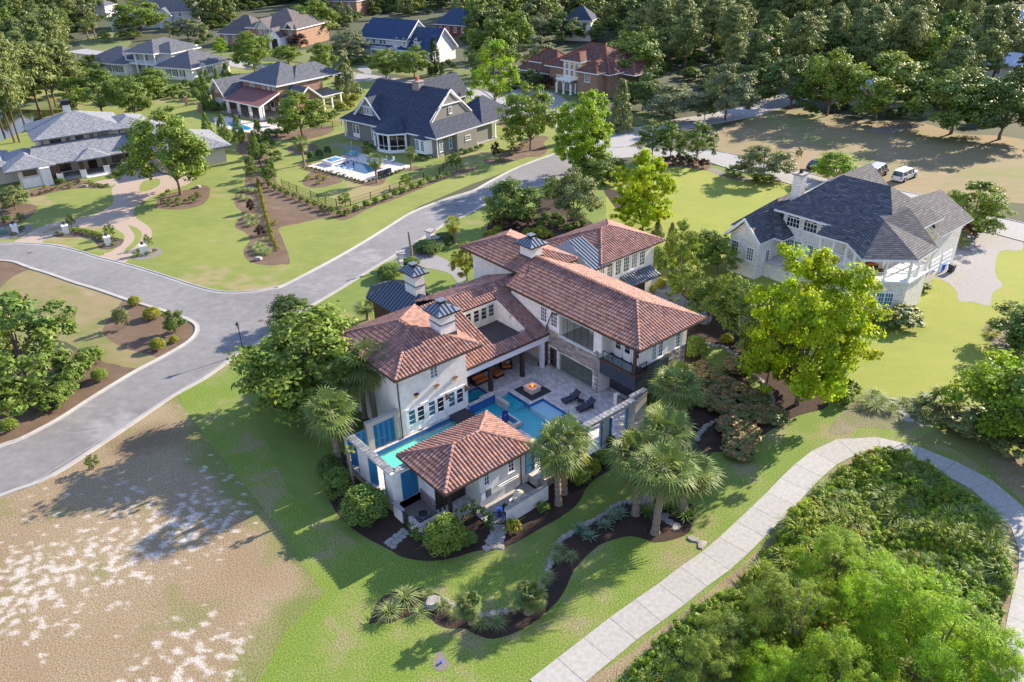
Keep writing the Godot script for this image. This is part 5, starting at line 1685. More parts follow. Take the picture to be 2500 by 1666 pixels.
	ub.lathe(V(-0.9, 0.9, -10.05), [0.45, 0, 0.45, 0.1, 0.2, 0.2, 0.06, 0.3, 0.05, 0.9, 0, 0.95], 14)
	tag(obj("umbrella_stand", ub, M.iron), "dark round umbrella stand at the end of the loggia", "stand")
	# shutter walls round the court
	var sw := thing("shutter_wall", "rough white court wall with open blue shutters facing the path, right of the pool house", "wall")
	bx("wall_base", sw, M.coquina, 12.3, 12.72, 0.0, 0.82, -8.85, 2.0)
	stones(sw, V(12.72, 0.0, 2.0), 90, 10.8, 0.78, 23)
	bx("ledge", sw, M.paver, 12.28, 12.86, 0.82, 0.9, -8.9, 2.0)
	for q: Array in [[-8.85, -7.9], [-5.55, -4.75], [-2.6, -1.8], [0.6, 2.0]]:
		bx("pier", sw, M.coquina, 12.3, 12.72, 0.9, 3.5, q[0], q[1])
	bx("lintel", sw, M.coquina, 12.3, 12.72, 3.5, 3.82, -8.85, 2.0)
	var k := -8.8
	while k < 2.0:
		bx("coping_tile", sw, M.tile_grey, 12.2, 12.84, 3.83, 3.9, k, k + 0.42)
		k += 0.47
	for q: Array in [[-7.85, 150], [-5.6, 35], [-4.7, 145], [-2.65, 40], [-1.75, 140], [0.5, 35]]:
		leaf(sw, "shutter", V(12.5, 0.92, q[0]), q[1], 0.75, 2.5, M.shutter)
	bx("return_wall", sw, M.coquina, 11.85, 12.2, 0.0, 3.75, -10.9, -8.86)
	for i in 5:
		bx("coping_tile", sw, M.tile_grey, 11.76, 12.29, 3.76, 3.83, -10.9 + i * 0.41, -10.52 + i * 0.41)
	var gt := thing("garden_gate", "low black iron gate and stub pier by the court steps", "gate")
	bx("gate_pier", gt, M.stucco, 8.75, 9.15, 0.8, 2.0, -10.7, -10.3)
	rail_iron(gt, V(9.2, 0.82, -10.5), V(11.3, 0.82, -10.5), 1.0, M.iron)
	var ls := thing("shutter_wall", "white lap pool wall with blue shutters at the lower left corner of the court", "wall")
	stones(ls, V(-0.2, 0.0, 12.8), 0, 7.4, 0.75, 29)
	bx("wall_base", ls, M.stucco, -0.2, 7.2, 0.0, 0.8, 12.4, 12.8)
	bx("ledge", ls, M.paver, -0.25, 7.3, 0.8, 0.86, 12.38, 12.9)
	for q: Array in [[-0.2, 0.3], [1.9, 3.6], [6.2, 7.2]]:
		bx("pier", ls, M.stucco, q[0], q[1], 0.86, 3.5, 12.4, 12.8)
	bx("lintel", ls, M.stucco, -0.2, 7.2, 3.5, 3.8, 12.4, 12.8)
	bx("pier", ls, M.stucco, 6.8, 7.2, 0.86, 3.8, 12.0, 12.4)
	bx("return_wall", ls, M.stucco, 6.8, 7.2, 0.0, 0.86, 10.0, 12.4)
	bx("return_pier", ls, M.stucco, 6.8, 7.2, 0.86, 3.8, 10.0, 10.5)
	bx("lintel", ls, M.stucco, 6.8, 7.2, 3.5, 3.8, 10.5, 12.0)
	k = -0.2
	while k < 7.0:
		bx("coping_tile", ls, M.tile_grey, k, k + 0.36, 3.81, 3.88, 12.25, 12.92)
		k += 0.4
	k = 10.0
	while k < 12.2:
		bx("coping_tile", ls, M.tile_grey, 6.66, 7.32, 3.81, 3.88, k, k + 0.36)
		k += 0.4
	for q: Array in [[0.75, 205], [1.6, -25], [4.0, 200], [5.8, -30]]:
		leaf(ls, "shutter", V(q[0], 0.88, 12.62), q[1], 0.85, 2.55, M.shutter)
	for z: float in [10.87, 11.62]:
		leaf(ls, "shutter", V(7.18, 0.88, z), 90, 0.74, 2.6, M.shutter)
	var lw := thing("shutter_wall", "rough white piers with a closed bank of blue shutters beside the lap pool", "wall")
	for q: Array in [[7.45, 7.95], [10.1, 10.7]]:
		bx("pier", lw, M.coquina, -0.45, 0.0, 0.0, 3.75, q[0], q[1])
	bx("lintel", lw, M.coquina, -0.42, -0.05, 3.3, 3.72, 7.95, 10.1)
	for i in 4:
		leaf(lw, "shutter", V(-0.2, 0.85, 8.22 + i * 0.535), 90, 0.53, 2.4, M.shutter)
	for i in 3:
		leaf(lw, "shutter", V(-0.2, 0.85, 11.0 + i * 0.53), 90, 0.52, 2.4, M.shutter)

func sofa(called: String, label: String, at: Vector3, turn: float, w: float, cat: String) -> void:
	var s := thing(called, label, cat, at, turn)
	var h := w * 0.5
	bx("base", s, M.wicker, -h, h, 0.05, 0.3, -0.45, 0.45)
	bx("backrest", s, M.wicker, -h, h, 0.3, 0.72, -0.47, -0.33)
	for x: float in [-h, h - 0.14]:
		bx("armrest", s, M.wicker, x, x + 0.14, 0.3, 0.58, -0.33, 0.45)
	var n := maxi(1, int(w / 0.9))
	for i in n:
		var x0 := -h + 0.16 + (w - 0.32) * i / n
		var x1 := -h + 0.14 + (w - 0.32) * (i + 1) / n
		bx("seat_cushion", s, M.orange, x0, x1, 0.3, 0.46, -0.3, 0.44)
		bx("back_cushion", s, M.orange, x0, x1, 0.46, 0.78, -0.32, -0.16)
	var p := MB.new()
	p.obox(Transform3D(Basis(V(1, 0, 0), 0.4).rotated(V(0, 1, 0), 0.3), V(h - 0.45, 0.62, -0.02)), V(0.4, 0.36, 0.12))
	obj("pillow", p, mat(S(150, 172, 172), 0.95), s)

# ---------- pool house
func pool_house() -> void:
	var p := thing("pool_house", "small white pool house with a red clay tile hip roof in front of the court", "pool house")
	var r := Node3D.new()
	r.name = "roof"
	p.add_child(r, true)
	var f := hip(5.6, 12.0, 2.15, 11.2, 4.0, 0.37)
	tiled(r, [f[3], f[0], f[1], f[2]], 110, 300)
	ridge_tiles(r, [f[0][0], f[0][2], f[0][1], f[0][2], f[1][1], f[1][2], f[2][1], f[2][2], f[0][2], f[1][2]])
	bx("soffit", r, M.trim, 5.7, 11.9, 3.82, 3.98, 2.25, 11.1)
	gutter(r, [V(5.55, 3.98, 11.25), V(12.05, 3.98, 11.25), V(12.05, 3.98, 2.1), V(5.55, 3.98, 2.1), V(5.55, 3.98, 11.25)])
	var w := bx("wall", p, M.stucco, 6.3, 9.2, 0.0, 3.9, 2.8, 10.3)
	bx("wall", p, M.stucco, 9.2, 11.2, 0.0, 3.9, 2.8, 7.4)
	bx("porch_floor", p, M.paver, 9.2, 11.2, 0.0, 0.2, 7.4, 10.3)
	bx("corner_post", p, M.dark_wood, 10.95, 11.2, 0.2, 3.9, 10.05, 10.3)
	bx("porch_wall", p, M.dark_wood, 9.21, 9.3, 0.2, 3.85, 7.45, 10.28)
	bx("screen_post", p, M.dark_wood, 9.6, 9.72, 0.2, 3.85, 10.15, 10.27)
	bx("screen_post", p, M.dark_wood, 10.3, 10.4, 0.2, 3.85, 10.15, 10.27)
	win(p, V(11.2, 2.6, 6.7), 90, 0.42, 1.1, 2, 3)
	win(p, V(11.2, 2.6, 4.2), 90, 0.5, 1.1, 2, 3)
	leaf(p, "shutter", V(11.22, 0.9, 2.2), 90, 1.0, 2.6, M.shutter)
	bx("shutter_jamb", p, M.stucco, 10.9, 11.2, 0.0, 3.85, 1.6, 2.79)
	stones(w, V(6.9, 0.05, 10.3), 0, 2.3, 1.15, 31)
	for q: Array in [[V(11.6, 3.8, 3.2), V(11.28, 3.5, 3.2), V(11.28, 0.2, 3.2)], [V(6.9, 3.8, 10.7), V(6.9, 3.5, 10.38), V(6.9, 0.3, 10.38)]]:
		var dp := MB.new()
		dp.tube(q, [0.05, 0.05, 0.05], 6)
		obj("downpipe", dp, M.gutter, p)
	# service yards
	var y := thing("yard_wall", "low stone capped yard wall hung with green creeper in front of the pool house", "wall")
	bx("wall", y, M.stucco, 7.4, 8.6, 0.0, 1.25, 12.82, 13.05)
	bx("wall", y, M.stucco, 9.6, 10.75, 0.0, 1.2, 12.8, 13.05)
	bx("wall", y, M.stucco, 10.75, 11.0, 0.0, 1.2, 10.3, 13.05)
	bx("cap", y, M.flag, 7.35, 8.65, 1.25, 1.32, 12.76, 13.1)
	bx("cap", y, M.flag, 9.55, 11.05, 1.2, 1.27, 12.75, 13.1)
	bx("cap", y, M.flag, 10.7, 11.05, 1.2, 1.27, 10.35, 12.75)
	bx("yard_floor", y, M.gravel, 7.2, 10.75, 0.01, 0.06, 10.31, 12.8)
	rail_iron(y, V(8.62, 0.1, 12.95), V(9.58, 0.1, 12.95), 1.1, M.iron)
	var iv := MB.new()
	iv.box(11.0, 11.04, 0.0, 1.1, 10.4, 13.05)
	var cr := thing("creeper", "clipped green creeper covering the yard wall beside the iron gate", "creeper")
	hedge_block(cr, 9.6, 11.0, 13.06, 13.3, 1.15)
	hedge_block(cr, 11.05, 11.3, 10.6, 13.2, 1.15)
	hedge_block(cr, 11.8, 14.0, 8.3, 8.55, 1.75)
	hedge_block(cr, 11.7, 11.95, 8.3, 10.2, 1.75)
	var ac := thing("air_conditioner", "round topped grey air conditioning unit in the stone paved yard", "air conditioner", V(9.6, 0.06, 11.75), 12)
	bx("case", ac, M.metal_grey, -0.42, 0.42, 0.0, 0.85, -0.42, 0.42)
	var fan := MB.new()
	fan.lathe(V(0, 0.855, 0), [0.38, 0, 0.38, 0.05, 0.33, 0.05, 0.32, 0.0, 0.05, 0.0, 0, 0.01], 16)
	obj("fan_guard", fan, M.iron, ac)
	var pw := thing("yard_wall", "long white low wall with stone cap screening the pool pumps", "wall")
	var pa := V(14.0, 0, 7.1)
	var pb := V(13.9, 0, 2.7)
	var mb := MB.new()
	mb.beam(pa + V(0, 0.75, 0), pb + V(0, 0.75, 0), 0.24, 1.5)
	obj("wall", mb, M.stucco, pw)
	var n := 8
	for i in n:
		var c2 := MB.new()
		c2.beam(pa.lerp(pb, (i + 0.02) / n) + V(0, 1.54, 0), pa.lerp(pb, (i + 0.98) / n) + V(0, 1.54, 0), 0.34, 0.08)
		obj("cap_stone", c2, M.flag, pw)
	rail_iron(pw, V(13.35, 0.05, 7.85), V(14.0, 0.05, 7.15), 1.2, M.iron)
	bx("yard_floor", pw, M.concrete, 11.25, 13.75, 0.01, 0.08, 2.7, 8.2)
	var tk := MB.new()
	tk.lathe(V(12.75, 0.1, 4.7), [0.3, 0, 0.46, 0.1, 0.5, 0.35, 0.5, 0.7, 0.42, 0.95, 0.2, 1.08, 0.1, 1.1, 0.1, 1.22, 0, 1.22], 18)
	tag(obj("filter_tank", tk, mat(S(216, 206, 180), 0.5)), "large cream round filter tank among the pool pumps", "tank")
	var bl := MB.new()
	bl.lathe(V(13.0, 0.1, 6.9), [0.2, 0, 0.2, 0.7, 0.22, 0.75, 0, 0.76], 14)
	tag(obj("drum", bl, M.bin_blue), "bright blue plastic drum behind the pump yard wall", "drum")
	var pu := thing("pool_pump", "black pool pump with white pipes beside the blue drum", "pump", V(12.9, 0.1, 6.1))
	var m2 := MB.new()
	m2.tube([V(-0.35, 0.3, 0), V(0.35, 0.3, 0)], [0.22, 0.2], 10)
	m2.box(-0.3, 0.3, 0.0, 0.12, -0.2, 0.2)
	obj("pump_body", m2, M.black, pu)
	var pi := MB.new()
	pi.tube([V(0.2, 0.5, -0.2), V(0.2, 1.0, -0.2), V(0.2, 1.0, -0.9), V(0.2, 0.2, -0.9)], [0.05, 0.05, 0.05, 0.05], 6)
	pi.tube([V(0.0, 0.5, -0.3), V(0.0, 0.9, -0.3), V(-0.2, 0.9, -1.3), V(-0.2, 0.3, -1.3)], [0.05, 0.05, 0.05, 0.05], 6)
	pi.tube([V(-1.55, 1.1, -0.6), V(-1.55, 1.1, -2.6)], [0.04, 0.04], 6)
	pi.tube([V(-1.55, 1.3, -0.4), V(-1.55, 1.3, -2.6)], [0.04, 0.04], 6)
	obj("pipes", pi, M.white, pu)
	bx("control_box", pu, M.metal_grey, -1.68, -1.5, 0.8, 1.5, 0.3, 0.75)
	bx("control_box", pu, M.trim, -1.68, -1.5, 0.7, 1.45, 0.9, 1.3)

func hedge_block(parent: Node, x0: float, x1: float, z0: float, z1: float, h: float) -> void:
	var list := []
	var r := RandomNumberGenerator.new()
	r.seed = int(x0 * 100 + z1 * 10)
	var n := int(((x1 - x0) + (z1 - z0)) * h * 9)
	for i in n:
		list.append(V(r.randf_range(x0, x1), r.randf_range(0.1, h), r.randf_range(z0, z1)))
		list.append(V(0.16, 0.16, 0.16))
	obj("creeper_leaves", leaves(n, list, 26, 0.13, 0.36, V((x0 + x1) * 0.5, 0, (z0 + z1) * 0.5), 0.6, 1.0, 0.1), G.deep, parent)

# ---------- neighbours
func rake(parent: Node, a: Vector3, b: Vector3, m: Material, called := "barge_board") -> void:
	var mb := MB.new()
	mb.beam(a, b, 0.08, 0.28)
	obj(called, mb, m, parent)

func gable_wall(parent: Node, a: Vector3, b: Vector3, apex: Vector3, m: Material, called := "gable") -> MeshInstance3D:
	var mb := MB.new()
	mb.tri(a, b, apex)
	return obj(called, mb, m, parent)

func posts(parent: Node, m: Material, list: Array, y0: float, y1: float, r := 0.13, called := "column") -> void:
	for i in range(0, list.size(), 2):
		var c := bx(called, parent, m, list[i] - r, list[i] + r, y0, y1, list[i + 1] - r, list[i + 1] + r)
		bx("column_base", c, m, list[i] - r * 1.4, list[i] + r * 1.4, y0, y0 + 0.2, list[i + 1] - r * 1.4, list[i + 1] + r * 1.4)

func balusters(parent: Node, a: Vector3, b: Vector3, h: float, m: Material) -> void:
	var mb := MB.new()
	mb.beam(a + V(0, h, 0), b + V(0, h, 0), 0.1, 0.08)
	mb.beam(a + V(0, 0.12, 0), b + V(0, 0.12, 0), 0.07, 0.07)
	var n := int(a.distance_to(b) / 0.17)
	for i in n:
		var p := a.lerp(b, (i + 0.5) / n)
		mb.beam(p + V(0, 0.12, 0), p + V(0, h, 0), 0.04, 0.04)
	obj("railing", mb, m, parent)

func arch_win(parent: Node, at: Vector3, face: float, w: float, h: float) -> void:
	var o := win(parent, at, face, w, h, 4, 2, M.white, M.pane, "window", true)
	var fr := MB.new()
	var g := MB.new()
	var n := 8
	for i in n:
		var a := PI * i / n
		var b := PI * (i + 1) / n
		var p := V(-cos(a) * w * 0.5, h * 0.5 + 0.09 + sin(a) * 0.38, 0.02)
		var q := V(-cos(b) * w * 0.5, h * 0.5 + 0.09 + sin(b) * 0.38, 0.02)
		fr.beam(p + V(0, 0.04, 0.0), q + V(0, 0.04, 0.0), 0.12, 0.1)
		g.tri(V(0, h * 0.5 + 0.05, 0.02), q, p)
		if i == 2 or i == 4 or i == 6:
			fr.beam(V(0, h * 0.5 + 0.06, 0.03), p, 0.04, 0.04)
	obj("arch_frame", fr, M.white, o)
	obj("arch_pane", g, M.pane, o)

func white_house() -> void:
	var h := thing("brick_house", "big white painted brick house with slate grey shingle roof and corner porch", "house")
	var R: Material = M.shingle_slate
	var A := V(-0.7, 8.0, -48.5)
	var B := V(14.6, 8.0, -48.5)
	var C := V(14.6, 8.0, -60.5)
	var D := V(-0.7, 8.0, -60.5)
	var P := V(4.2, 12.1, -54.5)
	var Q := V(10.2, 12.1, -54.5)
	roof(h, [[A, B, Q, P], [B, C, Q], [C, D, P, Q], [D, A, P]], R, M.trim, 0.25)
	roof(h, hip(-5.7, 2.0, -60.0, -47.0, 5.0, 0.92), R, M.trim)
	roof(h, gable(-4.2, 0.75, -52.0, -43.9, 5.0, 7.5, false), R, M.trim)
	roof(h, gable(6.4, 15.6, -67.0, -58.5, 6.4, 9.0, false), R, M.trim)
	roof(h, gable(-1.5, 6.0, -65.0, -55.0, 8.0, 11.0, false), R, M.trim)
	var L0 := V(6.0, 7.0, -47.1)
	var Mi := V(9.9, 7.0, -47.2)
	var F := V(13.5, 7.0, -44.1)
	var R0 := V(17.7, 7.0, -48.3)
	var Bk := V(17.5, 7.0, -53.2)
	var T := V(12.4, 9.7, -49.9)
	var U := V(7.4, 10.4, -52.8)
	roof(h, [[L0, Mi, T, U], [Mi, F, T], [F, R0, T], [R0, Bk, T], [Bk, V(13.0, 10.4, -54.0), T], [T, V(13.0, 10.4, -54.0), U]], R, M.trim, 0.25)
	var wall := bx("wall", h, M.brick_white, 0.2, 13.5, 0.0, 7.95, -59.6, -49.4)
	bx("wall", h, M.brick_white, -4.9, 0.2, 0.0, 5.0, -59.2, -47.7)
	bx("wall", h, M.brick_white, -3.8, 0.35, 0.0, 5.0, -47.7, -44.5)
	gable_wall(h, V(-3.8, 5.0, -44.48), V(0.35, 5.0, -44.48), V(-1.72, 7.2, -44.48), M.brick_white)
	rake(h, V(-4.3, 4.95, -43.9), V(-1.72, 7.52, -43.9), M.trim)
	rake(h, V(0.85, 4.95, -43.9), V(-1.72, 7.52, -43.9), M.trim)
	bx("wall", h, M.brick_white, 7.0, 14.7, 0.0, 6.35, -66.5, -59.6)
	gable_wall(h, V(6.9, 6.3, -58.6), V(15.1, 6.3, -58.6), V(11.0, 8.6, -58.6), M.brick_white)
	var ch := bx("chimney", h, M.brick_white, -1.25, -0.15, 4.0, 11.3, -54.0, -52.7)
	bx("chimney_cap", ch, M.flag, -1.4, 0.0, 11.3, 11.5, -54.15, -52.55)
	bx("chimney_pot", ch, M.iron, -0.85, -0.5, 11.5, 12.0, -53.55, -53.2)
	for x: float in [1.6, 3.95, 6.2]:
		arch_win(wall, V(x, 6.6, -49.4), 0, 1.7, 1.05)
	for x: float in [2.2, 4.9]:
		for s: float in [-0.5, 0.5]:
			win(wall, V(x + s, 3.2, -49.4), 0, 0.82, 2.4, 3, 5, M.white, M.pane_teal, "french_window", false)
	win(wall, V(0.9, 3.4, -49.4), 0, 0.6, 1.6, 2, 4)
	win(h, V(-0.7, 3.1, -44.5), 0, 0.9, 1.6, 3, 4, M.white)
	win(h, V(-3.0, 3.4, -44.5), 0, 0.9, 1.6, 3, 4, M.white)
	win(h, V(0.35, 2.6, -46.6), 90, 0.7, 1.4, 2, 4)
	bx("terrace", h, M.brick_white, 0.4, 6.4, 0.0, 1.9, -49.4, -46.2)
	bx("terrace_floor", h, M.paver, 0.3, 6.5, 1.9, 1.97, -49.4, -46.1)
	# porch tower
	var tower := MB.new()
	tower.prism(PackedVector2Array([Vector2(6.4, -49.4), Vector2(6.4, -47.7), Vector2(9.8, -47.7), Vector2(13.3, -44.9), Vector2(17.1, -48.4), Vector2(17.0, -53.0), Vector2(13.5, -53.0), Vector2(13.5, -49.4)]), 0.0, 3.95)
	var tw := obj("wall", tower, M.brick_white, h)
	var fl := MB.new()
	fl.prism(PackedVector2Array([Vector2(6.3, -49.4), Vector2(6.3, -47.5), Vector2(9.75, -47.5), Vector2(13.3, -44.7), Vector2(17.3, -48.3), Vector2(17.2, -53.1), Vector2(13.5, -53.1), Vector2(13.5, -49.4)]), 3.96, 4.2)
	obj("porch_floor", fl, M.trim, h)
	var ring := [V(6.5, 4.2, -47.7), V(9.8, 4.2, -47.7), V(13.3, 4.2, -44.95), V(17.0, 4.2, -48.4), V(16.9, 4.2, -52.9), V(13.6, 4.2, -52.9)]
	for i in ring.size() - 1:
		var mid: Vector3 = (ring[i] + ring[i + 1]) * 0.5
		posts(h, M.white, [ring[i].x, ring[i].z, mid.x, mid.z], 4.2, 6.95, 0.12)
		balusters(h, ring[i], mid, 0.95, M.white)
		balusters(h, mid, ring[i + 1], 0.95, M.white)
	posts(h, M.white, [13.6, -52.9], 4.2, 6.95)
	var fd := (V(17.1, 0, -48.4) - V(13.3, 0, -44.9)).normalized()
	for k: float in [1.6, 2.55, 3.5]:
		var q := V(13.3, 1.95, -44.9) + fd * k
		win(tw, q, 42.6, 0.8, 1.5, 3, 3, M.white, M.pane_teal)
	for k: float in [1.1, 4.1]:
		var q := V(13.3, 0.25, -44.9) + fd * k
		win(tw, q, 42.6, 0.5, 0.2, 1, 1, M.metal_grey, M.black, "vent", false)
	win(tw, V(11.5, 2.2, -46.3), -38.0, 0.8, 1.6, 2, 4)
	for z: float in [-51.4, -54.6, -55.8, -57.0]:
		win(wall, V(13.5, 6.2, z), 90, 0.7, 1.7, 2, 4)
		for s: float in [-0.55, 0.55]:
			bx("shutter", wall, M.black, 13.5, 13.55, 5.3, 7.1, z + s - 0.16, z + s + 0.16)
	for z: float in [-56.4, -60.9, -64.0]:
		var g := bx("garage_door", h, M.white, 13.5 if z > -59.0 else 14.7, 13.56 if z > -59.0 else 14.76, 0.1, 2.6, z - 1.25, z + 1.25)
		for k in 3:
			bx("door_rib", g, M.trim, 13.56 if z > -59.0 else 14.76, 13.6 if z > -59.0 else 14.8, 0.7 + k * 0.6, 0.75 + k * 0.6, z - 1.25, z + 1.25)
	sofa("sofa", "bright red cushioned wicker sofa on the white corner porch", V(12.6, 4.2, -49.6), 45, 2.6, "sofa")
	var ta := thing("coffee_table", "dark wicker coffee table before the red porch sofa", "table", V(13.9, 4.2, -48.3), 45)
	bx("table_top", ta, M.wicker, -0.6, 0.6, 0.36, 0.42, -0.35, 0.35)
	bx("table_base", ta, M.wicker, -0.5, 0.5, 0.0, 0.36, -0.28, 0.28)
	# screened units and bins by the drive
	var fe := thing("utility_fence", "grey timber screen round two condensers beside the white house drive", "fence")
	for q: Array in [[13.7, -61.0, 15.2, -60.6], [15.2, -60.6, 15.4, -56.4], [15.4, -56.4, 14.3, -55.9]]:
		for k in 4:
			var mb := MB.new()
			mb.beam(V(q[0], 0.2 + k * 0.26, q[1]), V(q[2], 0.2 + k * 0.26, q[3]), 0.05, 0.22)
			obj("board", mb, M.cream, fe)
	for i in 2:
		var ac := thing("condenser", ["grey condenser nearer the porch inside the timber screen", "grey condenser nearer the garage inside the timber screen"][i], "air conditioner", V(14.5, 0, -57.4 - i * 1.6))
		bx("case", ac, M.metal_pale, -0.42, 0.42, 0.0, 0.8, -0.42, 0.42)
		var fan := MB.new()
		fan.lathe(V(0, 0.81, 0), [0.36, 0, 0.36, 0.04, 0.05, 0.02, 0, 0.03], 14)
		obj("fan_guard", fan, M.black, ac)
	bin("blue wheeled bin standing by the white house garage door", M.bin_blue, V(14.6, 0, -63.6), 80)
	bin("dark green wheeled bin beside the blue one on the drive", M.bin_green, V(15.6, 0, -64.2), 80)

func bin(label: String, m: Material, at: Vector3, turn: float) -> void:
	var t := thing("wheeled_bin", label, "bin", at, turn)
	var b := MB.new()
	b.hexa(V(-0.24, 0.1, -0.28), V(0.24, 0.1, -0.28), V(0.24, 0.1, 0.24), V(-0.24, 0.1, 0.24), V(-0.3, 1.0, -0.36), V(0.3, 1.0, -0.36), V(0.3, 1.0, 0.34), V(-0.3, 1.0, 0.34))
	obj("body", b, m, t)
	var l := MB.new()
	l.hexa(V(-0.33, 1.0, -0.42), V(0.33, 1.0, -0.42), V(0.33, 1.0, 0.38), V(-0.33, 1.0, 0.38), V(-0.29, 1.1, -0.36), V(0.29, 1.1, -0.36), V(0.29, 1.06, 0.34), V(-0.29, 1.06, 0.34))
	obj("lid", l, m, t)
	for x: float in [-0.28, 0.28]:
		var w := MB.new()
		w.tube([V(x - 0.03, 0.12, -0.26), V(x + 0.03, 0.12, -0.26)], [0.12, 0.12], 10)
		obj("wheel", w, M.black, t)

func grey_house() -> void:
	var h := thing("shingle_house", "grey sided house with steep navy shingle roof, stone chimney and screened porch", "house", V(-70.0, 0, -46.1), 10.3)
	var R: Material = M.shingle_navy
	var A := V(-28.2, 3.75, -0.7)
	var B := V(-0.6, 3.75, -0.7)
	var C := V(-5.1, 5.6, -3.6)
	var D := V(-26.0, 5.3, -3.3)
	var E := V(-5.1, 10.5, -9.6)
	var F := V(-25.4, 10.5, -9.6)
	var G2 := V(-0.6, 3.75, -18.3)
	var H := V(-5.1, 5.6, -15.6)
	var I := V(-28.2, 3.75, -18.3)
	var J := V(-26.0, 5.3, -15.8)
	roof(h, [[A, B, C, D], [D, C, E, F], [B, G2, H, C], [G2, I, J, H], [H, J, F, E], [I, A, D, J], [J, D, F]], R, M.trim, 0.28)
	roof(h, hip(-11.0, -0.62, -25.0, -13.5, 3.74, 0.75), R, M.trim)
	roof(h, gable(-27.5, -19.5, -31.0, -14.0, 4.2, 8.6, false), R, M.trim)
	bx("wall", h, M.siding_grey, -26.8, -1.2, 0.0, 3.7, -17.0, -1.3)
	bx("wall", h, M.siding_grey, -1.2, -0.35, 0.0, 3.6, -11.6, -6.0)
	bx("wall", h, M.siding_grey, -26.8, -20.0, 0.0, 4.2, -30.0, -17.0)
	gable_wall(h, V(-4.95, 5.4, -4.4), V(-4.95, 5.4, -14.8), V(-4.95, 10.2, -9.6), M.siding_grey)
	rake(h, V(-4.75, 5.4, -3.9), V(-4.75, 10.6, -9.6), M.trim)
	rake(h, V(-4.75, 5.4, -15.3), V(-4.75, 10.6, -9.6), M.trim)
	var mbt := MB.new()
	mbt.beam(V(-4.8, 8.0, -12.2), V(-4.8, 8.0, -7.0), 0.16, 0.22)
	obj("band", mbt, M.trim, h)
	win(h, V(-4.9, 6.8, -9.2), 90, 0.7, 1.1, 2, 2)
	# left dormer
	var df := gable(-24.9, -17.6, -9.0, -2.2, 4.7, 8.4, false)
	roof(h, df, R, M.trim)
	gable_wall(h, V(-24.4, 4.6, -2.6), V(-18.1, 4.6, -2.6), V(-21.25, 8.1, -2.6), M.siding_grey)
	rake(h, V(-25.2, 4.6, -2.15), V(-21.25, 8.45, -2.15), M.trim)
	rake(h, V(-17.3, 4.6, -2.15), V(-21.25, 8.45, -2.15), M.trim)
	bx("band", h, M.trim, -23.0, -19.5, 6.55, 6.72, -2.6, -2.35)
	for x: float in [-22.0, -21.2, -20.4]:
		win(h, V(x, 5.7, -2.58), 0, 0.62, 1.2, 2, 3)
	# chimney
	var ch := bx("chimney", h, M.stone, -14.2, -12.5, 5.0, 11.2, -9.9, -8.6)
	stones(ch, V(-14.2, 7.0, -8.6), 0, 1.7, 4.1, 51)
	stones(ch, V(-12.5, 6.6, -8.6), 90, 1.3, 4.5, 52)
	bx("chimney_cap", ch, M.flag, -14.4, -12.3, 11.2, 11.4, -10.1, -8.3)
	bx("chimney_pot", ch, mat(S(168, 96, 72), 0.8), -13.7, -13.0, 11.4, 12.2, -9.5, -8.9)
	# screened porch
	var gz := [V(-16.9, 3.7, -0.8), V(-16.0, 3.7, 1.3), V(-13.4, 3.7, 2.6), V(-10.6, 3.7, 2.3), V(-8.3, 3.7, -0.3)]
	var T := V(-12.4, 6.3, -2.6)
	var gf := []
	for i in gz.size() - 1:
		gf.append([gz[i], gz[i + 1], T])
	roof(h, gf, R, M.trim, 0.3, "porch_roof")
	for i in gz.size():
		var p: Vector3 = gz[i].lerp(T, 0.07)
		posts(h, M.white, [p.x, p.z], 0.5, 3.5, 0.15, "porch_post")
		if i < gz.size() - 1:
			var q: Vector3 = gz[i + 1].lerp(T, 0.07)
			var sc := MB.new()
			sc.quad(V(p.x, 0.55, p.z), V(q.x, 0.55, q.z), V(q.x, 3.5, q.z), V(p.x, 3.5, p.z))
			obj("insect_screen", sc, mat_glass(Color(0.05, 0.055, 0.07, 0.82)), h)
			var br := MB.new()
			br.beam(V(p.x, 1.3, p.z), V(q.x, 1.3, q.z), 0.08, 0.07)
			br.beam((V(p.x, 0.55, p.z) + V(q.x, 0.55, q.z)) * 0.5, (V(p.x, 3.5, p.z) + V(q.x, 3.5, q.z)) * 0.5, 0.07, 0.07)
			obj("screen_bar", br, M.white, h)
	var pf := MB.new()
	pf.prism(PackedVector2Array([Vector2(-16.7, -1.3), Vector2(-15.8, 1.2), Vector2(-13.4, 2.4), Vector2(-10.7, 2.1), Vector2(-8.5, -0.4), Vector2(-8.5, -1.3)]), 0.0, 0.55)
	obj("porch_base", pf, M.stone, h)
	leaf(h, "screen_door", V(-14.9, 0.55, 1.75), -26, 0.9, 2.3, M.white)
	# bay and windows
	var bay := MB.new()
	bay.prism(PackedVector2Array([Vector2(-6.4, -1.3), Vector2(-5.6, -0.1), Vector2(-3.2, -0.1), Vector2(-2.4, -1.3)]), 0.5, 3.2)
	obj("bay", bay, M.white, h)
	roof(h, [[V(-6.6, 3.2, -1.3), V(-5.7, 3.2, 0.1), V(-4.4, 4.2, -1.3)], [V(-5.7, 3.2, 0.1), V(-3.1, 3.2, 0.1), V(-4.4, 4.2, -1.3)], [V(-3.1, 3.2, 0.1), V(-2.2, 3.2, -1.3), V(-4.4, 4.2, -1.3)]], R, M.trim, 0.15, "bay_roof")
	for x: float in [-5.05, -3.75]:
		win(h, V(x, 2.0, -0.1), 0, 0.75, 1.9, 2, 4, M.white, M.pane_teal)
	win(h, V(-6.0, 2.0, -0.7), -56, 0.7, 1.9, 2, 4, M.white, M.pane_teal)
	win(h, V(-18.8, 2.0, -1.3), 0, 0.8, 2.3, 2, 4)
	win(h, V(-17.6, 2.0, -1.3), 0, 0.8, 2.3, 2, 4)
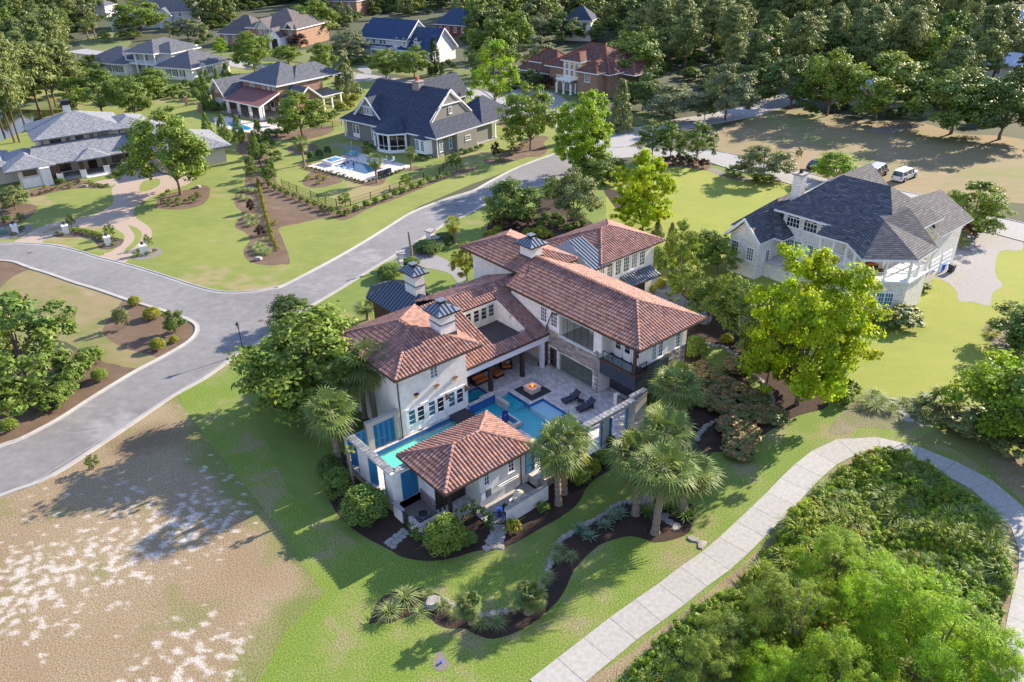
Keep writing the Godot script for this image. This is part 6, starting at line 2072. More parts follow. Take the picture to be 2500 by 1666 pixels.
	for x: float in [-24.4, -23.4]:
		leaf(h, "glass_door", V(x, 0.4, -1.28), 0, 0.95, 2.5, M.white, true)
	win(h, V(-1.2, 1.9, -2.4), 90, 0.7, 1.9, 2, 4, M.white, M.pane_teal)
	win(h, V(-0.35, 2.2, -9.0), 90, 1.3, 0.8, 4, 2)
	win(h, V(-1.2, 1.9, -5.0), 90, 0.6, 1.9, 1, 2, M.white, M.pane_teal)
	bx("downpipe", h, M.trim, -0.95, -0.85, 0.0, 3.6, -1.2, -1.1)
	posts(h, M.white, [-27.2, -1.2, -27.2, -8.0, -0.9, -17.6, -1.2, -12.2], 0.3, 3.6, 0.15)
	bx("porch_floor", h, M.flag, -27.6, -22.6, 0.0, 0.3, -12.0, -0.6)
	bx("porch_floor", h, M.flag, -5.0, -0.5, 0.0, 0.25, -18.0, -11.7)
	stones(h, V(-8.4, 0.0, -1.28), 0, 7.2, 0.5, 53)
	stones(h, V(-1.2, 0.0, -1.3), 90, 4.6, 0.4, 54)

func prairie_house() -> void:
	var h := thing("prairie_house", "low cream house with wide pale grey metal tile hip roofs and brown brackets", "house", V(-105, 0, 16), 84.2)
	var R: Material = M.tile_grey
	var F: Material = M.metal_grey
	roof(h, hip(4.0, 20.2, -23.0, -8.0, 6.3, 0.37), R, F)
	roof(h, hip(17.0, 24.5, -18.0, -7.6, 6.2, 0.37), R, F)
	roof(h, hip(19.5, 27.5, -12.5, -3.0, 5.4, 0.4), R, F)
	roof(h, hip(-2.0, 6.1, -15.0, -1.6, 3.2, 0.38), R, F)
	roof(h, [[V(2.0, 3.2, -2.2), V(21.0, 3.2, -2.0), V(20.0, 5.3, -8.6), V(3.5, 5.3, -8.6)]], R, F)
	roof(h, hip(9.2, 15.0, -7.0, -1.2, 3.3, 0.42), R, F)
	roof(h, hip(21.0, 34.8, -9.0, 5.6, 3.2, 0.38), R, F)
	roof(h, hip(-16.0, 0.0, -18.0, -6.0, 3.2, 0.38), R, F)
	var w := bx("wall", h, M.cream, 5.0, 19.3, 0.0, 6.2, -22.0, -8.9)
	bx("wall", h, M.cream, 17.5, 23.6, 0.0, 6.1, -17.0, -8.5)
	bx("wall", h, M.cream, 20.4, 26.6, 0.0, 5.3, -11.6, -4.0)
	bx("wall", h, M.cream, 0.0, 4.6, 0.0, 3.1, -14.0, -1.9)
	bx("wall", h, M.cream, -15.0, 0.0, 0.0, 3.1, -17.0, -7.0)
	bx("wall", h, M.cream, 4.6, 20.4, 0.0, 3.1, -8.9, -5.6)
	bx("wall", h, M.cream, 22.0, 33.6, 0.0, 3.1, -8.0, 4.6)
	bx("panel", h, M.stucco, 0.3, 3.2, 0.0, 1.6, -1.9, -1.5)
	bx("pier", h, M.stucco, 3.3, 4.9, 0.0, 3.1, -1.9, -0.9)
	win(h, V(1.8, 2.5, -1.9), 0, 2.0, 0.7, 2, 1, M.brown)
	for q: Array in [[7.6, 1.7], [11.6, 1.2], [15.6, 1.7]]:
		win(w, V(q[0], 5.1, -8.9), 0, q[1], 1.5, 2 if q[1] > 1.5 else 1, 1, M.brown)
	for x: float in [21.2, 22.3]:
		win(h, V(x, 4.2, -4.0), 0, 0.8, 1.3, 1, 2, M.brown)
	for x: float in [7.6, 16.6, 19.0]:
		win(h, V(x, 1.8, -5.6), 0, 1.9, 1.7, 2, 1, M.brown)
	leaf(h, "front_door", V(12.2, 0.5, -5.58), 0, 1.5, 2.5, M.brown)
	bx("porch_floor", h, M.flag, 5.6, 17.0, 0.0, 0.5, -5.6, -2.0)
	for i in 3:
		bx("step", h, M.stucco, 10.2, 14.0, 0.0, 0.38 - i * 0.13, -2.0 + i * 0.35, -1.65 + i * 0.35)
	for x: float in [6.2, 10.0, 13.9, 17.0]:
		bx("column_base", h, M.stucco, x - 0.5, x + 0.5, 0.0, 1.5, -2.6, -1.6)
		bx("column", h, M.brown, x - 0.3, x + 0.3, 1.5, 3.2, -2.4, -1.8)
	for x: float in [5.4, 9.4, 9.8, 13.4, 13.8, 18.4]:
		var s := MB.new()
		s.beam(V(x, 4.9, -8.85), V(x, 6.1, -8.2), 0.16, 0.25)
		obj("bracket", s, M.brown, h)
	for z: float in [-5.5, -1.5, 2.6]:
		win(h, V(33.6, 1.7, z), 90, 1.4, 1.7, 2, 1, M.brown)
	var ch := bx("chimney", h, M.stucco, 11.0, 12.2, 7.5, 10.2, -17.0, -15.8)
	bx("chimney_cap", ch, M.iron, 10.8, 12.4, 10.2, 11.0, -17.2, -15.6)

func shuttered(parent: Node, at: Vector3, face: float, m: Material) -> void:
	var o := win(parent, at, face, 0.9, 1.6, 3, 4)
	for s: float in [-0.72, 0.72]:
		bx("shutter", o, m, s - 0.2, s + 0.2, -0.85, 0.85, 0.0, 0.06)

func far_houses() -> void:
	# red brick house with the maroon porch
	var h := thing("brick_house", "tan brick house with charcoal hip roof and maroon metal porch roof", "house", V(-125.6, 0, -41.6), 10.5)
	var R: Material = M.shingle_grey
	roof(h, hip(-14.4, 0.2, -13.7, 0.1, 6.3, 0.52), R, M.trim, 0.35)
	roof(h, hip(-8.5, 0.15, -19.0, -5.0, 6.28, 0.66), R, M.trim)
	roof(h, gable(-19.2, -12.8, -14.0, 5.8, 3.3, 6.9, false), R, M.trim, 0.3)
	roof(h, gable(-2.0, 5.8, -8.0, -0.7, 3.1, 5.9, true), R, M.trim, 0.3)
	var pr := [V(-11.4, 3.3, 6.9), V(2.8, 3.3, 6.9), V(0.6, 4.9, -0.2), V(-12.6, 4.9, -0.2)]
	seams(roof(h, [pr], M.rust_metal, M.trim, 0.3, "porch_roof"), pr, 0.6, M.rust_metal)
	bx("wall", h, M.brick_red, -13.9, -0.3, 0.0, 6.2, -13.2, -0.4)
	bx("wall", h, M.brick_red, -18.6, -13.4, 0.0, 3.3, -13.0, 5.3)
	gable_wall(h, V(-18.6, 3.3, 5.31), V(-13.4, 3.3, 5.31), V(-16.0, 6.5, 5.31), M.brick_red)
	rake(h, V(-19.3, 3.2, 5.85), V(-16.0, 7.0, 5.85), M.trim)
	rake(h, V(-12.7, 3.2, 5.85), V(-16.0, 7.0, 5.85), M.trim)
	bx("wall", h, M.brick_red, -1.0, 5.2, 0.0, 3.1, -7.5, -1.2)
	gable_wall(h, V(5.21, 3.1, -1.2), V(5.21, 3.1, -7.5), V(5.21, 5.6, -4.35), M.brick_red)
	rake(h, V(5.85, 3.0, -0.6), V(5.85, 5.95, -4.35), M.trim)
	rake(h, V(5.85, 3.0, -8.1), V(5.85, 5.95, -4.35), M.trim)
	posts(h, M.white, [-10.9, 6.4, -10.3, 6.4, -6.6, 6.4, -6.0, 6.4, -2.2, 6.4, -1.6, 6.4, 1.7, 6.4, 2.3, 6.4, 2.3, 5.8, 2.4, 1.5], 0.2, 3.2, 0.14)
	bx("porch_floor", h, M.drive, -13.2, 3.0, 0.0, 0.25, -0.4, 7.2)
	for x: float in [-10.4, -9.6, -5.6, -3.6, -1.6]:
		win(h, V(x, 5.4, -0.4), 0, 0.7, 1.5, 3, 4)
	for x: float in [-16.9, -16.1, -15.3, -14.5]:
		win(h, V(x, 1.7, 5.3), 0, 0.6, 1.8, 2, 4, M.white, M.pane_teal)
	win(h, V(-16.0, 4.7, 5.31), 0, 0.9, 1.1, 3, 3)
	win(h, V(-0.3, 5.5, -4.5), 90, 0.9, 0.7, 2, 2)
	for x: float in [-9.0, -6.0, -3.0]:
		leaf(h, "glass_door", V(x, 0.3, -0.38), 0, 1.6, 2.4, M.white, true)
	var cp := [V(5.4, 3.1, -8.4), V(5.4, 3.1, -14.4), V(-0.4, 3.5, -14.4), V(-0.4, 3.5, -8.4)]
	seams(roof(h, [cp], M.metal_dark, M.trim, 0.25, "carport_roof"), cp, 0.6)
	posts(h, M.white, [5.0, -8.8, 5.0, -11.2, 5.0, -13.9], 0.0, 3.0, 0.16)
	# white house with two-storey porch
	h = thing("porch_house", "white house with slate hip roofs, green shutters and a two storey porch", "house", V(-183, 0, -40), 25.5)
	roof(h, hip(-22.0, -9.8, -18.0, -1.1, 6.3, 0.44), M.shingle_grey, M.trim, 0.3)
	roof(h, hip(-16.0, -5.5, -15.0, -3.3, 6.3, 0.44), M.shingle_grey, M.trim, 0.3)
	roof(h, hip(-37.0, -20.0, -14.0, 1.0, 3.3, 0.46), M.shingle_grey, M.trim, 0.3)
	roof(h, hip(-9.5, 4.7, -15.5, 0.5, 3.3, 0.5), M.shingle_grey, M.trim, 0.3)
	bx("wall", h, M.siding_white, -21.2, -6.2, 0.0, 6.2, -14.0, -4.0)
	bx("wall", h, M.stucco, -36.2, -20.4, 0.0, 3.3, -13.0, 0.3)
	bx("wall", h, M.stucco, -9.0, 4.0, 0.0, 3.3, -14.8, -0.2)
	bx("balcony", h, M.trim, -21.6, -10.0, 3.0, 3.3, -4.0, -1.4)
	posts(h, M.white, [-21.4, -1.5, -17.7, -1.5, -14.0, -1.5, -10.2, -1.5], 0.0, 6.2, 0.15)
	balusters(h, V(-21.4, 3.3, -1.5), V(-10.2, 3.3, -1.5), 0.9, M.white)
	var green := mat(S(34, 66, 64), 0.6)
	for x: float in [-19.5, -16.0, -12.5]:
		win(h, V(x, 4.7, -4.0), 0, 0.9, 1.9, 2, 4)
		win(h, V(x, 1.6, -4.0), 0, 0.9, 2.0, 2, 4)
	for x: float in [-4.6, -2.2, 0.4]:
		shuttered(h, V(x, 1.8, -0.2), 0, green)
	for x: float in [-27.0, -24.6, -22.4]:
		shuttered(h, V(x, 1.8, 0.3), 0, green)
	for z: float in [-3.0, -7.0]:
		shuttered(h, V(4.0, 1.8, z), 90, green)
	# top left house with arched window
	h = thing("gabled_house", "pale house with blue grey roof and an arched window gable at the top left", "house", V(-301, 0, -61), 55)
	roof(h, gable(-5.8, 0.3, -9.0, 0.4, 3.6, 6.6, false), M.shingle_grey, M.trim, 0.3)
	roof(h, hip(-4.0, 28.0, -18.0, -4.0, 5.6, 0.8), M.shingle_grey, M.trim, 0.3)
	roof(h, gable(12.0, 18.0, -10.0, -1.5, 4.6, 7.4, false), M.shingle_grey, M.trim, 0.3)
	roof(h, gable(3.0, 7.5, -10.0, -3.0, 5.4, 7.8, false), M.shingle_grey, M.trim, 0.3)
	bx("wall", h, M.siding_white, -5.2, -0.3, 0.0, 3.6, -9.0, 0.0)
	gable_wall(h, V(-5.2, 3.6, 0.01), V(-0.3, 3.6, 0.01), V(-2.75, 6.1, 0.01), M.siding_white)
	arch_win(h, V(-2.75, 2.4, 0.02), 0, 1.7, 2.2)
	bx("wall", h, M.siding_white, -3.4, 27.4, 0.0, 5.5, -17.4, -4.6)
	bx("wall", h, M.siding_white, 12.6, 17.4, 0.0, 4.6, -4.6, -2.0)
	gable_wall(h, V(12.6, 4.6, -1.99), V(17.4, 4.6, -1.99), V(15.0, 6.9, -1.99), M.siding_white)
	for x: float in [2.0, 6.0, 10.0, 20.5, 24.5]:
		win(h, V(x, 2.0, -4.6), 0, 1.0, 1.8, 2, 4)
		win(h, V(x, 4.6, -4.6), 0, 0.9, 1.1, 2, 2)
	# brick house with the arched entrance
	h = thing("brick_house", "tan brick house with grey brown roofs, two gables and a stone arched entrance", "house", V(-212, 0, -78), 28)
	R = M.shingle_brown
	roof(h, hip(-12.5, 8.4, -27.0, -7.0, 6.0, 0.5), R, M.trim, 0.3)
	roof(h, hip(-25.5, -9.0, -22.0, -7.4, 3.6, 0.72), R, M.trim, 0.3)
	roof(h, gable(-8.5, -1.8, -14.0, -6.4, 5.6, 9.0, false), R, M.trim, 0.3)
	roof(h, gable(-1.6, 4.0, -10.0, -3.4, 3.6, 6.6, false), R, M.trim, 0.3)
	roof(h, gable(3.4, 7.0, -13.0, -6.6, 6.0, 8.0, false), R, M.trim, 0.3)
	bx("wall", h, M.brick_red, -12.0, 7.8, 0.0, 6.0, -26.0, -7.7)
	bx("wall", h, M.brick_red, -24.6, -12.0, 0.0, 3.6, -21.0, -8.0)
	bx("wall", h, M.brick_red, -8.0, -2.3, 0.0, 5.6, -7.7, -6.9)
	gable_wall(h, V(-8.0, 5.6, -6.89), V(-2.3, 5.6, -6.89), V(-5.15, 8.5, -6.89), M.cream)
	bx("entrance", h, M.stone, -1.1, 3.5, 0.0, 3.6, -7.7, -4.0)
	gable_wall(h, V(-1.1, 3.6, -3.99), V(3.5, 3.6, -3.99), V(1.2, 6.1, -3.99), M.stone)
	bx("doorway", h, M.black, 0.0, 2.4, 0.0, 3.2, -4.02, -3.97)
	for x: float in [-6.2, -4.2, 5.2]:
		win(h, V(x, 4.9, -6.88 if x < 0.0 else -7.7), 0, 0.9, 1.5, 3, 4)
	for x: float in [-22.0, -18.5, -15.0, 5.2]:
		win(h, V(x, 1.9, -8.0 if x < 0.0 else -7.7), 0, 1.1, 1.8, 3, 4)
	# white house with the bright navy roof
	h = thing("navy_roof_house", "white house with tall bright navy gable roofs, dormers and a balcony", "house", V(-165, 0, -97), 17)
	R = mat(S(44, 74, 112), 0.85, cache.shin2, 4.0, 1.0)
	roof(h, gable(-12.4, 5.8, -13.0, -0.6, 6.0, 10.9, true), R, M.trim, 0.3)
	roof(h, gable(2.0, 15.6, -12.6, -0.2, 3.3, 9.2, true), R, M.trim, 0.3)
	roof(h, gable(-15.5, -10.0, -12.0, -2.0, 5.0, 9.0, true), R, M.trim, 0.3)
	roof(h, [[V(-12.4, 3.3, 2.4), V(0.0, 3.3, 2.4), V(0.0, 4.2, -1.2), V(-12.4, 4.2, -1.2)]], R, M.trim, 0.25, "porch_roof")
	bx("wall", h, M.siding_white, -11.8, 5.2, 0.0, 6.0, -12.4, -1.2)
	bx("wall", h, M.siding_white, 2.0, 15.0, 0.0, 3.3, -12.0, -0.8)
	gable_wall(h, V(15.01, 3.3, -0.8), V(15.01, 3.3, -12.0), V(15.01, 8.8, -6.4), M.siding_white)
	gable_wall(h, V(5.21, 6.0, -1.2), V(5.21, 6.0, -12.4), V(5.21, 10.5, -6.8), M.siding_white)
	rake(h, V(15.7, 3.3, -0.2), V(15.7, 9.3, -6.4), M.trim)
	rake(h, V(15.7, 3.3, -12.6), V(15.7, 9.3, -6.4), M.trim)
	rake(h, V(5.9, 6.0, -0.6), V(5.9, 11.0, -6.8), M.trim)
	for x: float in [-10.5, -7.6, -4.8, -3.4]:
		win(h, V(x, 5.0, -1.2), 0, 0.9, 1.3, 2, 2)
	for x: float in [2.0, 4.6, 9.0]:
		var d := bx("dormer", h, M.siding_white, x - 0.7, x + 0.7, 4.0, 5.9, -3.6, -0.9)
		roof(d, gable(x - 0.95, x + 0.95, -4.6, -0.7, 5.9, 6.9, false), R, M.trim, 0.15, "dormer_roof")
		win(d, V(x, 4.9, -0.9), 0, 0.7, 1.3, 2, 4)
	bx("balcony", h, M.trim, -5.8, 0.4, 3.2, 3.45, -1.2, 2.8)
	balusters(h, V(-5.8, 3.45, 2.7), V(0.4, 3.45, 2.7), 0.9, M.white)
	posts(h, M.white, [-5.6, 2.6, 0.2, 2.6, -9.0, 2.2, -11.6, 2.2], 0.0, 3.2, 0.16)
	# red roofed house with the arched portico
	h = thing("red_roof_house", "cream and brick house with rusty red roofs and a white arched portico", "house", V(-94, 0, -101.5), 4.5)
	R = M.shingle_red
	var O: Material = mat(S(190, 116, 82), 0.8)
	for f: Array in [hip(-9.0, 12.0, -18.5, -2.0, 5.6, 0.6), hip(3.4, 10.4, -9.0, 0.6, 6.0, 0.62), hip(-3.1, 3.5, -11.0, -1.5, 7.6, 0.5), hip(-20.0, -5.0, -14.0, -3.0, 3.3, 0.86), hip(8.5, 15.5, -17.0, -7.0, 5.2, 0.66), hip(-17.5, -12.8, -11.0, -5.0, 5.3, 0.6)]:
		var o := roof(h, f, R, M.trim, 0.25)
		var rl := MB.new()
		for q: Array in f:
			for i in q.size():
				var a: Vector3 = q[i]
				var b: Vector3 = q[(i + 1) % q.size()]
				if a.y > f[0][0].y + 0.1 or b.y > f[0][0].y + 0.1:
					rl.beam(a + V(0, 0.05, 0), b + V(0, 0.05, 0), 0.22, 0.14)
		obj("ridge_cap", rl, O, o)
	bx("wall", h, M.brick_red, -8.0, 11.0, 0.0, 5.6, -17.6, -3.0)
	bx("wall", h, M.brick_red, 4.0, 9.8, 0.0, 6.0, -8.4, 0.0)
	bx("wall", h, mat(S(236, 214, 168), 0.9), -2.6, 3.0, 3.2, 7.6, -10.0, -2.1)
	bx("wall", h, M.brick_red, -19.2, -5.6, 0.0, 3.3, -13.2, -3.8)
	bx("dormer", h, M.cream, -17.0, -13.3, 3.4, 5.3, -10.4, -5.6)
	win(h, V(-15.2, 4.5, -5.6), 0, 0.9, 1.1, 2, 3)
	for x: float in [-1.4, 0.2, 1.8]:
		arch_win(h, V(x, 5.3, -2.08), 0, 0.95, 2.6)
	win(h, V(6.9, 4.7, 0.0), 0, 1.5, 1.8, 4, 4)
	bx("balcony", h, M.trim, -3.1, 2.0, 3.15, 3.4, -2.1, 0.2)
	balusters(h, V(-3.0, 3.4, 0.1), V(1.9, 3.4, 0.1), 0.9, M.white)
	posts(h, M.white, [-2.9, 0.0, -0.6, 0.0, 1.7, 0.0, 1.7, -1.8], 0.0, 2.5, 0.2)
	for x: float in [-1.75, 0.55]:
		var ar := MB.new()
		for i in 8:
			var a := PI * i / 8
			var b := PI * (i + 1) / 8
			ar.quad(V(x - cos(a) * 0.95, 2.2 + sin(a) * 0.8, 0.05), V(x - cos(b) * 0.95, 2.2 + sin(b) * 0.8, 0.05), V(x - cos(b) * 0.95, 3.15, 0.05), V(x - cos(a) * 0.95, 3.15, 0.05))
		obj("arch", ar, M.white, h)
	win(h, V(-1.7, 1.5, -3.0), 0, 1.4, 2.4, 3, 4)
	win(h, V(0.6, 1.5, -3.0), 0, 1.4, 2.4, 3, 4)
	# glimpsed among the trees
	plain("turret_house", "pale house with dark conical roof half hidden by trees behind the red roof", V(-150, 0, -160), 30, 9, 8, 6.5, 0.9, M.stucco, M.shingle_navy, 2)
	plain("metal_roof_house", "white cottage with shining pale metal roof at the upper right edge", V(-46, 0, -234), 15, 16, 12, 5.0, 0.75, M.siding_white, M.metal_pale, 3)
	plain("metal_roof_shed", "wide outbuilding with ribbed blue grey metal roof below the white cottage", V(-26, 0, -190), 12, 16, 10, 3.2, 0.42, M.stucco, M.metal_pale, 2)
	plain("tan_house", "tan house mostly hidden by the oaks beside the bend of the road", V(-82.72, 0, -159.61), 20, 12, 9, 5.5, 0.6, M.cream, M.shingle_brown, 3)
	plain("brick_cottage", "dark red brick cottage with navy roof and white doors behind the navy roofed house", V(-193.23, 0, -140.03), 17, 13, 9, 3.4, 1.0, mat(S(120, 66, 56), 0.9), mat(S(40, 62, 90), 0.85), 4)
	plain("brown_roof_house", "brown shingled roof showing above the brick house among tall trees", V(-270, 0, -140), 28, 14, 12, 6.0, 0.7, M.brick_red, M.shingle_brown, 2)
	plain("pale_house", "pale blue grey house glimpsed through the big oak by the mown lot", V(-38.99, 0, -137.41), 20, 10, 8, 4.0, 0.6, M.siding_white, M.metal_pale, 2)
	plain("blue_roof_house", "small house with blue grey roof hidden at the very top left", V(-355.37, 0, -65.34), 40, 10, 8, 4.5, 0.6, M.siding_white, M.shingle_grey, 1)

func plain(called: String, label: String, at: Vector3, turn: float, w: float, d: float, e: float, s: float, wm: Material, rm: Material, n: int) -> void:
	var h := thing(called, label, "house", at, turn)
	var f := hip(-w * 0.5 - 0.6, w * 0.5 + 0.6, -d - 0.6, 0.6, e, s)
	var o := roof(h, f, rm, M.trim)
	if rm == M.metal_pale:
		for q: Array in f:
			seams(o, q, 0.6, M.metal_grey)
	bx("wall", h, wm, -w * 0.5, w * 0.5, 0.0, e, -d, 0.0)
	for i in n:
		for y: float in ([1.7, 4.6] if e > 5.0 else [1.8]):
			win(h, V(-w * 0.5 + w * (i + 0.5) / n, y, 0.0), 0, 1.0, 1.6, 2, 4)

# ---------- cars: body lofted from a side outline, glass band, wheels, lamps
func car(called: String, label: String, at: Vector3, turn: float, l: float, w: float, kind: String, paint: Material) -> void:
	var c := thing(called, label, "car" if kind != "van" else "van", at, turn)
	var low: Array   # side outline, x along the car (front +), y up
	var top: Array   # cabin outline
	if kind == "sedan":
		low = [-0.5, 0.3, -0.49, 0.82, -0.3, 0.95, 0.22, 0.92, 0.42, 0.8, 0.5, 0.62, 0.5, 0.3]
		top = [-0.42, 0.93, -0.24, 1.38, 0.05, 1.42, 0.24, 0.92]
	elif kind == "suv":
		low = [-0.5, 0.35, -0.5, 1.05, 0.2, 1.08, 0.46, 1.02, 0.5, 0.8, 0.5, 0.35]
		top = [-0.49, 1.05, -0.45, 1.75, 0.05, 1.82, 0.14, 1.75, 0.24, 1.07]
	else:
		low = [-0.5, 0.3, -0.5, 1.15, 0.3, 1.15, 0.46, 0.98, 0.5, 0.75, 0.5, 0.3]
		top = [-0.49, 1.14, -0.47, 2.02, 0.15, 2.08, 0.24, 1.95, 0.33, 1.15]
	var loft := func(o: Array, w0: float, w1: float, y0: float, y1: float) -> MB:
		var m := MB.new()
		var n := o.size() / 2
		var L := []
		var Rr := []
		for i in n:
			var k: float = lerpf(w0, w1, clampf((o[i * 2 + 1] - y0) / (y1 - y0), 0, 1)) * (1.0 if absf(o[i * 2]) < 0.45 else 0.92)
			L.append(V(-k * 0.5 * w, o[i * 2 + 1], -o[i * 2] * l))
			Rr.append(V(k * 0.5 * w, o[i * 2 + 1], -o[i * 2] * l))
		for i in n:
			var j := (i + 1) % n
			m.quad(L[i], L[j], Rr[j], Rr[i])
		for i in range(1, n - 1):
			m.tri(Rr[0], Rr[i], Rr[i + 1])
			m.tri(L[0], L[i + 1], L[i])
		return m
	var bt: float = low[3]
	obj("body", loft.call(low, 0.96, 1.0, 0.3, bt), paint, c)
	var tt: float = top[3]
	obj("window_band", loft.call(top, 0.94, 0.78, bt, tt), M.pane, c)
	# roof skin and pillars
	var rm := MB.new()
	var k := top.size()
	var ra: float = top[2]
	var rb: float = top[k - 4] if kind != "sedan" else top[4]
	rm.box(-0.38 * w, 0.38 * w, tt - 0.02, top[5] + 0.03, -rb * l, -ra * l)
	for s: float in [-1.0, 1.0]:
		for i in range(0, k - 2, 2):
			rm.beam(V(s * w * (0.47 if i == 0 else 0.39), top[i + 1], -top[i] * l), V(s * w * (0.47 if i == k - 4 else 0.39), top[i + 3], -top[i + 2] * l), 0.09, 0.07)
		for f: float in ([-0.1] if kind == "sedan" else [-0.2, 0.05]):
			rm.beam(V(s * w * 0.47, bt + 0.02, -f * l), V(s * w * 0.395, tt, -f * l), 0.07, 0.09)
	obj("roof", rm, paint if kind != "van" else M.metal_pale, c)
	for x: float in [-0.46, 0.46]:
		for z: float in [-0.31, 0.31]:
			var wm := MB.new()
			var r := 0.33 if kind == "sedan" else 0.4
			wm.tube([V(x * w - 0.11, r, z * l), V(x * w + 0.11, r, z * l)], [r, r], 14)
			var wo := obj("wheel", wm, M.black, c)
			var rim := MB.new()
			rim.tube([V(x * w - 0.125, r, z * l), V(x * w + 0.125, r, z * l)], [r * 0.6, r * 0.6], 10)
			obj("rim", rim, M.metal_pale, wo)
		bx("headlight", c, M.trim, x * w * 0.82 - 0.16, x * w * 0.82 + 0.16, bt - 0.35, bt - 0.2, -0.502 * l, -0.48 * l)
		bx("tail_light", c, M.red, x * w * 0.86 - 0.12, x * w * 0.86 + 0.12, bt - 0.4, bt - 0.1, 0.48 * l, 0.503 * l)
		bx("mirror", c, paint, x * w * 1.13 - 0.08, x * w * 1.13 + 0.08, bt, bt + 0.16, -0.2 * l, -0.17 * l)
	bx("bumper", c, M.charcoal if kind != "suv" else paint, -0.47 * w, 0.47 * w, 0.32, 0.55, 0.49 * l, 0.515 * l)
	bx("bumper", c, M.charcoal if kind != "suv" else paint, -0.47 * w, 0.47 * w, 0.32, 0.55, -0.515 * l, -0.49 * l)
	bx("number_plate", c, M.trim, -0.16, 0.16, 0.62, 0.76, 0.5 * l, 0.508 * l)

func street_things() -> void:
	var blue := mat(S(28, 44, 92), 0.2, null, 1, 0, 0.4)
	var white := mat(S(225, 226, 228), 0.3)
	var black := mat(S(26, 26, 30), 0.25, null, 1, 0, 0.3)
	for m: StandardMaterial3D in [blue, white, black]:
		m.clearcoat_enabled = true
	car("sedan", "dark blue sedan parked on the mown lot left of the small tree", V(-19.6, 0, -91.4), 3.3, 4.8, 1.85, "sedan", blue)
	car("van", "tall black van with silver roof parked behind the lime green tree", V(-10.2, 0, -93.9), 7.3, 5.6, 2.05, "van", black)
	car("suv", "white four wheel drive car parked on the mown lot, farthest right of the three", V(-6.4, 0, -95.9), -0.6, 5.5, 2.0, "suv", white)
	# street lamp
	var lp := thing("street_lamp", "black street lamp with lantern head beside the side road", "street lamp", V(-25.27, 0, 11.19))
	var po := MB.new()
	po.lathe(V(0, 0, 0), [0.16, 0, 0.16, 0.25, 0.09, 0.4, 0.06, 1.0, 0.045, 3.0, 0.07, 3.05, 0.05, 3.12, 0.12, 3.2], 10)
	obj("post", po, M.iron, lp)
	var la := MB.new()
	la.lathe(V(0, 3.2, 0), [0.12, 0, 0.22, 0.42, 0.2, 0.42], 6)
	obj("lantern", la, mat(S(150, 165, 190), 0.2), lp)
	var ca := MB.new()
	ca.lathe(V(0, 3.62, 0), [0.28, 0, 0.14, 0.16, 0.04, 0.24, 0.03, 0.36, 0, 0.4], 8)
	obj("lamp_cap", ca, M.iron, lp)
	# stone lamp pillars of the cream house drive
	var names := ["white lamp pillar beside the green utility box at the left end of the drive", "white lamp pillar at the left tip of the drive island", "white lamp pillar in the bark at the right of the drive island", "white lamp pillar in the gravel circle right of the drive"]
	var spots := [-83.68, 21.56, -77.93, 15.86, -68.69, 12.56, -61.65, 9.81]
	for i in 4:
		var t := thing("lamp_pillar", names[i], "pillar", V(spots[i * 2], 0, spots[i * 2 + 1]), 84, "lamp pillars along the cream house drive")
		bx("shaft", t, M.stucco, -0.4, 0.4, 0.0, 1.2, -0.4, 0.4)
		bx("cap", t, M.trim, -0.47, 0.47, 1.2, 1.3, -0.47, 0.47)
		var l2 := MB.new()
		l2.lathe(V(0, 1.3, 0), [0.06, 0, 0.06, 0.1, 0.2, 0.15, 0.24, 0.42, 0.05, 0.6, 0, 0.62], 8)
		obj("lantern", l2, M.charcoal, t)
	tag(bx("utility_box", self, mat(S(96, 122, 108), 0.6), 0, 1.3, 0, 0.8, 0, 0.9), "green utility box beside the leftmost lamp pillar", "utility box")
	get_node("utility_box").position = V(-85.32, 0, 22.7)
	# gate walls of the villa
	for q: Array in [[V(-37.64, 0, -22), 12.0, "white gate pillars with slate caps in the hedge on the far side of the villa drive"], [V(-33.64, 0, -14.47), -30.0, "white gate pillar with a stepped wing wall on the near side of the villa drive"]]:
		var t := thing("gate_pillar", q[2], "pillar", q[0], q[1])
		bx("shaft", t, M.stucco, -0.45, 0.45, 0.0, 1.7, -0.45, 0.45)
		bx("cap", t, M.flag, -0.58, 0.58, 1.7, 1.85, -0.58, 0.58)
		bx("wing", t, M.stucco, 0.45, 1.7, 0.0, 1.1, -0.2, 0.2)
		bx("wing_cap", t, M.flag, 0.45, 1.75, 1.1, 1.2, -0.28, 0.28)
		bx("wing", t, M.stucco, 1.7, 2.5, 0.0, 0.8, -0.2, 0.2)
	# stone edging of the beds, each stone a piece
	edging("dry stone edging winding along the long dark bed below the villa", [18.86, -2.2, 18.29, -1.53, 18.11, -0.65, 18.26, 0.56, 18.18, 1.87, 18.1, 3.14, 18.03, 4.39, 18.15, 5.39, 18.63, 6.32, 19.11, 6.99, 19.57, 7.64, 19.98, 8.32, 20.35, 9.03, 20.67, 9.54], 0.42)
	edging("dry stone edging along the front of the long bed between the two small palms", [21, 10.99, 20.86, 11.79, 20.61, 12.69, 20.15, 13.68, 19.61, 14.34, 19.09, 14.73, 18.39, 15.01, 17.54, 15.04, 16.84, 15.2], 0.42)
	edging("stone edging round the half moon lawn beside the villa's far end", [6.41, -26.91, 8.24, -27.79, 9.95, -27.41, 11.52, -26.48, 12.35, -25.51, 14.19, -25.27, 15.85, -24.46, 17.4, -23.23, 18.16, -22.04, 18.23, -20.73], 0.5)
	edging("short stone edging at the left foot of the flowering hedge", [16.39, -16.94, 16.22, -15.99, 16.11, -14.74, 16.35, -13.53, 16.77, -12.56], 0.45)
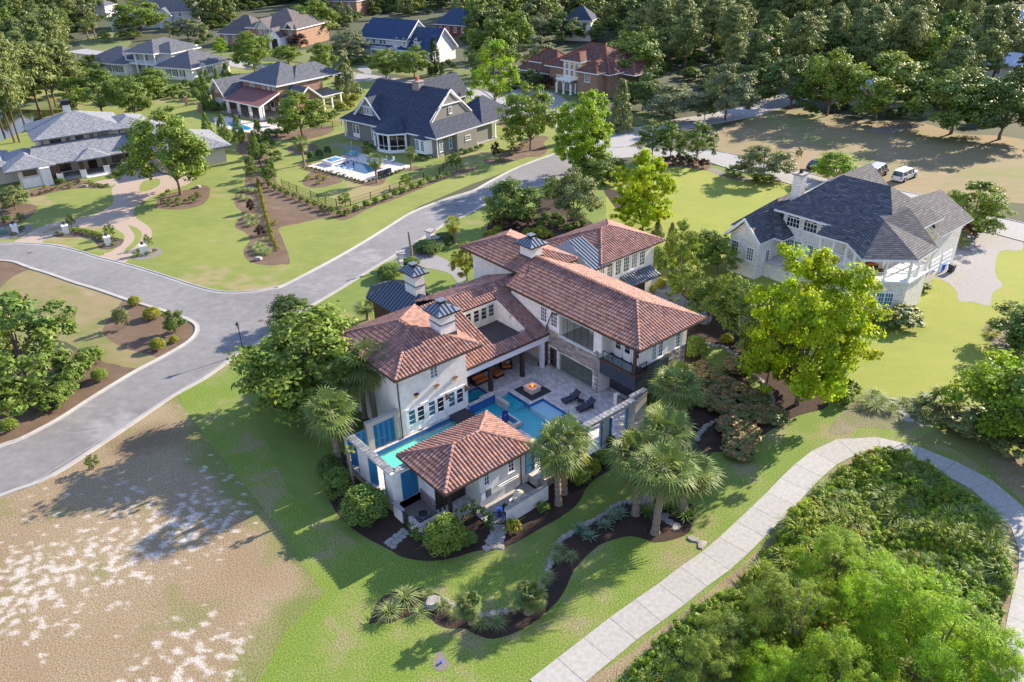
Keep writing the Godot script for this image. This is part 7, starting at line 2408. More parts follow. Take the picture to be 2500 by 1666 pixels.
	# stepping stones and flag paths
	stepping("stepping stone", [20.26, -2.66, 21.5, -2.69, 22.19, -2.53, 22.86, -2.46, 24.57, -2.39, 25.32, -2.36], "flat stepping stone in the dark bed below the palm clump", 0.95)
	stepping("stepping stone", [25.17, -31.45, 25.66, -30.9, 26.14, -30.52, 26.53, -30.16, 26.92, -29.82, 27.31, -29.49, 27.73, -29.19], "pale stepping stone climbing the dry bank to the white house lawn", 1.0)
	flagpath("irregular stone flag path from the iron gate across the dark bed", [9.15, 13.25, 9.73, 13.18, 10.49, 15.19, 9.37, 15.34])
	flagpath("irregular stone flag path from the pump yard gate to the lawn", [13.45, 7.79, 13.97, 7.2, 15.92, 8.9, 14.98, 10.17])
	boulder("white boulder pile in the grass tufts of the lower bed", [16.87, 16.02], 0.9)
	boulder("pale flat boulder among the palm trunks", [19.48, -2.89], 1.0)
	boulder("grey boulder at the lower end of the long wavy bed", [-48.56, -1.14], 0.8)
	boulder("rounded boulder in the bark under the big moss hung tree", [-85.57, -6.98], 0.8)
	boulder("pale boulder in front of the cream house porch", [-100.14, 7.38], 0.7)
	# hydrant-like blue stub in bare sand
	flat("sand_patch", [20.41, 18.26, 20.31, 17.82, 20.9, 17.87, 21.55, 18.04, 21.64, 18.65, 21.22, 18.95, 20.67, 18.69], 0.018, M.gravel)
	var st := MB.new()
	st.lathe(V(21.11, 0, 18.36), [0.07, 0, 0.07, 0.12, 0.1, 0.13, 0.1, 0.17, 0, 0.19], 10)
	tag(obj("valve_cap", st, M.bin_blue), "small blue valve cap in a bare sandy spot at the lower edge", "valve")
	# manhole covers in the road
	for q: Array in [[V(-31.34, 0, 6.45), "round iron manhole cover in the side road by the lamp"], [V(-47.36, 0, -33.73), "round iron manhole cover in the main road above the palm"], [V(-73.41, 0, 21.86), "round iron manhole cover at the far left of the main road"]]:
		var m := MB.new()
		m.lathe(q[0] + V(0, 0.02, 0), [0.34, 0, 0.34, 0.012, 0, 0.014], 16)
		tag(obj("manhole_cover", m, mat(S(92, 84, 80), 0.8)), q[1], "manhole cover")
	# basketball hoop on the villa's rear court
	var bh := thing("basketball_hoop", "basketball hoop with clear board at the villa's paved court", "basketball hoop", V(1.16, 0, -32.16), 200)
	bx("pole", bh, M.iron, -0.08, 0.08, 0.0, 3.3, -0.08, 0.08)
	bx("backboard", bh, M.glass, -0.8, 0.8, 2.75, 3.7, 0.6, 0.64)
	bx("arm", bh, M.iron, -0.05, 0.05, 3.0, 3.12, 0.0, 0.6)
	var hr := MB.new()
	var prev := V(0.23, 3.05, 0.9)
	for i in 12:
		var q := V(cos(TAU * (i + 1) / 12) * 0.23, 3.05, 0.9 + sin(TAU * (i + 1) / 12) * 0.23)
		hr.beam(prev, q, 0.03, 0.03)
		prev = q
	obj("rim", hr, M.red, bh)
	# grey house pool terrace
	grey_pool()
	# brick house pool
	var bp := thing("swimming_pool", "bright blue pool with pale paved edge behind the row of conifers", "pool", Vector3.ZERO)
	var m1 := MB.new()
	m1.prism(pts([-133.34, -28.9, -131.91, -31.5, -121.6, -33.61, -119.35, -38.11, -113.68, -37.06, -111.86, -30.41, -117.93, -27.46, -126.45, -26.54]), 0.0, 0.1)
	obj("paving", m1, M.paver, bp)
	var m2 := MB.new()
	m2.flat(pts([-126.39, -29.41, -125.78, -30.82, -117.46, -31.12, -116.69, -29.75, -120.08, -27.97]), 0.11)
	obj("water", m2, mat(S(24, 128, 178), 0.05), bp)
	# fences
	wire_fence("black wire fence round the grey house pool garden, along the road side", [-76.13, -18, -71.17, -18.29, -67.04, -18.7, -62.49, -18.96, -60.38, -19.71, -59.06, -21.47, -59.48, -25.47, -60.27, -29.65, -61.1, -34.01, -62.06, -37.63, -62.67, -41.36, -67.32, -47.21, -69.13, -47.31])
	wire_fence("tall black fence post line between the cream house lawn and the pool garden", [-107.14, -26.15, -98.96, -23.48, -89.45, -20.22, -79.76, -16.76])
	wire_fence("black wire fence along the back of the brick house garden", [-142.16, -28.75, -139.99, -29.63, -106.61, -41.96, -106.31, -44.4, -106.3, -46.6])
	for q: Array in [[V(-105.66, 0, -25.38), "tan brick gate pier among the conifers at the fence end"], [V(-150.03, 0, -29.08), "tan brick pier left of the brick house garden"], [V(-140.77, 0, -28.86), "second tan brick pier before the brick house gable"]]:
		tag(bx("gate_pier", self, M.brick_red, -0.3, 0.3, 0.0, 2.2, -0.3, 0.3), q[1], "pier")
		get_child(get_child_count() - 1).position = q[0]

func edging(label: String, f: Array, step: float) -> void:
	var t := thing("stone_edging", label, "edging")
	var p := along(f, step)
	for i in range(0, p.size(), 2):
		var o := obj("edging_stone", rock(int(rf(0, 6))), M.flag, t)
		o.position = V(p[i] + rf(-0.05, 0.05), 0.06, p[i + 1] + rf(-0.05, 0.05))
		o.rotation_degrees.y = rf(0, 360)
		o.scale = V(rf(0.4, 0.6), rf(0.2, 0.32), rf(0.34, 0.5))

func rock(k: int) -> ArrayMesh:
	var key := "rock%d" % k
	if not cache.has(key):
		var r := RandomNumberGenerator.new()
		r.seed = 900 + k
		var m := MB.new()
		m.blob(Vector3.ZERO, V(0.5, 0.5, 0.5), 7, 4)
		var f := noise(900 + k, 0.9, 2)
		var o := MB.new()
		var t := r.randf_range(0.75, 1.0)
		o.col = Color(t, t * 0.99, t * 0.96)
		for i in range(0, m.v.size(), 3):
			var q := []
			for e: int in [0, 2, 1]:
				var p := m.v[i + e]
				q.append(V(clampf(p.x * 1.3, -0.5, 0.5), clampf(p.y * 1.4, -0.5, 0.5), clampf(p.z * 1.3, -0.5, 0.5)) * (1.0 + 0.25 * f.get_noise_3dv(p * 2.0)))
			o.tri(q[0], q[1], q[2])
		cache[key] = o.mesh()
	return cache[key]

func stepping(called: String, f: Array, label: String, w: float) -> void:
	for i in range(0, f.size(), 2):
		var o := obj("stepping_stone", rock((i / 2) % 6), M.flag)
		o.position = V(f[i], 0.03, f[i + 1])
		o.rotation_degrees.y = i * 47.0
		o.scale = V(w, 0.16, w * 0.62)
		tag(o, label + [", first from the top", ", second from the top", ", third from the top", ", fourth from the top", ", fifth from the top", ", sixth from the top", ", seventh from the top"][i / 2], "stepping stone", label)

func flagpath(label: String, f: Array) -> void:
	var t := thing("flag_path", label, "path")
	var p := pts(f)
	var bed := MB.new()
	bed.flat(p, 0.02)
	obj("path_bed", bed, M.gravel, t)
	for u in 5:
		for w in 3:
			var a := (u + 0.5 + rf(-0.15, 0.15)) / 5.0
			var b := (w + 0.5 + rf(-0.15, 0.15)) / 3.0
			var q := p[0].lerp(p[1], b).lerp(p[3].lerp(p[2], b), a)
			var o := obj("flagstone", rock((u * 3 + w) % 6), M.flag, t)
			o.position = V(q.x, 0.03, q.y)
			o.rotation_degrees.y = rf(0, 360)
			var s := p[0].distance_to(p[3]) / 5.0
			o.scale = V(s * 1.15, 0.08, s * 0.9)

func boulder(label: String, f: Array, w: float) -> void:
	var o := obj("boulder", rock(int(w * 10) % 6), M.flag)
	o.position = V(f[0], w * 0.18, f[1])
	o.scale = V(w * 1.3, w * 0.75, w)
	o.rotation_degrees.y = w * 300.0
	tag(o, label, "boulder")

func wire_fence(label: String, f: Array) -> void:
	var t := thing("wire_fence", label, "fence")
	var p := pts(f)
	for i in p.size() - 1:
		if p[i].distance_to(p[i + 1]) > 40.0:
			continue
		var n := maxi(1, int(p[i].distance_to(p[i + 1]) / 2.2))
		var net := MB.new()
		for k in n + 1:
			var q := p[i].lerp(p[i + 1], float(k) / n)
			bx("post", t, M.iron, q.x - 0.04, q.x + 0.04, 0.0, 1.3, q.y - 0.04, q.y + 0.04)
		var a := V(p[i].x, 0, p[i].y)
		var b := V(p[i + 1].x, 0, p[i + 1].y)
		for y: float in [0.12, 0.65, 1.2]:
			net.beam(a + V(0, y, 0), b + V(0, y, 0), 0.025, 0.03)
		var m := n * 14
		for k in m:
			var q := a.lerp(b, (k + 0.5) / m)
			net.beam(q + V(0, 0.1, 0), q + V(0, 1.22, 0), 0.016, 0.016)
		stuff(obj("fence_wires", net, M.iron, t))

func grey_pool() -> void:
	var p := thing("swimming_pool", "dark blue rectangular pool set in a pale terrace behind the grey house", "pool", V(-70.0, 0, -46.1), 10.3)
	# the terrace in the house's own frame
	bx("terrace", p, M.paver, -16.8, -13.25, 0.0, 0.12, 5.5, 17.0)
	bx("terrace", p, M.paver, -13.25, -0.9, 0.0, 0.12, 13.8, 17.0)
	bx("terrace", p, M.paver, -13.25, -0.9, 0.0, 0.12, 5.5, 9.6)
	bx("terrace", p, M.paver, -4.3, -0.9, 0.0, 0.12, 9.6, 13.8)
	bx("basin", p, M.basin_deep, -13.25, -4.3, -0.5, 0.02, 9.6, 13.8)
	bx("water", p, mat(S(10, 66, 104), 0.05), -13.25, -4.3, 0.03, 0.05, 9.6, 13.8)
	bx("spa_wall", p, M.stone, -15.7, -12.9, 0.12, 0.7, 11.0, 14.2)
	bx("spa_coping", p, M.paver, -15.8, -12.8, 0.7, 0.78, 10.9, 14.3)
	bx("spa_water", p, mat(S(30, 110, 150), 0.05), -15.3, -13.3, 0.781, 0.79, 11.4, 13.8)
	bx("water_wall", p, M.charcoal, -1.6, -1.1, 0.12, 0.9, 10.4, 13.3)
	var base := V(-70.0, 0, -46.1)
	var bs := Basis(Vector3.UP, deg_to_rad(10.3))
	var n := ["white sun lounger nearest the spa on the pool terrace", "white sun lounger in the middle of the three on the pool terrace", "white sun lounger nearest the small palm on the pool terrace"]
	for i in 3:
		var t := thing("sun_lounger", n[i], "sun lounger", base + bs * V(-10.5 + i * 1.75, 0.12, 15.5), 24)
		bx("seat", t, M.white, -0.32, 0.32, 0.3, 0.36, -0.6, 1.0)
		var b := MB.new()
		b.obox(Transform3D(Basis(Vector3.RIGHT, 0.5), V(0, 0.5, -0.85)), V(0.64, 0.06, 0.7))
		obj("backrest", b, M.white, t)
		for q: Array in [[-0.28, -0.5], [0.28, -0.5], [-0.28, 0.9], [0.28, 0.9]]:
			bx("leg", t, M.charcoal, q[0] - 0.025, q[0] + 0.025, 0.0, 0.3, q[1] - 0.025, q[1] + 0.025)
	for i in 2:
		var t := thing("chair", ["white garden chair nearer the screened porch", "white garden chair nearer the second palm"][i], "chair", base + bs * V(-6.9 + i * 1.5, 0.12, 6.5 - i * 0.4), -30 + i * 40)
		bx("seat", t, M.white, -0.28, 0.28, 0.42, 0.48, -0.28, 0.28)
		bx("backrest", t, M.white, -0.28, 0.28, 0.48, 1.05, -0.3, -0.25)
		for q: Array in [[-0.25, -0.25], [0.25, -0.25], [-0.25, 0.25], [0.25, 0.25]]:
			bx("leg", t, M.charcoal, q[0] - 0.02, q[0] + 0.02, 0.0, 0.42, q[1] - 0.02, q[1] + 0.02)
	var teal := mat(S(74, 150, 158), 0.8)
	var pt := base + bs * V(-15.2, 0.12, 7.4)
	var tb := thing("patio_table", "round teal patio table under the folded teal parasol", "table", pt)
	var tm := MB.new()
	tm.lathe(Vector3.ZERO, [0.05, 0.0, 0.05, 0.68, 0.75, 0.7, 0.75, 0.74, 0, 0.74], 14)
	obj("table_top", tm, teal, tb)
	var us := thing("parasol", "folded teal parasol standing over the round patio table", "parasol", pt)
	bx("pole", us, M.white, -0.03, 0.03, 0.74, 2.7, -0.03, 0.03)
	var um := MB.new()
	um.lathe(V(0, 1.2, 0), [0.12, 0, 0.2, 0.2, 0.13, 0.8, 0.05, 1.4, 0, 1.5], 10)
	obj("canopy", um, teal, us)
	for i in 5:
		var a := TAU * i / 5
		var t := thing("patio_chair", "teal patio chair drawn up to the round table", "chair", pt + V(cos(a) * 1.25, 0, sin(a) * 1.25), -rad_to_deg(a) - 90.0, "teal patio chairs round the table")
		bx("seat", t, teal, -0.26, 0.26, 0.4, 0.46, -0.26, 0.26)
		bx("backrest", t, teal, -0.26, 0.26, 0.46, 0.98, -0.29, -0.24)
		for q: Array in [[-0.22, -0.22], [0.22, -0.22], [-0.22, 0.22], [0.22, 0.22]]:
			bx("leg", t, M.charcoal, q[0] - 0.02, q[0] + 0.02, 0.0, 0.4, q[1] - 0.02, q[1] + 0.02)

# ---------- trees and plants that can be told apart
func planting() -> void:
	var S0: Array = cache.bush
	# near the villa
	grow("maple", [19.51, -23.95, 16.1, 15.33], G.maple, "big vivid yellow green maple between the villa and the white brick house", 0.84)
	grow("round", [-10.26, 10.35, 10.5, 12.87], G.spring, "bright green leafy tree against the left wing of the villa")
	grow("oak", [-11.29, 10.45, 6.19, 7.59], G.mid, "lower green tree below the bright one at the villa's left corner")
	grow("round", [-27.37, 4.4, 4.13, 5], G.deep, "small dense dark green tree between the road and the villa")
	grow("airy", [-29.16, 30.67, 12.51, 13.25], G.mid, "wide spreading tree with a leaning trunk at the left edge by the side road")
	grow("airy", [-34.58, 32.13, 9.43, 6.16], G.olive, "second grey green tree at the far left edge of the bark bed")
	grow("round", [-35.18, 14.94, 2.95, 2.6], G.mid, "small round tree with a pale bare stem in the bark at the road junction")
	grow("airy", [-40.53, 19.01, 2.65, 1.75], G.olive, "thin crooked sapling at the left of the junction bark bed")
	grow("oak", [-83.74, -3.28, 14.57, 12.93], G.spring, "big moss hung oak in a round bark bed before the cream house")
	grow("oak", [-95.73, 19.13, 3.84, 4.56], G.olive, "small grey green tree with pale stem at the left of the cream house lawn")
	grow("maple", [-44.79, -58.95, 15.05, 11.37], G.lime, "tall lime green tree beside the main road above the villa garage")
	grow("maple", [-20.16, -46.8, 12.22, 9.58], G.maple, "bright yellow green tree just behind the villa's garage roof")
	for q: Array in [[[-43.18, -75.11, 6.81, 6.39], "left one of the three dark green crape myrtles by the road corner"], [[-40.12, -76.55, 7.52, 5.88], "middle one of the three dark green crape myrtles by the road corner"], [[-35.86, -78.68, 7.54, 6.55], "right one of the three dark green crape myrtles by the road corner"]]:
		grow("airy", q[0], G.mid, q[1])
	grow("round", [-34.95, -34.79, 7.31, 7.96], G.mid, "round green tree over maroon shrubs in the bed behind the villa")
	grow("airy", [-36.93, -44.98, 4.93, 3.56], G.spring, "slim multi stemmed tree between road and bed behind the villa")
	grow("oak", [-29.29, -41.9, 8.24, 6.68], G.olive, "grey green live oak with a clean trunk in the villa's rear bed")
	grow("round", [-40.47, -57.95, 5.12, 7.1], G.mid, "green tree under the tall lime tree beside the main road")
	grow("oak", [-62.8, -62.8, 12.4, 10.22], G.spring, "open crowned tree in the oval bark bed right of the grey house")
	grow("airy", [-88.7, -75.19, 16.25, 10.71], G.lime, "tall thin tree with bare pale trunk beside the grey house drive", 1.0, M.bark_pale)
	grow("cone", [-60.65, -85.28, 10.41, 6.37], G.olive, "tall olive magnolia behind the lime tree at the road corner")
	grow("oak", [-59.68, -101, 7.04, 14.73], G.grey, "broad silver grey olive tree on the far side of the road corner")
	grow("airy", [-54.4, -104.69, 4.55, 4.81], G.mid, "small multi stemmed tree on the island in the road")
	grow("oak", [-22.48, -79.23, 5.68, 8.27], G.olive, "round olive tree on the verge left of the white house chimney")
	grow("round", [-13.51, -86.59, 4.96, 7.7], G.lime, "lime green tree in front of the black van")
	grow("round", [11.5, -78.8, 7.64, 8.81], G.spring, "round bright green tree by the white house drive entrance")
	grow("oak", [34.79, -33.06, 8.92, 9.01], G.lime, "large green tree at the right edge above the garden path")
	grow("oak", [29.32, -50.95, 4.7, 7.06], G.mid, "green tree at the right edge beside the gold lawn")
	grow("airy", [-3.41, -34.86, 9.48, 4.53], G.spring, "tall loose green tree between villa garage and white house", 1.0)
	grow("airy", [5.96, -30.84, 7.12, 5], G.spring, "loose green tree by the villa's far corner, nearer the paved court")
	grow("oak", [9.23, -29.65, 6.94, 5.56], G.mid, "dull green tree under the left side of the big yellow maple")
	grow("airy", [-0.31, -31.9, 5.8, 4.39], G.spring, "loose green tree over the paved court, nearer the white house")
	grow("oak", [-6.54, -42.6, 5.12, 5.46], G.mid, "green tree between the conifers and the white house gable")
	grow("airy", [-3.93, -42.55, 5.54, 5.87], G.spring, "light green tree just left of the white house gable wall")
	grow("oak", [11.6, -28.98, 6.37, 5.64], G.olive, "grey green tree tucked behind the left flank of the big yellow maple")
	grow("oak", [3.73, -30.91, 5.45, 4.18], G.mid, "small green tree at the basketball end of the paved court")
	grow("oak", [37.4, -32.56, 8.38, 9.88], G.spring, "wide green tree running out of the frame at the right above the path")
	grow("oak", [31.65, -49.14, 5.39, 8.05], G.mid, "green tree cut by the right frame edge beside the gravel bed")
	grow("oak", [-150.28, -153.5, 9.48, 10.54], G.deep, "dark tree directly in front of the turreted house")
	grow("oak", [-156.38, -150.55, 8.73, 10.63], G.grey, "grey green tree left of the turreted house")
	grow("oak", [-147.79, -163.23, 6.81, 9.76], G.mid, "green tree right of the turreted house")
	grow("oak", [15.51, -24.96, 7.09, 5.31], G.mid, "shaded green tree at the foot of the big yellow maple")
	grow("airy", [-23.9, -18, 5.52, 4.47], G.gold, "golden green multi stemmed tree in front of the villa's street wall")
	grow("oak", [-103.53, -35.73, 9.53, 9.49], G.spring, "open pale green tree before the brick house's right gable")
	grow("cone", [-129.16, -61.3, 10.12, 8.02], G.olive, "olive green magnolia between brick house and grey house")
	grow("oak", [-179.55, -59.8, 11.13, 11.43], G.spring, "round spring green tree before the arched brick house")
	grow("oak", [-184.37, -72.62, 5.61, 8.91], G.spring, "low round tree right of the brick walk of the arched house")
	grow("round", [-159.61, -71.34, 9, 7.86], G.spring, "light green tree behind the charcoal brick house roof")
	grow("oak", [-171.69, -86.36, 9.36, 11.64], G.grey, "dark grey green live oak left of the navy roofed house")
	grow("oak", [-223.21, -102.96, 12.95, 16.13], G.spring, "tall tree standing right of the arched brick house")
	grow("round", [-214.3, -64.15, 5.93, 4.86], G.lime, "small vivid green tree on the lawn left of the arched house")
	grow("oak", [-143.54, -81.34, 7.66, 9.04], G.spring, "round green tree in front of the navy roofed house, left of two")
	grow("oak", [-137.16, -86.41, 8.66, 9.23], G.spring, "airy green tree in front of the navy roofed house, right of two")
	grow("cone", [-137.15, -93.3, 10, 4.99], G.dark, "dark upright evergreen against the white gable of the navy roofed house")
	grow("round", [-122.77, -88.24, 3.6, 4.19], G.deep, "clipped ball shaped evergreen behind the grey house")
	grow("cone", [-174.84, -44.11, 3.47, 3.02], G.mid, "small pointed conifer at the right corner of the two storey porch house")
	grow("oak", [-154.48, -10.97, 10.44, 13.32], G.mid, "wide green tree between the pines and the cream house roof")
	grow("oak", [-146.06, -15.73, 9.56, 7.6], G.mid, "green tree right of the wide one behind the cream house roof")
	grow("round", [-167.28, -27.3, 7.23, 9.73], G.spring, "round light green tree in front of the two storey porch house")
	grow("oak", [-211.82, -25.02, 5.29, 8.48], G.deep, "dark round oak at the left end of the two storey porch house")
	grow("oak", [-278.87, -60.09, 13.25, 18.07], G.spring, "tall leafy tree in front of the gabled house at the top left")
	grow("oak", [-255.8, -69.09, 7.58, 11.96], G.grey, "dull grey green tree right of the gabled house")
	for q: Array in [[[-276.15, -46.34, 3.98, 5.55], "leftmost small tree on the round planting island"], [[-277.8, -52.83, 3.17, 5.61], "second small tree from the left on the planting island"], [[-274.08, -56.11, 3.17, 5.78], "third small tree from the left on the planting island"]]:
		grow("airy", q[0], G.spring, q[1])
	grow("oak", [-51.21, -107.56, 11.57, 10.36], G.grey, "silver grey oak at the inner bend of the far road")
	grow("oak", [-47.19, -125.65, 11.4, 14.12], G.deep, "dark oak shading the far road where it enters the wood")
	grow("oak", [-38.29, -125.47, 14.03, 11.8], G.spring, "bright green oak left of the biggest oak on the mown lot")
	grow("oak", [-29.37, -129.2, 13.7, 17.63], G.spring, "biggest spreading oak on the upper edge of the mown lot")
	grow("oak", [-13.84, -129.02, 12.37, 15.16], G.mid, "large green tree left of the pair at the right edge of the mown lot")
	grow("oak", [-5.77, -131.36, 13.24, 14.47], G.deep, "large dark tree right of the pair at the right edge of the mown lot")
	grow("oak", [-59.9, -130.88, 9.66, 11.73], G.deep, "dark round oak beside the tan house in the trees")
	grow("oak", [-85.79, -118.67, 13.97, 14.72], G.mid, "large green oak right of the red roofed house")
	grow("oak", [-69.07, -101.62, 7.98, 8.88], G.deep, "dark green oak below the large one beside the red roofed house")
	grow("oak", [-105.54, -99.75, 4.62, 6.7], G.deep, "dense dark magnolia left of the white arched portico")
	grow("airy", [-102.24, -102.92, 3.52, 3.82], G.purple, "dark purple leaved tree left of the portico columns")
	grow("airy", [-124.49, -118.34, 9.12, 12.34], G.grey, "grey green tree behind the left end of the red roof")
	grow("oak", [-124.81, -103.86, 14.23, 13.4], G.mid, "big tree left behind the red roofed house")
	grow("round", [-210.08, -88.93, 4.79, 6.62], G.purple, "dark purple leaved tree against the arched brick house")
	grow("airy", [-83.73, -16.09, 3.19, 2.61], G.mid, "young tree in the long wavy bed beside the black fence")
	grow("round", [-79.36, -17.17, 3.52, 2.94], G.mid, "small round tree at the fence corner of the pool garden")
	grow("airy", [-59.37, -20.78, 2.44, 2.28], G.spring, "slim sapling at the lower corner of the pool garden")
	grow("airy", [-60.76, -33.14, 2.39, 2.03], G.spring, "slim sapling on the pool garden lawn by the road fence")
	grow("airy", [-62.58, -45.04, 2.89, 2.92], G.mid, "small tree in a stone ring at the right of the pool garden")
	for q: Array in [[[-67.53, -8.63, 2.22, 1.43], "upper purple leaved bush in the long wavy bed"], [[-56.98, -5.31, 1.61, 1.65], "lower purple leaved bush in the long wavy bed"], [[-63.87, -55.14, 3.05, 1.67], "small purple leaved tree before the oval bed"], [[-82.25, -75.54, 2.53, 1.68], "purple leaved sapling nearer the bare trunked tree"], [[-69.14, -69.87, 3.12, 1.82], "purple leaved sapling behind the open crowned tree"]]:
		grow("round", q[0], G.purple, q[1])
	for q: Array in [[[-79.69, 14.66, 2.39, 1.55], "left crape sapling on the drive island"], [[-71.66, 11.39, 2.2, 1.64], "right crape sapling on the drive island"], [[-63.72, 8.45, 2.01, 1.24], "thin bare sapling right of the drive"], [[-88.62, 19.8, 1.52, 1.64], "dark sapling beside the white ball near the left pillar"], [[-14.95, 29.35, 1.51, 1.28], "single small bush like sapling on the dry lot"], [[-24.79, -93.56, 2.12, 1.36], "tiny tree on the mown lot left of the cars"]]:
		grow("airy", q[0], G.mid, q[1])
	# conifers in a row behind the fence
	var cones := [[-142.18, -31.26, 9.09, 3.3], [-166.17, -43.47, 4.99, 2.66], [-180.58, -51.59, 3.38, 2.84], [-188.69, -54.97, 2.86, 3.23], [-113.21, -23.1, 5.22, 3.65], [-109.41, -24.87, 5.28, 3.59], [-106.53, -27.77, 4.66, 3.36], [-116.87, -21.31, 5.27, 3.09], [-103.02, -28.05, 2.95, 2.99], [-95.31, -22.05, 5.38, 2.61]]
	var cl := ["conifer left of the brick house gable, tallest there", "small conifer behind the first by the brick gable", "conifer third back along the brick garden edge", "farthest conifer by the brick garden, darkest", "second conifer from the left in the row before the blue pool", "third conifer from the left in the row before the blue pool", "rightmost tall conifer in the row before the blue pool", "leftmost conifer in the row before the blue pool", "conifer bush nearest the brown gate post", "conifer at the head of the wavy bed"]
	for i in cones.size():
		grow("cone", cones[i], G.mid, cl[i])
	grow("cone", [-17.56, -47.01, 2.18, 2.18], G.olive, "dark conifer behind the garage's right eave, left of two")
	grow("cone", [-11.33, -42.29, 4.97, 2.28], G.olive, "tall brownish conifer behind the garage's right eave, right of two")
	plant("shrub", cache.clip[0], G.mid, -8.96, -36.89, 3.0, 4.4, "tall rounded clipped shrub at the garage's right corner")
	# pines by the lagoon, left edge
	var pines := [[-162.34, 0.38, 16.1, 11.68], [-163.76, -2.41, 16.4, 10.55], [-142.84, 9.83, 18.41, 9.26], [-142.09, 9.07, 16.43, 8.35], [-166.93, -7.39, 15.76, 10.74], [-171.22, -9.7, 12.55, 8.17], [-173.02, -5.29, 13.25, 8.45], [-152.99, 9.96, 21.95, 8.78], [-153.78, 5.44, 20.09, 8.85]]
	var pl := ["pine with the clearest long bare trunk beside the cream house chimney", "pine second from the chimney with straight bare trunk", "leaning pine left of the cream house eave", "pine close right of the leaning one by the eave", "pine directly behind the cream house chimney", "shorter pine right of the chimney", "mid height pine on the far bank of the lagoon", "pine at the extreme left edge over the lagoon", "pine between the left edge and the clear trunked one"]
	for i in pines.size():
		grow("pine", pines[i], G.pine2, pl[i], 0.9, M.bark_pine)
	# hollow of cypress inside the loop of the path
	var cy := [[33.65, -5.72, 4.66, 6.2], [38.82, -3.8, 6.73, 7.98], [41.91, -2.49, 8, 9.16], [33.41, 1.34, 5.87, 5.08], [32.65, 4.88, 4.47, 4.95], [36.31, 5.03, 4.29, 4.85], [39.05, 2.94, 6.35, 5.98], [36.34, -5.28, 2.21, 4.34], [33.46, 8.31, 5.27, 4.27], [34.17, -1.68, 3.58, 4.17], [44.27, -2.71, 6.75, 5.08]]
	var cn := ["feathery dark green cypress at the back of the thicket", "tall yellow green cypress in the middle of the thicket", "largest yellow green cypress at the lower right of the thicket", "dark cypress left of the bare grey snag", "dark green cypress nearest the path at the thicket's left", "bright green cypress at the lower edge left of centre", "dark green cypress at the lower edge, centre", "small bright cypress beside the dark back one", "rounded cypress at the thicket's lower left end", "dull cypress right of the bare grey snag", "yellow green cypress at the lower right by the path"]
	var cm := [G.lime, G.cypress, G.cypress, G.spring, G.spring, G.cypress, G.lime, G.cypress, G.spring, G.lime, G.cypress]
	for i in cy.size():
		grow("cypress", cy[i], cm[i], cn[i], 1.0)
	var sn := MB.new()
	var so := V(0, 0, 0)
	for q: Array in [[0.4, 6.0, 0.2], [-0.9, 5.2, -0.6], [-1.6, 3.9, 0.4], [1.0, 5.0, -0.5], [-0.4, 4.6, 0.9]]:
		sn.tube([so, so + V(q[0] * 0.25, q[1] * 0.5, q[2] * 0.3), so + V(q[0], q[1], q[2])], [0.07, 0.05, 0.015], 5)
	var snag := obj("dead_tree", sn, M.bark_pale)
	snag.position = V(35.13, 0, 0.82)
	tag(snag, "bare grey dead tree standing among the cypresses", "tree")
	# thicket of low growth: nobody could count it
	var th := []
	var r := RandomNumberGenerator.new()
	r.seed = 77
	var zone := [29.99, 7.92, 29.78, 2.21, 30.01, -2.8, 29.41, -6.01, 28.45, -9.99, 28.27, -13.45, 27.9, -17.98, 28.2, -20.77, 29.2, -22.07, 31, -22.67, 33.21, -22.59, 35.47, -21.89, 37.51, -20.82, 39.32, -18.87, 40.68, -16.7, 41.55, -14.23, 42.02, -11.98, 42.43, -9.4, 43.68, -5.47, 43.78, -1.13, 32.78, 14.81, 30.18, 12.07]
	var hn := noise(97, 0.1, 3)
	var sorts := [[1500, bush(451, 30, 44, 0.085, 0.3, 0.5, 0.3), G.lime, 1.6, 1.2], [800, bush(452, 20, 30, 0.12, 0.2, 0.4, 0.5), G.spring, 1.9, 1.5], [260, bush(453, 24, 40, 0.1, 0.35, 0.6, 0.4), G.gold, 1.5, 1.3], [380, cache.tuft[0], G.blade, 1.6, 1.7]]
	for n in sorts.size():
		th = scatter(zone, sorts[n][0], 78 + n, 0.45)
		var mm := MultiMesh.new()
		mm.transform_format = MultiMesh.TRANSFORM_3D
		mm.use_colors = true
		mm.mesh = sorts[n][1]
		mm.instance_count = th.size() / 2
		for i in mm.instance_count:
			var x: float = th[i * 2]
			var z: float = th[i * 2 + 1]
			var h: float = sorts[n][4] * clampf(0.85 + 0.9 * hn.get_noise_2d(x, z) + r.randf_range(-0.25, 0.35), 0.35, 1.6)
			var w: float = sorts[n][3] * r.randf_range(0.6, 1.25)
			mm.set_instance_transform(i, Transform3D(Basis(Vector3.UP, r.randf() * TAU).scaled(V(w, h, w)), V(x, -0.1, z)))
			var k := clampf(0.5 + hn.get_noise_2d(x + 70, z) * 1.5 + r.randf_range(-0.2, 0.2), 0, 1)
			mm.set_instance_color(i, Color(0.75, 0.88, 0.75).lerp(Color(1.0, 0.97, 0.65), k))
		var mi := MultiMeshInstance3D.new()
		mi.name = "thicket"
		mi.multimesh = mm
		mi.material_override = sorts[n][2]
		add_child(mi, true)
		mi.set_meta("kind", "stuff")
	# palms
	cache.palms = [palm(501, 5.2, 30, 2.1, 5), palm(502, 4.2, 28, 2.0, 4), palm(503, 6.0, 32, 2.15, 5)]
	sabal(V(14.98, 0, 2.57), 0, 1.0, 0.98, "sabal palm with patterned boot trunk in front of the pool house, left of two")
	sabal(V(14.34, 0, 1.1), 1, 1.0, 1.15, "sabal palm behind the patterned one at the pool house corner")
	sabal(V(22.23, 0, -0.96), 0, 1.1, 0.98, "tallest sabal palm of the clump on the long dark bed")
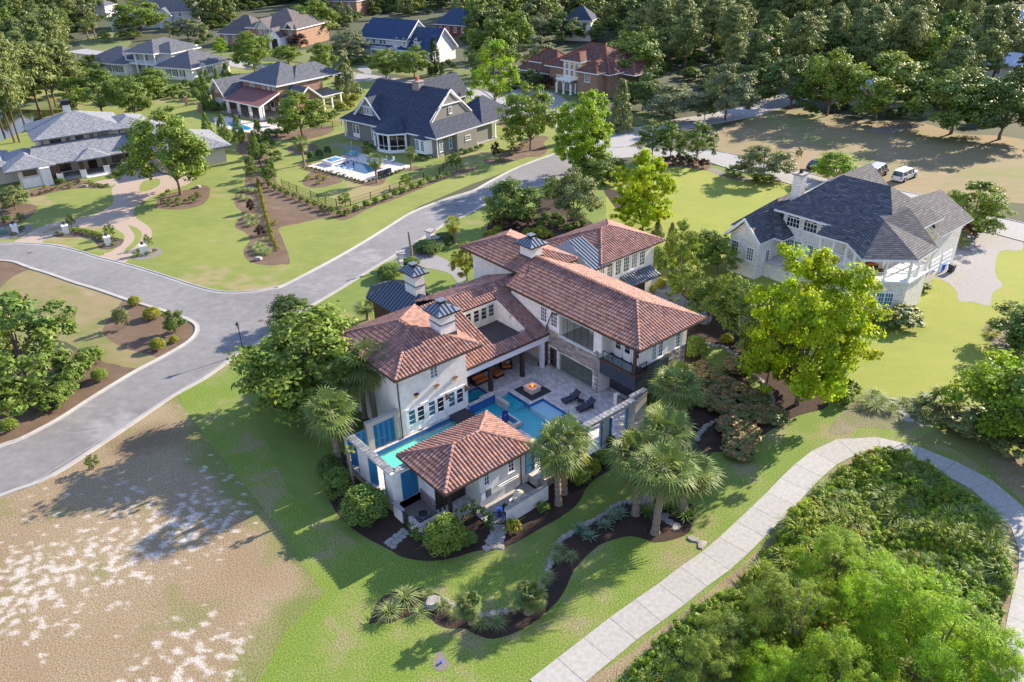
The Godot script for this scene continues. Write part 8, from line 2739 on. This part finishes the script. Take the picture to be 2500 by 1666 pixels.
	sabal(V(19.66, 0, -1.21), 1, 1.08, 1.1, "sabal palm at the left of the clump on the long dark bed")
	sabal(V(22.28, 0, -4.07), 2, 1.05, 0.62, "sabal palm at the right of the clump over the stepping stones")
	sabal(V(19.11, 0, -5.28), 0, 1.05, 0.95, "sabal palm at the back of the clump nearest the shutter wall")
	sabal(V(14.31, 0, -12.11), 0, 1.1, 0.75, "bushy sabal palm against the villa's stone corner")
	sabal(V(11.95, 0, -15.3), 1, 0.85, 0.85, "smaller sabal palm close to the stone corner, behind the bushy one")
	sabal(V(-0.68, 0, 13.48), 0, 1.05, 0.98, "sabal palm with full drooping head at the left corner of the lap pool wall")
	sabal(V(-4.04, 0, 7.52), 2, 1.05, 1.0, "sabal palm leaning over the bank of blue shutters")
	sabal(V(-5.03, 0, 9.47), 1, 1.0, 1.2, "sabal palm under the bright green tree by the left wing")
	sabal(V(-6.24, 0, 7.61), 2, 0.9, 1.0, "dark sabal palm tight against the left wing's end wall")
	sabal(V(-23.24, 0, -2.91), 1, 0.7, 0.5, "short palm beside the metal roofed pavilion")
	sabal(V(-34.95, 0, -24.14), 1, 0.62, 1.05, "yellowing palm with thin trunk beside the road above the gate pillars", true)
	sabal(V(-85.13, 0, -26.75), 0, 0.75, 0.95, "palm with cross hatched trunk at the left end of the pool terrace")
	sabal(V(-66.39, 0, -30.95), 0, 0.72, 0.95, "palm at the lower corner of the pool terrace before the dark water wall")
	sabal(V(-68.18, 0, -39.19), 0, 0.55, 1.05, "palm with bare patterned trunk at the right end of the pool terrace")
	sabal(V(-286.98, 0, -43.43), 1, 1.0, 1.1, "left palm of the pair beside the round island")
	sabal(V(-289.65, 0, -46.64), 1, 1.0, 1.2, "right palm of the pair beside the round island")
	sabal(V(-266.24, 0, -66.26), 1, 0.9, 1.1, "palm before the gabled house's right dormer")
	sabal(V(-246.32, 0, -71.3), 1, 1.0, 1.0, "palm with a brown trunk right of the grey green tree")
	var st := MB.new()
	st.tube([V(0, 0, 0), V(0.1, 2.0, 0), V(-0.1, 4.4, 0.05)], [0.24, 0.2, 0.12], 8)
	var dead := obj("palm_stump", st, M.palm_bark)
	dead.position = V(-33.45, 0, -15.97)
	tag(dead, "bare headless palm trunk standing behind the pavilion chimney", "tree")
	var slim := thing("young_palm", "young palm with thin peeling trunk before the lap pool wall", "palm", V(3.03, 0, 14.01))
	slim.scale = V(0.6, 0.85, 0.6)
	obj("trunk", cache.palms[0][0], M.palm_bark, slim)
	obj("crown", palm(504, 5.2, 8, 0.8, 0)[1], G.gold, slim)
	for q: Array in [[V(19.89, 0, 15.02), "small windmill palm on the front bed, left of two", 0.9], [V(21.73, 0, 11.41), "small windmill palm on the front bed, right of two", 1.15]]:
		var pm := palm(510 + int(q[2] * 10), 1.9, 24, 1.15, 3)
		var t := thing("windmill_palm", q[1], "palm", q[0])
		t.scale = V(q[2], 0.95, q[2])
		obj("trunk", pm[0], M.palm_bark, t)
		obj("crown", pm[1], G.palm, t)
	for q: Array in [[V(-26.94, 0, -77.37), "spiky grey green cycad on the sandy verge by the olive tree", 1.3], [V(28.96, 0, -32.48), "broad silvery pindo palm at the head of the bank steps", 1.7], [V(-92.02, 0, -24.41), "small fan palm in the bark inside the pool garden", 1.2], [V(31.9, 0, -34.21), "dark pindo palm beside the right edge shrubs", 0.9]]:
		var t := thing("cycad", q[1], "cycad", q[0])
		t.scale = V(q[2], q[2], q[2])
		obj("stem", cache.cycad[0], M.palm_bark, t)
		obj("crown", cache.cycad[1], G.palm, t)
	# clipped and loose shrubs round the villa
	shrub(6.3, 14.96, 4.3, 3.5, 0, G.mid, "largest round clipped shrub at the front left corner of the pool house")
	shrub(2.25, 15.04, 3.1, 2.9, 1, G.mid, "round clipped shrub left of the largest one by the lap pool wall")
	shrub(-0.26, 14.44, 2.6, 2.5, 0, G.deep, "dark clipped shrub under the full headed sabal palm")
	shrub(13.05, 12.15, 3.6, 3.4, 1, G.spring, "round yellow green clipped shrub in front of the creeper wall")
	shrub(13.66, 10.62, 1.8, 1.3, 0, G.mid, "loose green shrub right of the round yellow green one")
	shrub(13.65, -3.87, 1.8, 1.6, 1, G.spring, "green shrub halfway along the stone base of the shutter wall")
	shrub(13.85, -0.73, 2.6, 1.9, 0, G.spring, "broad green shrub beside the second palm trunk")
	shrub(13.88, -2.15, 2.0, 1.8, 1, G.gold, "golden shrub between broad shrub and shutter wall")
	shrub(13.03, -5.6, 1.0, 2.2, 0, G.deep, "narrow dark upright shrub against the shutter wall pier")
	shrub(13.1, -8.01, 2.0, 1.5, 1, G.gold, "yellow flecked shrub at the far end of the shutter wall")
	shrub(13.15, -6.7, 1.4, 1.0, 0, G.gold, "small yellow shrub next to the yellow flecked one")
	shrub(13.14, 0.42, 1.3, 1.4, 1, G.gold, "small golden shrub between the two palm trunks by the pool house")
	shrub(14.91, 7.18, 1.5, 1.3, 2, G.gold, "ferny yellow green plant beside the pump yard wall end")
	shrub(14.74, 3.88, 1.3, 0.9, 2, G.mid, "ferny low plant in the dark bed beneath the low wall")
	shrub(10.67, 13, 1.3, 0.9, 2, G.mid, "small fan leaved plant left of the round yellow green shrub")
	shrub(-5.87, -32.19, 1.6, 1.4, 0, G.gold, "yellow green shrub by the garage door")
	shrub(-6.06, -34.21, 1.6, 1.2, 1, G.gold, "second yellow green shrub beyond the garage door")
	shrub(7.51, -23.74, 3.0, 3.0, 0, G.spring, "fresh green shrub at the villa's right stone corner")
	shrub(7.84, -28.89, 1.7, 1.2, 1, G.gold, "low golden plant in the dark bed near the half moon lawn")
	shrub(12.92, -26.14, 1.6, 1.3, 2, G.gold, "golden leafy plant at the edge of the maple's shade")
	shrub(-31.47, -11.43, 4.2, 2.0, 0, G.mid, "wide clipped bush in front of the pavilion chimney")
	shrub(-32.35, -15.02, 3.0, 1.6, 1, G.mid, "clipped bush behind the bare palm trunk")
	shrub(-35.23, -19.86, 5.0, 1.8, 0, G.deep, "wide dark clipped hedge bush before the far gate pillars")
	shrub(-36.34, -23.38, 3.6, 1.6, 1, G.deep, "dark clipped bush under the yellowing palm")
	shrub(18.34, -46.3, 5.0, 2.6, 2, G.olive, "grey green shrub mass at the white house's brick corner")
	shrub(17.01, -44.3, 3.6, 1.8, 2, G.mid, "lower green shrub left of the grey green mass")
	shrub(15.57, -56.45, 2.6, 1.2, 2, G.mid, "low shrub along the timber screen")
	shrub(11.79, -79.11, 3.2, 1.8, 2, G.rust, "brown leaved shrub under the tree by the drive entrance")
	shrub(12.82, -72.94, 2.6, 2.2, 2, G.olive, "grey green shrub at the white house garage corner")
	shrub(31.91, -31.27, 5.2, 2.6, 2, G.olive, "large olive shrub mound at the right beside the path")
	shrub(35.82, -30.45, 3.6, 2.2, 2, G.olive, "olive shrub at the right edge beyond the path")
	shrub(-21.56, -78.24, 4.6, 1.6, 2, G.mid, "low scrub round the foot of the olive tree on the verge")
	# flowering hedge, peach coloured heads
	var pf := [11.66, -20.7, 13.41, -20.91, 15.28, -20.88, 13.48, -17.64, 15.5, -17.89, 17.46, -18.12, 17.99, -15.73, 18.52, -19.31, 19.42, -15.88, 10.12, -21.67, 11.98, -24.64, 19.54, -20.06, 14.14, -19.2, 16.84, -20.97, 20.57, -13.36, 19.75, -14.49]
	for i in range(0, pf.size(), 2):
		var t := thing("flowering_shrub", "peach flowered shrub in the hedge between villa and path", "shrub", V(pf[i], 0, pf[i + 1]), i * 60.0, "peach flowered shrubs")
		t.scale = V(3.0, 1.5, 3.0)
		obj("leaves", cache.bush[i / 2 % 2], G.olive, t)
		obj("flower_heads", cache.small[i / 2 % 2], G.peach, t).scale = V(1.04, 1.1, 1.04)
	# rear bed shrubs
	plants("maroon_shrub", S0[2], G.rust, [-36.41, -33.24, -35.72, -34.72, -34.84, -36.41, -33.42, -36.41, -34.53, -33.01], 2.6, 1.7, "maroon shrub under the round tree behind the villa", "shrub", "maroon shrubs behind the villa")
	plants("box_shrub", S0[0], G.mid, [-34.74, -38.43, -31.58, -37.24, -33.71, -40.29, -32.34, -39.05, -30.44, -38.81, -32.81, -41.63, -29.62, -39.68, -27.9, -39.31, -27.88, -40.79, -27.72, -42.43, -30.75, -40.74, -30.22, -43.58], 1.7, 1.1, "low green shrub in the bark behind the villa", "shrub", "low green shrubs behind the villa")
	plants("golden_shrub", S0[1], G.gold, [-33.24, -29.38, -33.56, -30.8, -29.69, -33.16, -29.19, -34.38, -27.86, -35.1, -29.42, -35.55], 2.2, 1.4, "golden green shrub against the villa's rear roof", "shrub", "golden shrubs behind the villa roof")
	plants("maroon_shrub", S0[2], G.rust, [-39.8, -74.11, -38.22, -74.63, -37.78, -76.17, -36.86, -77.12, -35.45, -77.47, -33.3, -77.54], 2.4, 1.8, "dark maroon shrub along the crape myrtle bed", "shrub", "maroon shrubs under the crape myrtles")
	plants("shrub", S0[0], G.mid, [-40.91, -61.44, -37.37, -59.25, -44.65, -63.75, -42.67, -65.79, -39.31, -59.16], 2.8, 2.2, "green shrub in the belt below the lime tree", "shrub", "green shrubs below the lime tree")
	plants("shrub", S0[2], G.spring, [22.24, -27.37, 21.96, -28.7], 2.4, 2.0, "green shrub at the right foot of the maple", "shrub", "shrubs at the maple's right foot")
	# left side beds
	plants("hedge_shrub", S0[1], G.mid, [-27.95, 29.49, -28.75, 28.73, -29.57, 27.96, -30.76, 27.19, -31.63, 26.37, -33.96, 26.38, -33.24, 25.59, -34.93, 24.39, -34.84, 23.91, -31.46, 27.96, -31.46, 29.71], 2.9, 1.9, "dark green shrub in the hedge beside the wide left edge tree", "shrub", "hedge shrubs by the left edge tree")
	plants("hedge_shrub", S0[0], G.mid, [-29.97, 33.03, -33.6, 32.77, -31.46, 32.08], 3.0, 2.4, "tall green shrub at the left frame edge", "shrub", "tall shrubs at the left edge")
	shrub(-30.26, 24.5, 1.9, 1.5, 0, G.spring, "single round shrub in the bark nearest the side road")
	shrub(-26.7, 33.56, 1.9, 1.2, 1, G.spring, "single low shrub at the lower left corner of the bark")
	shrub(-45.73, 16.1, 1.8, 1.4, 0, G.gold, "round golden shrub on the kerb of the main road")
	shrub(-40.83, 15.64, 2.4, 1.5, 1, G.gold, "wide golden shrub in the middle of the junction bed")
	shrub(-32.71, 17.75, 2.0, 1.5, 0, G.gold, "golden shrub at the lower side of the junction bed")
	shrub(-33.1, 15.9, 1.2, 0.9, 1, G.gold, "little golden shrub near the junction tip")
	shrub(-43.49, 18.53, 2.0, 1.3, 0, G.olive, "grey green shrub at the left of the junction bed")
	# little shrubs along the fence, clipped balls round the pool
	plants("fence_shrub", S0[2], G.spring, along([-77.01, -16.26, -74.75, -16.16, -73.07, -16.32, -70.02, -16.36, -67.79, -16.77, -65.85, -16.93, -63.71, -16.95, -60.81, -17.11, -59.1, -17.49, -57.59, -17.69, -55.23, -18.13, -56.53, -20.2, -56.46, -21.69, -56.83, -23.08, -57.32, -24.75, -57.37, -26.18, -57.76, -27.64, -57.93, -28.98, -58.46, -30.36, -58.87, -31.89, -59.06, -33.29, -59.25, -34.71, -59.68, -36.32, -60.24, -37.82, -59.95, -38.96, -60.15, -40.47, -60.6, -42.17], 2.1), 1.3, 1.3, "small green shrub in the row along the pool garden fence", "shrub", "shrubs along the pool garden fence")
	plants("ball_shrub", cache.small[0], G.deep, along([-83.23, -25.67, -81.35, -26.19, -79.5, -26.71, -76.84, -27.2, -74.91, -27.84, -72.88, -28.18, -70.87, -28.52, -69.04, -28.71, -67.87, -29.08, -67.48, -30.33, -67.86, -31.21, -68.12, -33.1, -68.24, -34.72, -68.78, -36.4, -69.05, -37.93, -69.45, -38.89], 1.05), 0.75, 0.6, "small clipped ball in the line round the pale pool terrace", "shrub", "clipped balls round the pool terrace")
	plants("row_shrub", cache.small[1], G.gold, along([-80.74, -15.73, -75.54, -13.74, -70.67, -11.88, -65.58, -9.98, -61.76, -8.55, -57.21, -6.93, -53.82, -5.66, -51.23, -4.92, -49.2, -4.27], 0.8), 0.75, 0.9, "narrow yellow green shrub in the straight row of the wavy bed", "shrub", "yellow green row in the wavy bed")
	plants("shrub", S0[0], G.mid, [-94.83, -23.56, -99.34, -25.21, -100.34, -26.35, -88.96, -21.68, -86.3, -20.64, -100.28, -23.2, -97.14, -22.22, -91.5, -19.06, -86.94, -17.23], 1.9, 1.8, "green shrub beside the tall fence at the head of the bed", "shrub", "shrubs at the head of the wavy bed")
	plants("grass_tuft", cache.tuft[0], G.blade, [-78.31, -11.66, -77.67, -12.32, -77.83, -12.96, -75.24, -10.13, -73.59, -10.33, -65.17, -6.97, -63.5, -6.05, -64.36, -7.82, -62.03, -6.94, -61.73, -5.95, -53.4, -3.18, -52, -2.39, -52.22, -3.29, -50.59, -2.22, -49.72, -2.61, -50.8, -3.11, -50.23, -3.16, -76.24, -13.01, -54.57, -4.86], 1.3, 0.8, "grey green grass tuft in the long wavy bed", "grass", "tufts in the wavy bed")
	plants("shrub", cache.small[0], G.gold, [-76.22, -22.99, -75.79, -24.73, -74.17, -25.11, -72.79, -23.13, -98.55, -27.08, -84.35, -39.39, -86.47, -40.42, -83.26, -39.45, -59.68, -8.78], 1.3, 0.8, "low golden shrub in the bark near the pool terrace", "shrub", "golden shrubs near the pool terrace")
	plants("cone_shrub", cache.clip[0], G.deep, [-86.58, -28.98, -87.06, -30.98, -87.56, -33.01], 1.5, 1.9, "dark egg shaped clipped shrub behind the spa", "shrub", "egg shaped shrubs behind the spa")
	plants("shrub", cache.small[1], G.gold, [-65.76, -57.96, -65.15, -60.4, -63.05, -58.33, -65.71, -62.93, -67.41, -62.47, -61.4, -54.23, -67.56, -66.16, -86.78, -77.38, -85.81, -75.15, -80.88, -73.85, -78.31, -73.41, -85.33, -74.05], 1.5, 0.8, "yellow green low shrub in the grey house beds", "shrub", "low shrubs in the grey house beds")
	plants("bed_shrub", cache.small[0], G.mid, [-84.99, -0.88, -85.98, -2.05, -81.12, -0.66, -81.43, 0.36, -80.69, -1.81, -78.97, -1.18, -79.03, -2.5, -80.19, -3.75, -81.76, -5.34, -80.26, -5.1, -78.49, -3.76, -79.75, -0.02], 1.1, 0.8, "small green plant round the moss hung oak's bed", "shrub", "plants under the moss hung oak")
	plants("bed_shrub", cache.small[0], G.spring, [-104.21, 12.77, -103.02, 11.15, -101.79, 10.65, -101.1, 9.54, -101.93, 6.08, -100.34, 6.02, -99.24, 5.67, -98.57, 5.36, -97.78, 4.93, -97.29, 4.42, -103.22, 9.01, -105.65, 1.65, -104.49, 1.3, -104.8, 0.34, -102.09, 2.18, -100.09, 1.75], 0.9, 0.6, "small plant in the bed before the cream house porch", "shrub", "plants before the cream porch")
	plants("bed_shrub", cache.small[1], G.rust, [-101.87, 16.38, -101.32, 15.43, -101.23, 14.22, -101.32, 13.2, -101.83, 12.22, -104.07, 7.49, -102.71, 7.68], 0.9, 0.6, "small maroon plant in the bed before the cream house", "shrub", "maroon plants before the cream house")
	plants("bed_shrub", cache.bush[0], G.mid, [-106.11, 10.41, -105.16, 9.83, -106.68, -1.64, -105.49, -1.98, -105.75, -2.6, -103.33, 0.96, -90.22, 21.49], 1.7, 1.2, "rounded green shrub against the cream house wall", "shrub", "shrubs against the cream house")
	plants("hedge_shrub", cache.small[0], G.spring, along([-78.11, 15.06, -77.04, 14.22, -75.55, 13.51, -73.95, 12.97, -72.27, 12.61, -70.62, 12.53], 0.8), 1.1, 0.8, "low plant in the curved hedge of the drive island", "shrub", "curved hedge on the drive island")
	plants("ball_shrub", cache.small[1], G.mid, [-78.96, 16.85, -77.28, 16.5, -78.55, 14.04, -70.83, 11.36, -69.6, 11.17, -68.14, 12.08, -68.49, 13.27, -83.79, 20.79, -82.96, 21.97, -84.86, 20.44, -62.89, 10.15, -61.31, 10.74, -60.86, 9.61, -61.56, 8.39], 0.8, 0.6, "small clipped ball beside a white lamp pillar", "shrub", "clipped balls beside the lamp pillars")
	# tufts, agaves and spikes on the long bed
	plants("grass_clump", cache.tuft[0], G.blade, [15.73, 18.77, 15.43, 17.24], 1.7, 1.3, "big pale fountain grass clump at the left end of the front bed", "grass", "big fountain grasses")
	plants("grass_clump", cache.tuft[1], G.blade, [16.93, 17.09, 16.08, 15.86, 17.47, 15.65, 20.51, 14.71, 21.13, 13.8, 20.77, 11.99, 20.53, 9.05, 18.71, 6, 19.33, 6.73, 20.27, 8.44, 20.01, 5.96, 18.53, 15.37], 0.95, 0.8, "fountain grass clump along the stone edged bed", "grass", "fountain grasses along the long bed")
	plants("yucca", cache.spike[0], G.agave, [19.21, 1.63, 19.36, 3.39, 18.41, 3.44, 19.16, 0.63, 19.07, -0.08], 0.95, 0.75, "blue green spiky yucca in the long dark bed", "yucca", "yuccas in the long bed")
	plants("yucca", cache.spike[0], G.mid, [20.48, -1.95, 22.68, -3.89, 21.29, -3.69], 1.0, 0.7, "small green spiky plant under the palm clump", "yucca", "spiky plants under the palms")
	plants("grass_clump", cache.tuft[1], G.blade, [24.74, -29.75, 24.75, -28.57, 25.85, -29.4, 26.6, -31.82, 23.99, -28.52, 27.27, -31.38, 28.15, -30.8, 23.7, -30.22, 26.11, -31.28], 1.6, 0.9, "wild grass clump on the dry bank by the steps", "grass", "grass clumps on the dry bank")
	plants("grass_clump", cache.tuft[0], G.gold, [25.29, -52.26, 25.17, -53.77, 25.86, -54.53, 25.9, -55.68, 25.52, -50.91, 26.2, -51.65, 25.32, -55.05, 26.16, -50.55], 0.9, 0.6, "small grass clump in the gravel bed at the right", "grass", "grass clumps in the right gravel bed")
	plants("shrub", S0[0], G.mid, [-69.9, -50.01, -70.89, -52.45, -69.79, -52.7, -70.17, -54.07, -70.3, -55.7, -71.18, -57.5, -84.32, -41.47, -88.99, -42.25, -86.5, -41.98, -71.9, -43.78, -71.31, -45.21, -73.22, -43.26], 1.3, 0.9, "low shrub at the foot of the grey house wall", "shrub", "shrubs at the grey house wall")
	plants("shrub", S0[1], G.mid, [-162.59, -24.84, -164.09, -27.55, -164.55, -29.94, -167.22, -33.17, -171.13, -36.94, -167.08, -37.77, -159.46, -34.86, -161.06, -30.49, -157.31, -31.35, -154.13, -19.94, -174.32, -41.76, -170.08, -39.73, -164.74, -38.64, -159.61, -37.58, -154.81, -33.62, -150.93, -33.25, -138.48, -34.25, -140.53, -32.24], 3.2, 2.4, "green shrub in the belt between the porch house and the brick house", "shrub", "shrub belt by the brick house")
	plants("shrub", S0[0], G.gold, [-125.22, -58.29, -124.33, -60.5, -118.41, -55.84, -115.95, -52.06], 3.0, 2.6, "golden green shrub left of the grey house's lower roof", "shrub", "golden shrubs left of the grey house")
	plants("shrub", S0[0], G.mid, [-116.56, -35.28, -112.93, -35.65, -112.33, -43.94, -112.36, -46.18, -111.64, -46.9, -113.3, -48.72, -115.36, -46.68, -107.73, -32.52, -106.37, -33.88, -109.1, -31.14], 2.2, 2.0, "green shrub along the brick house's garden side", "shrub", "shrubs along the brick garden")
	plants("ball_shrub", cache.clip[1], G.mid, [-153.66, -68.39, -154.43, -70.19], 2.2, 1.7, "rounded clipped bush behind the charcoal brick house roof", "shrub", "clipped bushes behind the brick house")
	plants("shrub", S0[1], G.deep, [-27.89, -137.46, -25.09, -138.5, -40.8, -124.73, -39.03, -130.03, -34, -129.71, -39.32, -133.36, -28.33, -133.59, -93.07, -111.7, -89.97, -111.73, -72.22, -99.73, -95.41, -112.46], 2.8, 2.0, "shaded shrub at the edge of the wood", "shrub", "shrubs at the wood's edge")
	plants("shrub", S0[0], G.deep, [-166.78, -86.94, -167.04, -84.45, -143.7, -100.66, -143.89, -102.65, -139.57, -101.32, -169.39, -90.28, -240.27, -66.81, -244.54, -70.71, -251.36, -75.38, -253.7, -73.31, -221.11, -69.42], 3.0, 2.2, "dark shrub beside the far houses", "shrub", "dark shrubs by the far houses")

func grow(kind: String, q: Array, m: Material, label: String, k := 1.0, bark: Material = null) -> Node3D:
	return tree(kind, q[0], q[1], q[2], q[3] * (1.17 if kind != "maple" and kind != "cypress" and kind != "cone" else 1.02) * k * (1.26 if kind == "pine" else 1.0), m, label, "pine_tree" if kind == "pine" else ("conifer" if kind == "cone" else "tree"), "", bark)

func shrub(x: float, z: float, w: float, h: float, k: int, m: Material, label: String) -> void:
	plant("shrub", cache.clip[k] if k < 2 else cache.bush[2], m, x, z, w, h, label)

func sabal(at: Vector3, k: int, size: float, hs: float, label: String, dry := false) -> void:
	tree_count += 1
	var t := thing("sabal_palm", label, "palm", at, tree_count * 77.0)
	t.scale = V(size * 1.22, size * hs * 1.12, size * 1.22)
	obj("trunk", cache.palms[k][0], M.palm_bark, t)
	obj("crown", cache.palms[k][1], G.palm if not dry else G.gold, t)

# ---------- the wood along the top of the picture
func woods() -> void:
	var zones := [
		[[-89.75, -131.94, -64.31, -124.55, -64.62, -137.05, -55.69, -143.43, -51.89, -158.26, -40.58, -147.54, -31.13, -145.09, -25.46, -139.86, -14.41, -140.77, -6.78, -145.18, -13.4, -173.87, -39.17, -245.19, -35.4, -220.43, -32.73, -185.87, -38.94, -189.89, -58.01, -228.3, -61.44, -250.5, -88.24, -320.39, -81.25, -361.61, -96.93, -405, -260.87, -282.9, -204.85, -225.87, -141.13, -184.61, -109.76, -152.18], 290, "pine", "pine tree in the dense wood at the upper right", "pines in the upper right wood"],
		[[-276.78, -207.47, -223.1, -249.61, -194.48, -272.08, -109.84, -167.63, -104.11, -148.51, -107.86, -145.05, -122.93, -155.76, -145.97, -175.88, -161.72, -181.42, -165.38, -178.26, -173.98, -170.81, -157.67, -147.7, -141.44, -128.22, -136.21, -118.85, -161.54, -120.75], 90, "far", "leafy tree in the wood behind the red roofed house", "leafy trees behind the red roof"],
		[[-431.33, -207.38, -345.83, -268.51, -241.02, -187.34, -264.07, -187.47, -247.13, -171.19, -244.55, -156.3, -264.82, -150.03, -245.04, -132.08, -235, -120.54, -268.39, -132.23, -309.04, -143.84], 80, "far", "leafy tree in the wood behind the navy roofed house", "leafy trees behind the navy roof"],
		[[-561.48, -42.87, -631.28, -99.07, -635.97, -138.3, -447.86, -105.73, -329.68, -61.72, -294.12, -42.7, -287.15, -37.85, -232.37, -18.94, -217.58, -21.44, -221.75, -24.99, -179.45, -12.67, -180.8, -7.15, -189.2, -0.39, -174.07, 8.36, -180.45, 14.66], 150, "mix", "tree in the wood at the upper left", "trees in the upper left wood"],
		[[-444.95, -131.79, -386.95, -205.41, -314.55, -164.45, -320.39, -146.25, -332.69, -145.44, -331.04, -137.71, -317.68, -118.8, -312.89, -110.86, -270.04, -88.18, -276.81, -82.32, -331.72, -99.23], 60, "far", "leafy tree in the wood behind the arched brick house", "leafy trees behind the arched house"],
		[[-402.63, -193.89, -371.55, -216.73, -268.44, -151.45, -247.05, -130.28, -237.57, -116.26, -248.28, -116.31, -302.94, -143.14], 16, "mix", "tree between the arched brick house and the navy roofed house", "trees between the far houses"],
	]
	var mats := [G.pine, G.pine2, G.mid, G.deep, G.olive, G.spring, G.pine]
	var r := RandomNumberGenerator.new()
	r.seed = 4242
	var houses := []
	for c in get_children():
		if c.has_meta("category") and c.get_meta("category") == "house":
			houses.append(c.position)
	var eye := get_node("camera").position as Vector3
	var all := []
	var z := 0
	for q: Array in zones:
		z += 1
		var p := scatter(q[0], q[1], 600 + z, 4.4)
		for i in range(0, p.size(), 2):
			var at := V(p[i], 0, p[i + 1])
			if houses.all(func(hp: Vector3) -> bool: return hp.distance_to(at) > 9.0):
				var kind: String = q[2]
				var k := r.randf()
				if kind == "mix":
					kind = "pine" if k < 0.5 else "far"
				elif kind == "pine":
					kind = "pine" if k < 0.62 else "far"
				all.append([at.distance_to(eye), at, kind, q[3], q[4]])
	all.sort_custom(func(a: Array, b: Array) -> bool: return a[0] < b[0])
	var left := {"pine": 280, "far": 175}
	var rest := []
	for q: Array in all:
		var kind: String = q[2]
		var h := r.randf_range(13.0, 19.0) if kind == "pine" else r.randf_range(9.0, 14.5)
		var w := h * (r.randf_range(0.66, 0.85) if kind == "pine" else r.randf_range(0.85, 1.1))
		var m: Material = mats[r.randi() % (2 if kind == "pine" else 7)]
		if left[kind] > 0:
			left[kind] -= 1
			tree(kind, q[1].x, q[1].z, h, w, m, q[3], "pine_tree" if kind == "pine" else "tree", q[4], M.bark_pine if kind == "pine" else M.bark)
		else:
			rest.append(q[1])
	# undergrowth under the trees: nobody could count it
	for side in 2:
		var um := MultiMesh.new()
		um.transform_format = MultiMesh.TRANSFORM_3D
		um.use_colors = true
		um.mesh = cache.bush[side]
		var spots := []
		for i in zones.size():
			var sc := scatter(zones[i][0], 420 if i == 0 else 130, 700 + i * 2 + side, 3.0)
			for j in range(0, sc.size(), 2):
				if houses.all(func(hp: Vector3) -> bool: return hp.distance_to(V(sc[j], 0, sc[j + 1])) > 11.0):
					spots.append_array([sc[j], sc[j + 1]])
		um.instance_count = spots.size() / 2
		for i in um.instance_count:
			var t := r.randf_range(0.6, 1.0)
			var w := r.randf_range(3.5, 6.5)
			um.set_instance_transform(i, Transform3D(Basis(Vector3.UP, r.randf() * TAU).scaled(V(w, w * 0.6, w)), V(spots[i * 2], 0, spots[i * 2 + 1])))
			um.set_instance_color(i, Color(t, t, t))
		var uo := MultiMeshInstance3D.new()
		uo.name = "undergrowth"
		uo.multimesh = um
		uo.material_override = G.deep if side == 0 else G.mid
		add_child(uo, true)
		uo.set_meta("kind", "stuff")
	# beyond the last trees one can tell apart, the wood goes on as one mass
	var far := scatter([-918.21, 75.39, -1306.97, -70.39, -1046.41, -385.85, -638.04, -570.01, -350.95, -699.47, -114.57, -698.81, -0.88, -461.89, -73.13, -407.27, -193.45, -339.87, -309.87, -280.92, -430.73, -193.5, -531.28, -60.89, -507.07, 18.24], 700, 901, 6.0)
	var ring := scatter([-420.0, 60.0, -250.0, 60.0, -190.0, 20.0, -230.0, -10.0, -330.0, -20.0, -420.0, 0.0], 110, 902, 6.0)
	far.append_array(ring)
	far.append_array(scatter([30.0, -110.0, 90.0, -110.0, 120.0, -330.0, 10.0, -330.0, 5.0, -150.0], 150, 903, 6.5))
	for q: Vector3 in rest:
		far.append_array([q.x, q.z])
	for side in 2:
		var mm := MultiMesh.new()
		mm.transform_format = MultiMesh.TRANSFORM_3D
		mm.use_colors = true
		mm.mesh = kinds.far[side][1]
		mm.instance_count = far.size() / 4
		for i in mm.instance_count:
			var x: float = far[i * 4 + side * 2]
			var zz: float = far[i * 4 + side * 2 + 1]
			var h := r.randf_range(11.0, 18.0)
			mm.set_instance_transform(i, Transform3D(Basis(Vector3.UP, r.randf() * TAU).scaled(V(h * 0.7, h, h * 0.7)), V(x, 0, zz)))
			var t := r.randf_range(0.7, 1.0)
			mm.set_instance_color(i, Color(t, t, t * 0.95))
		var mi := MultiMeshInstance3D.new()
		mi.name = "distant_wood"
		mi.multimesh = mm
		mi.material_override = G.pine2 if side == 0 else G.mid
		add_child(mi, true)
		mi.set_meta("kind", "stuff")
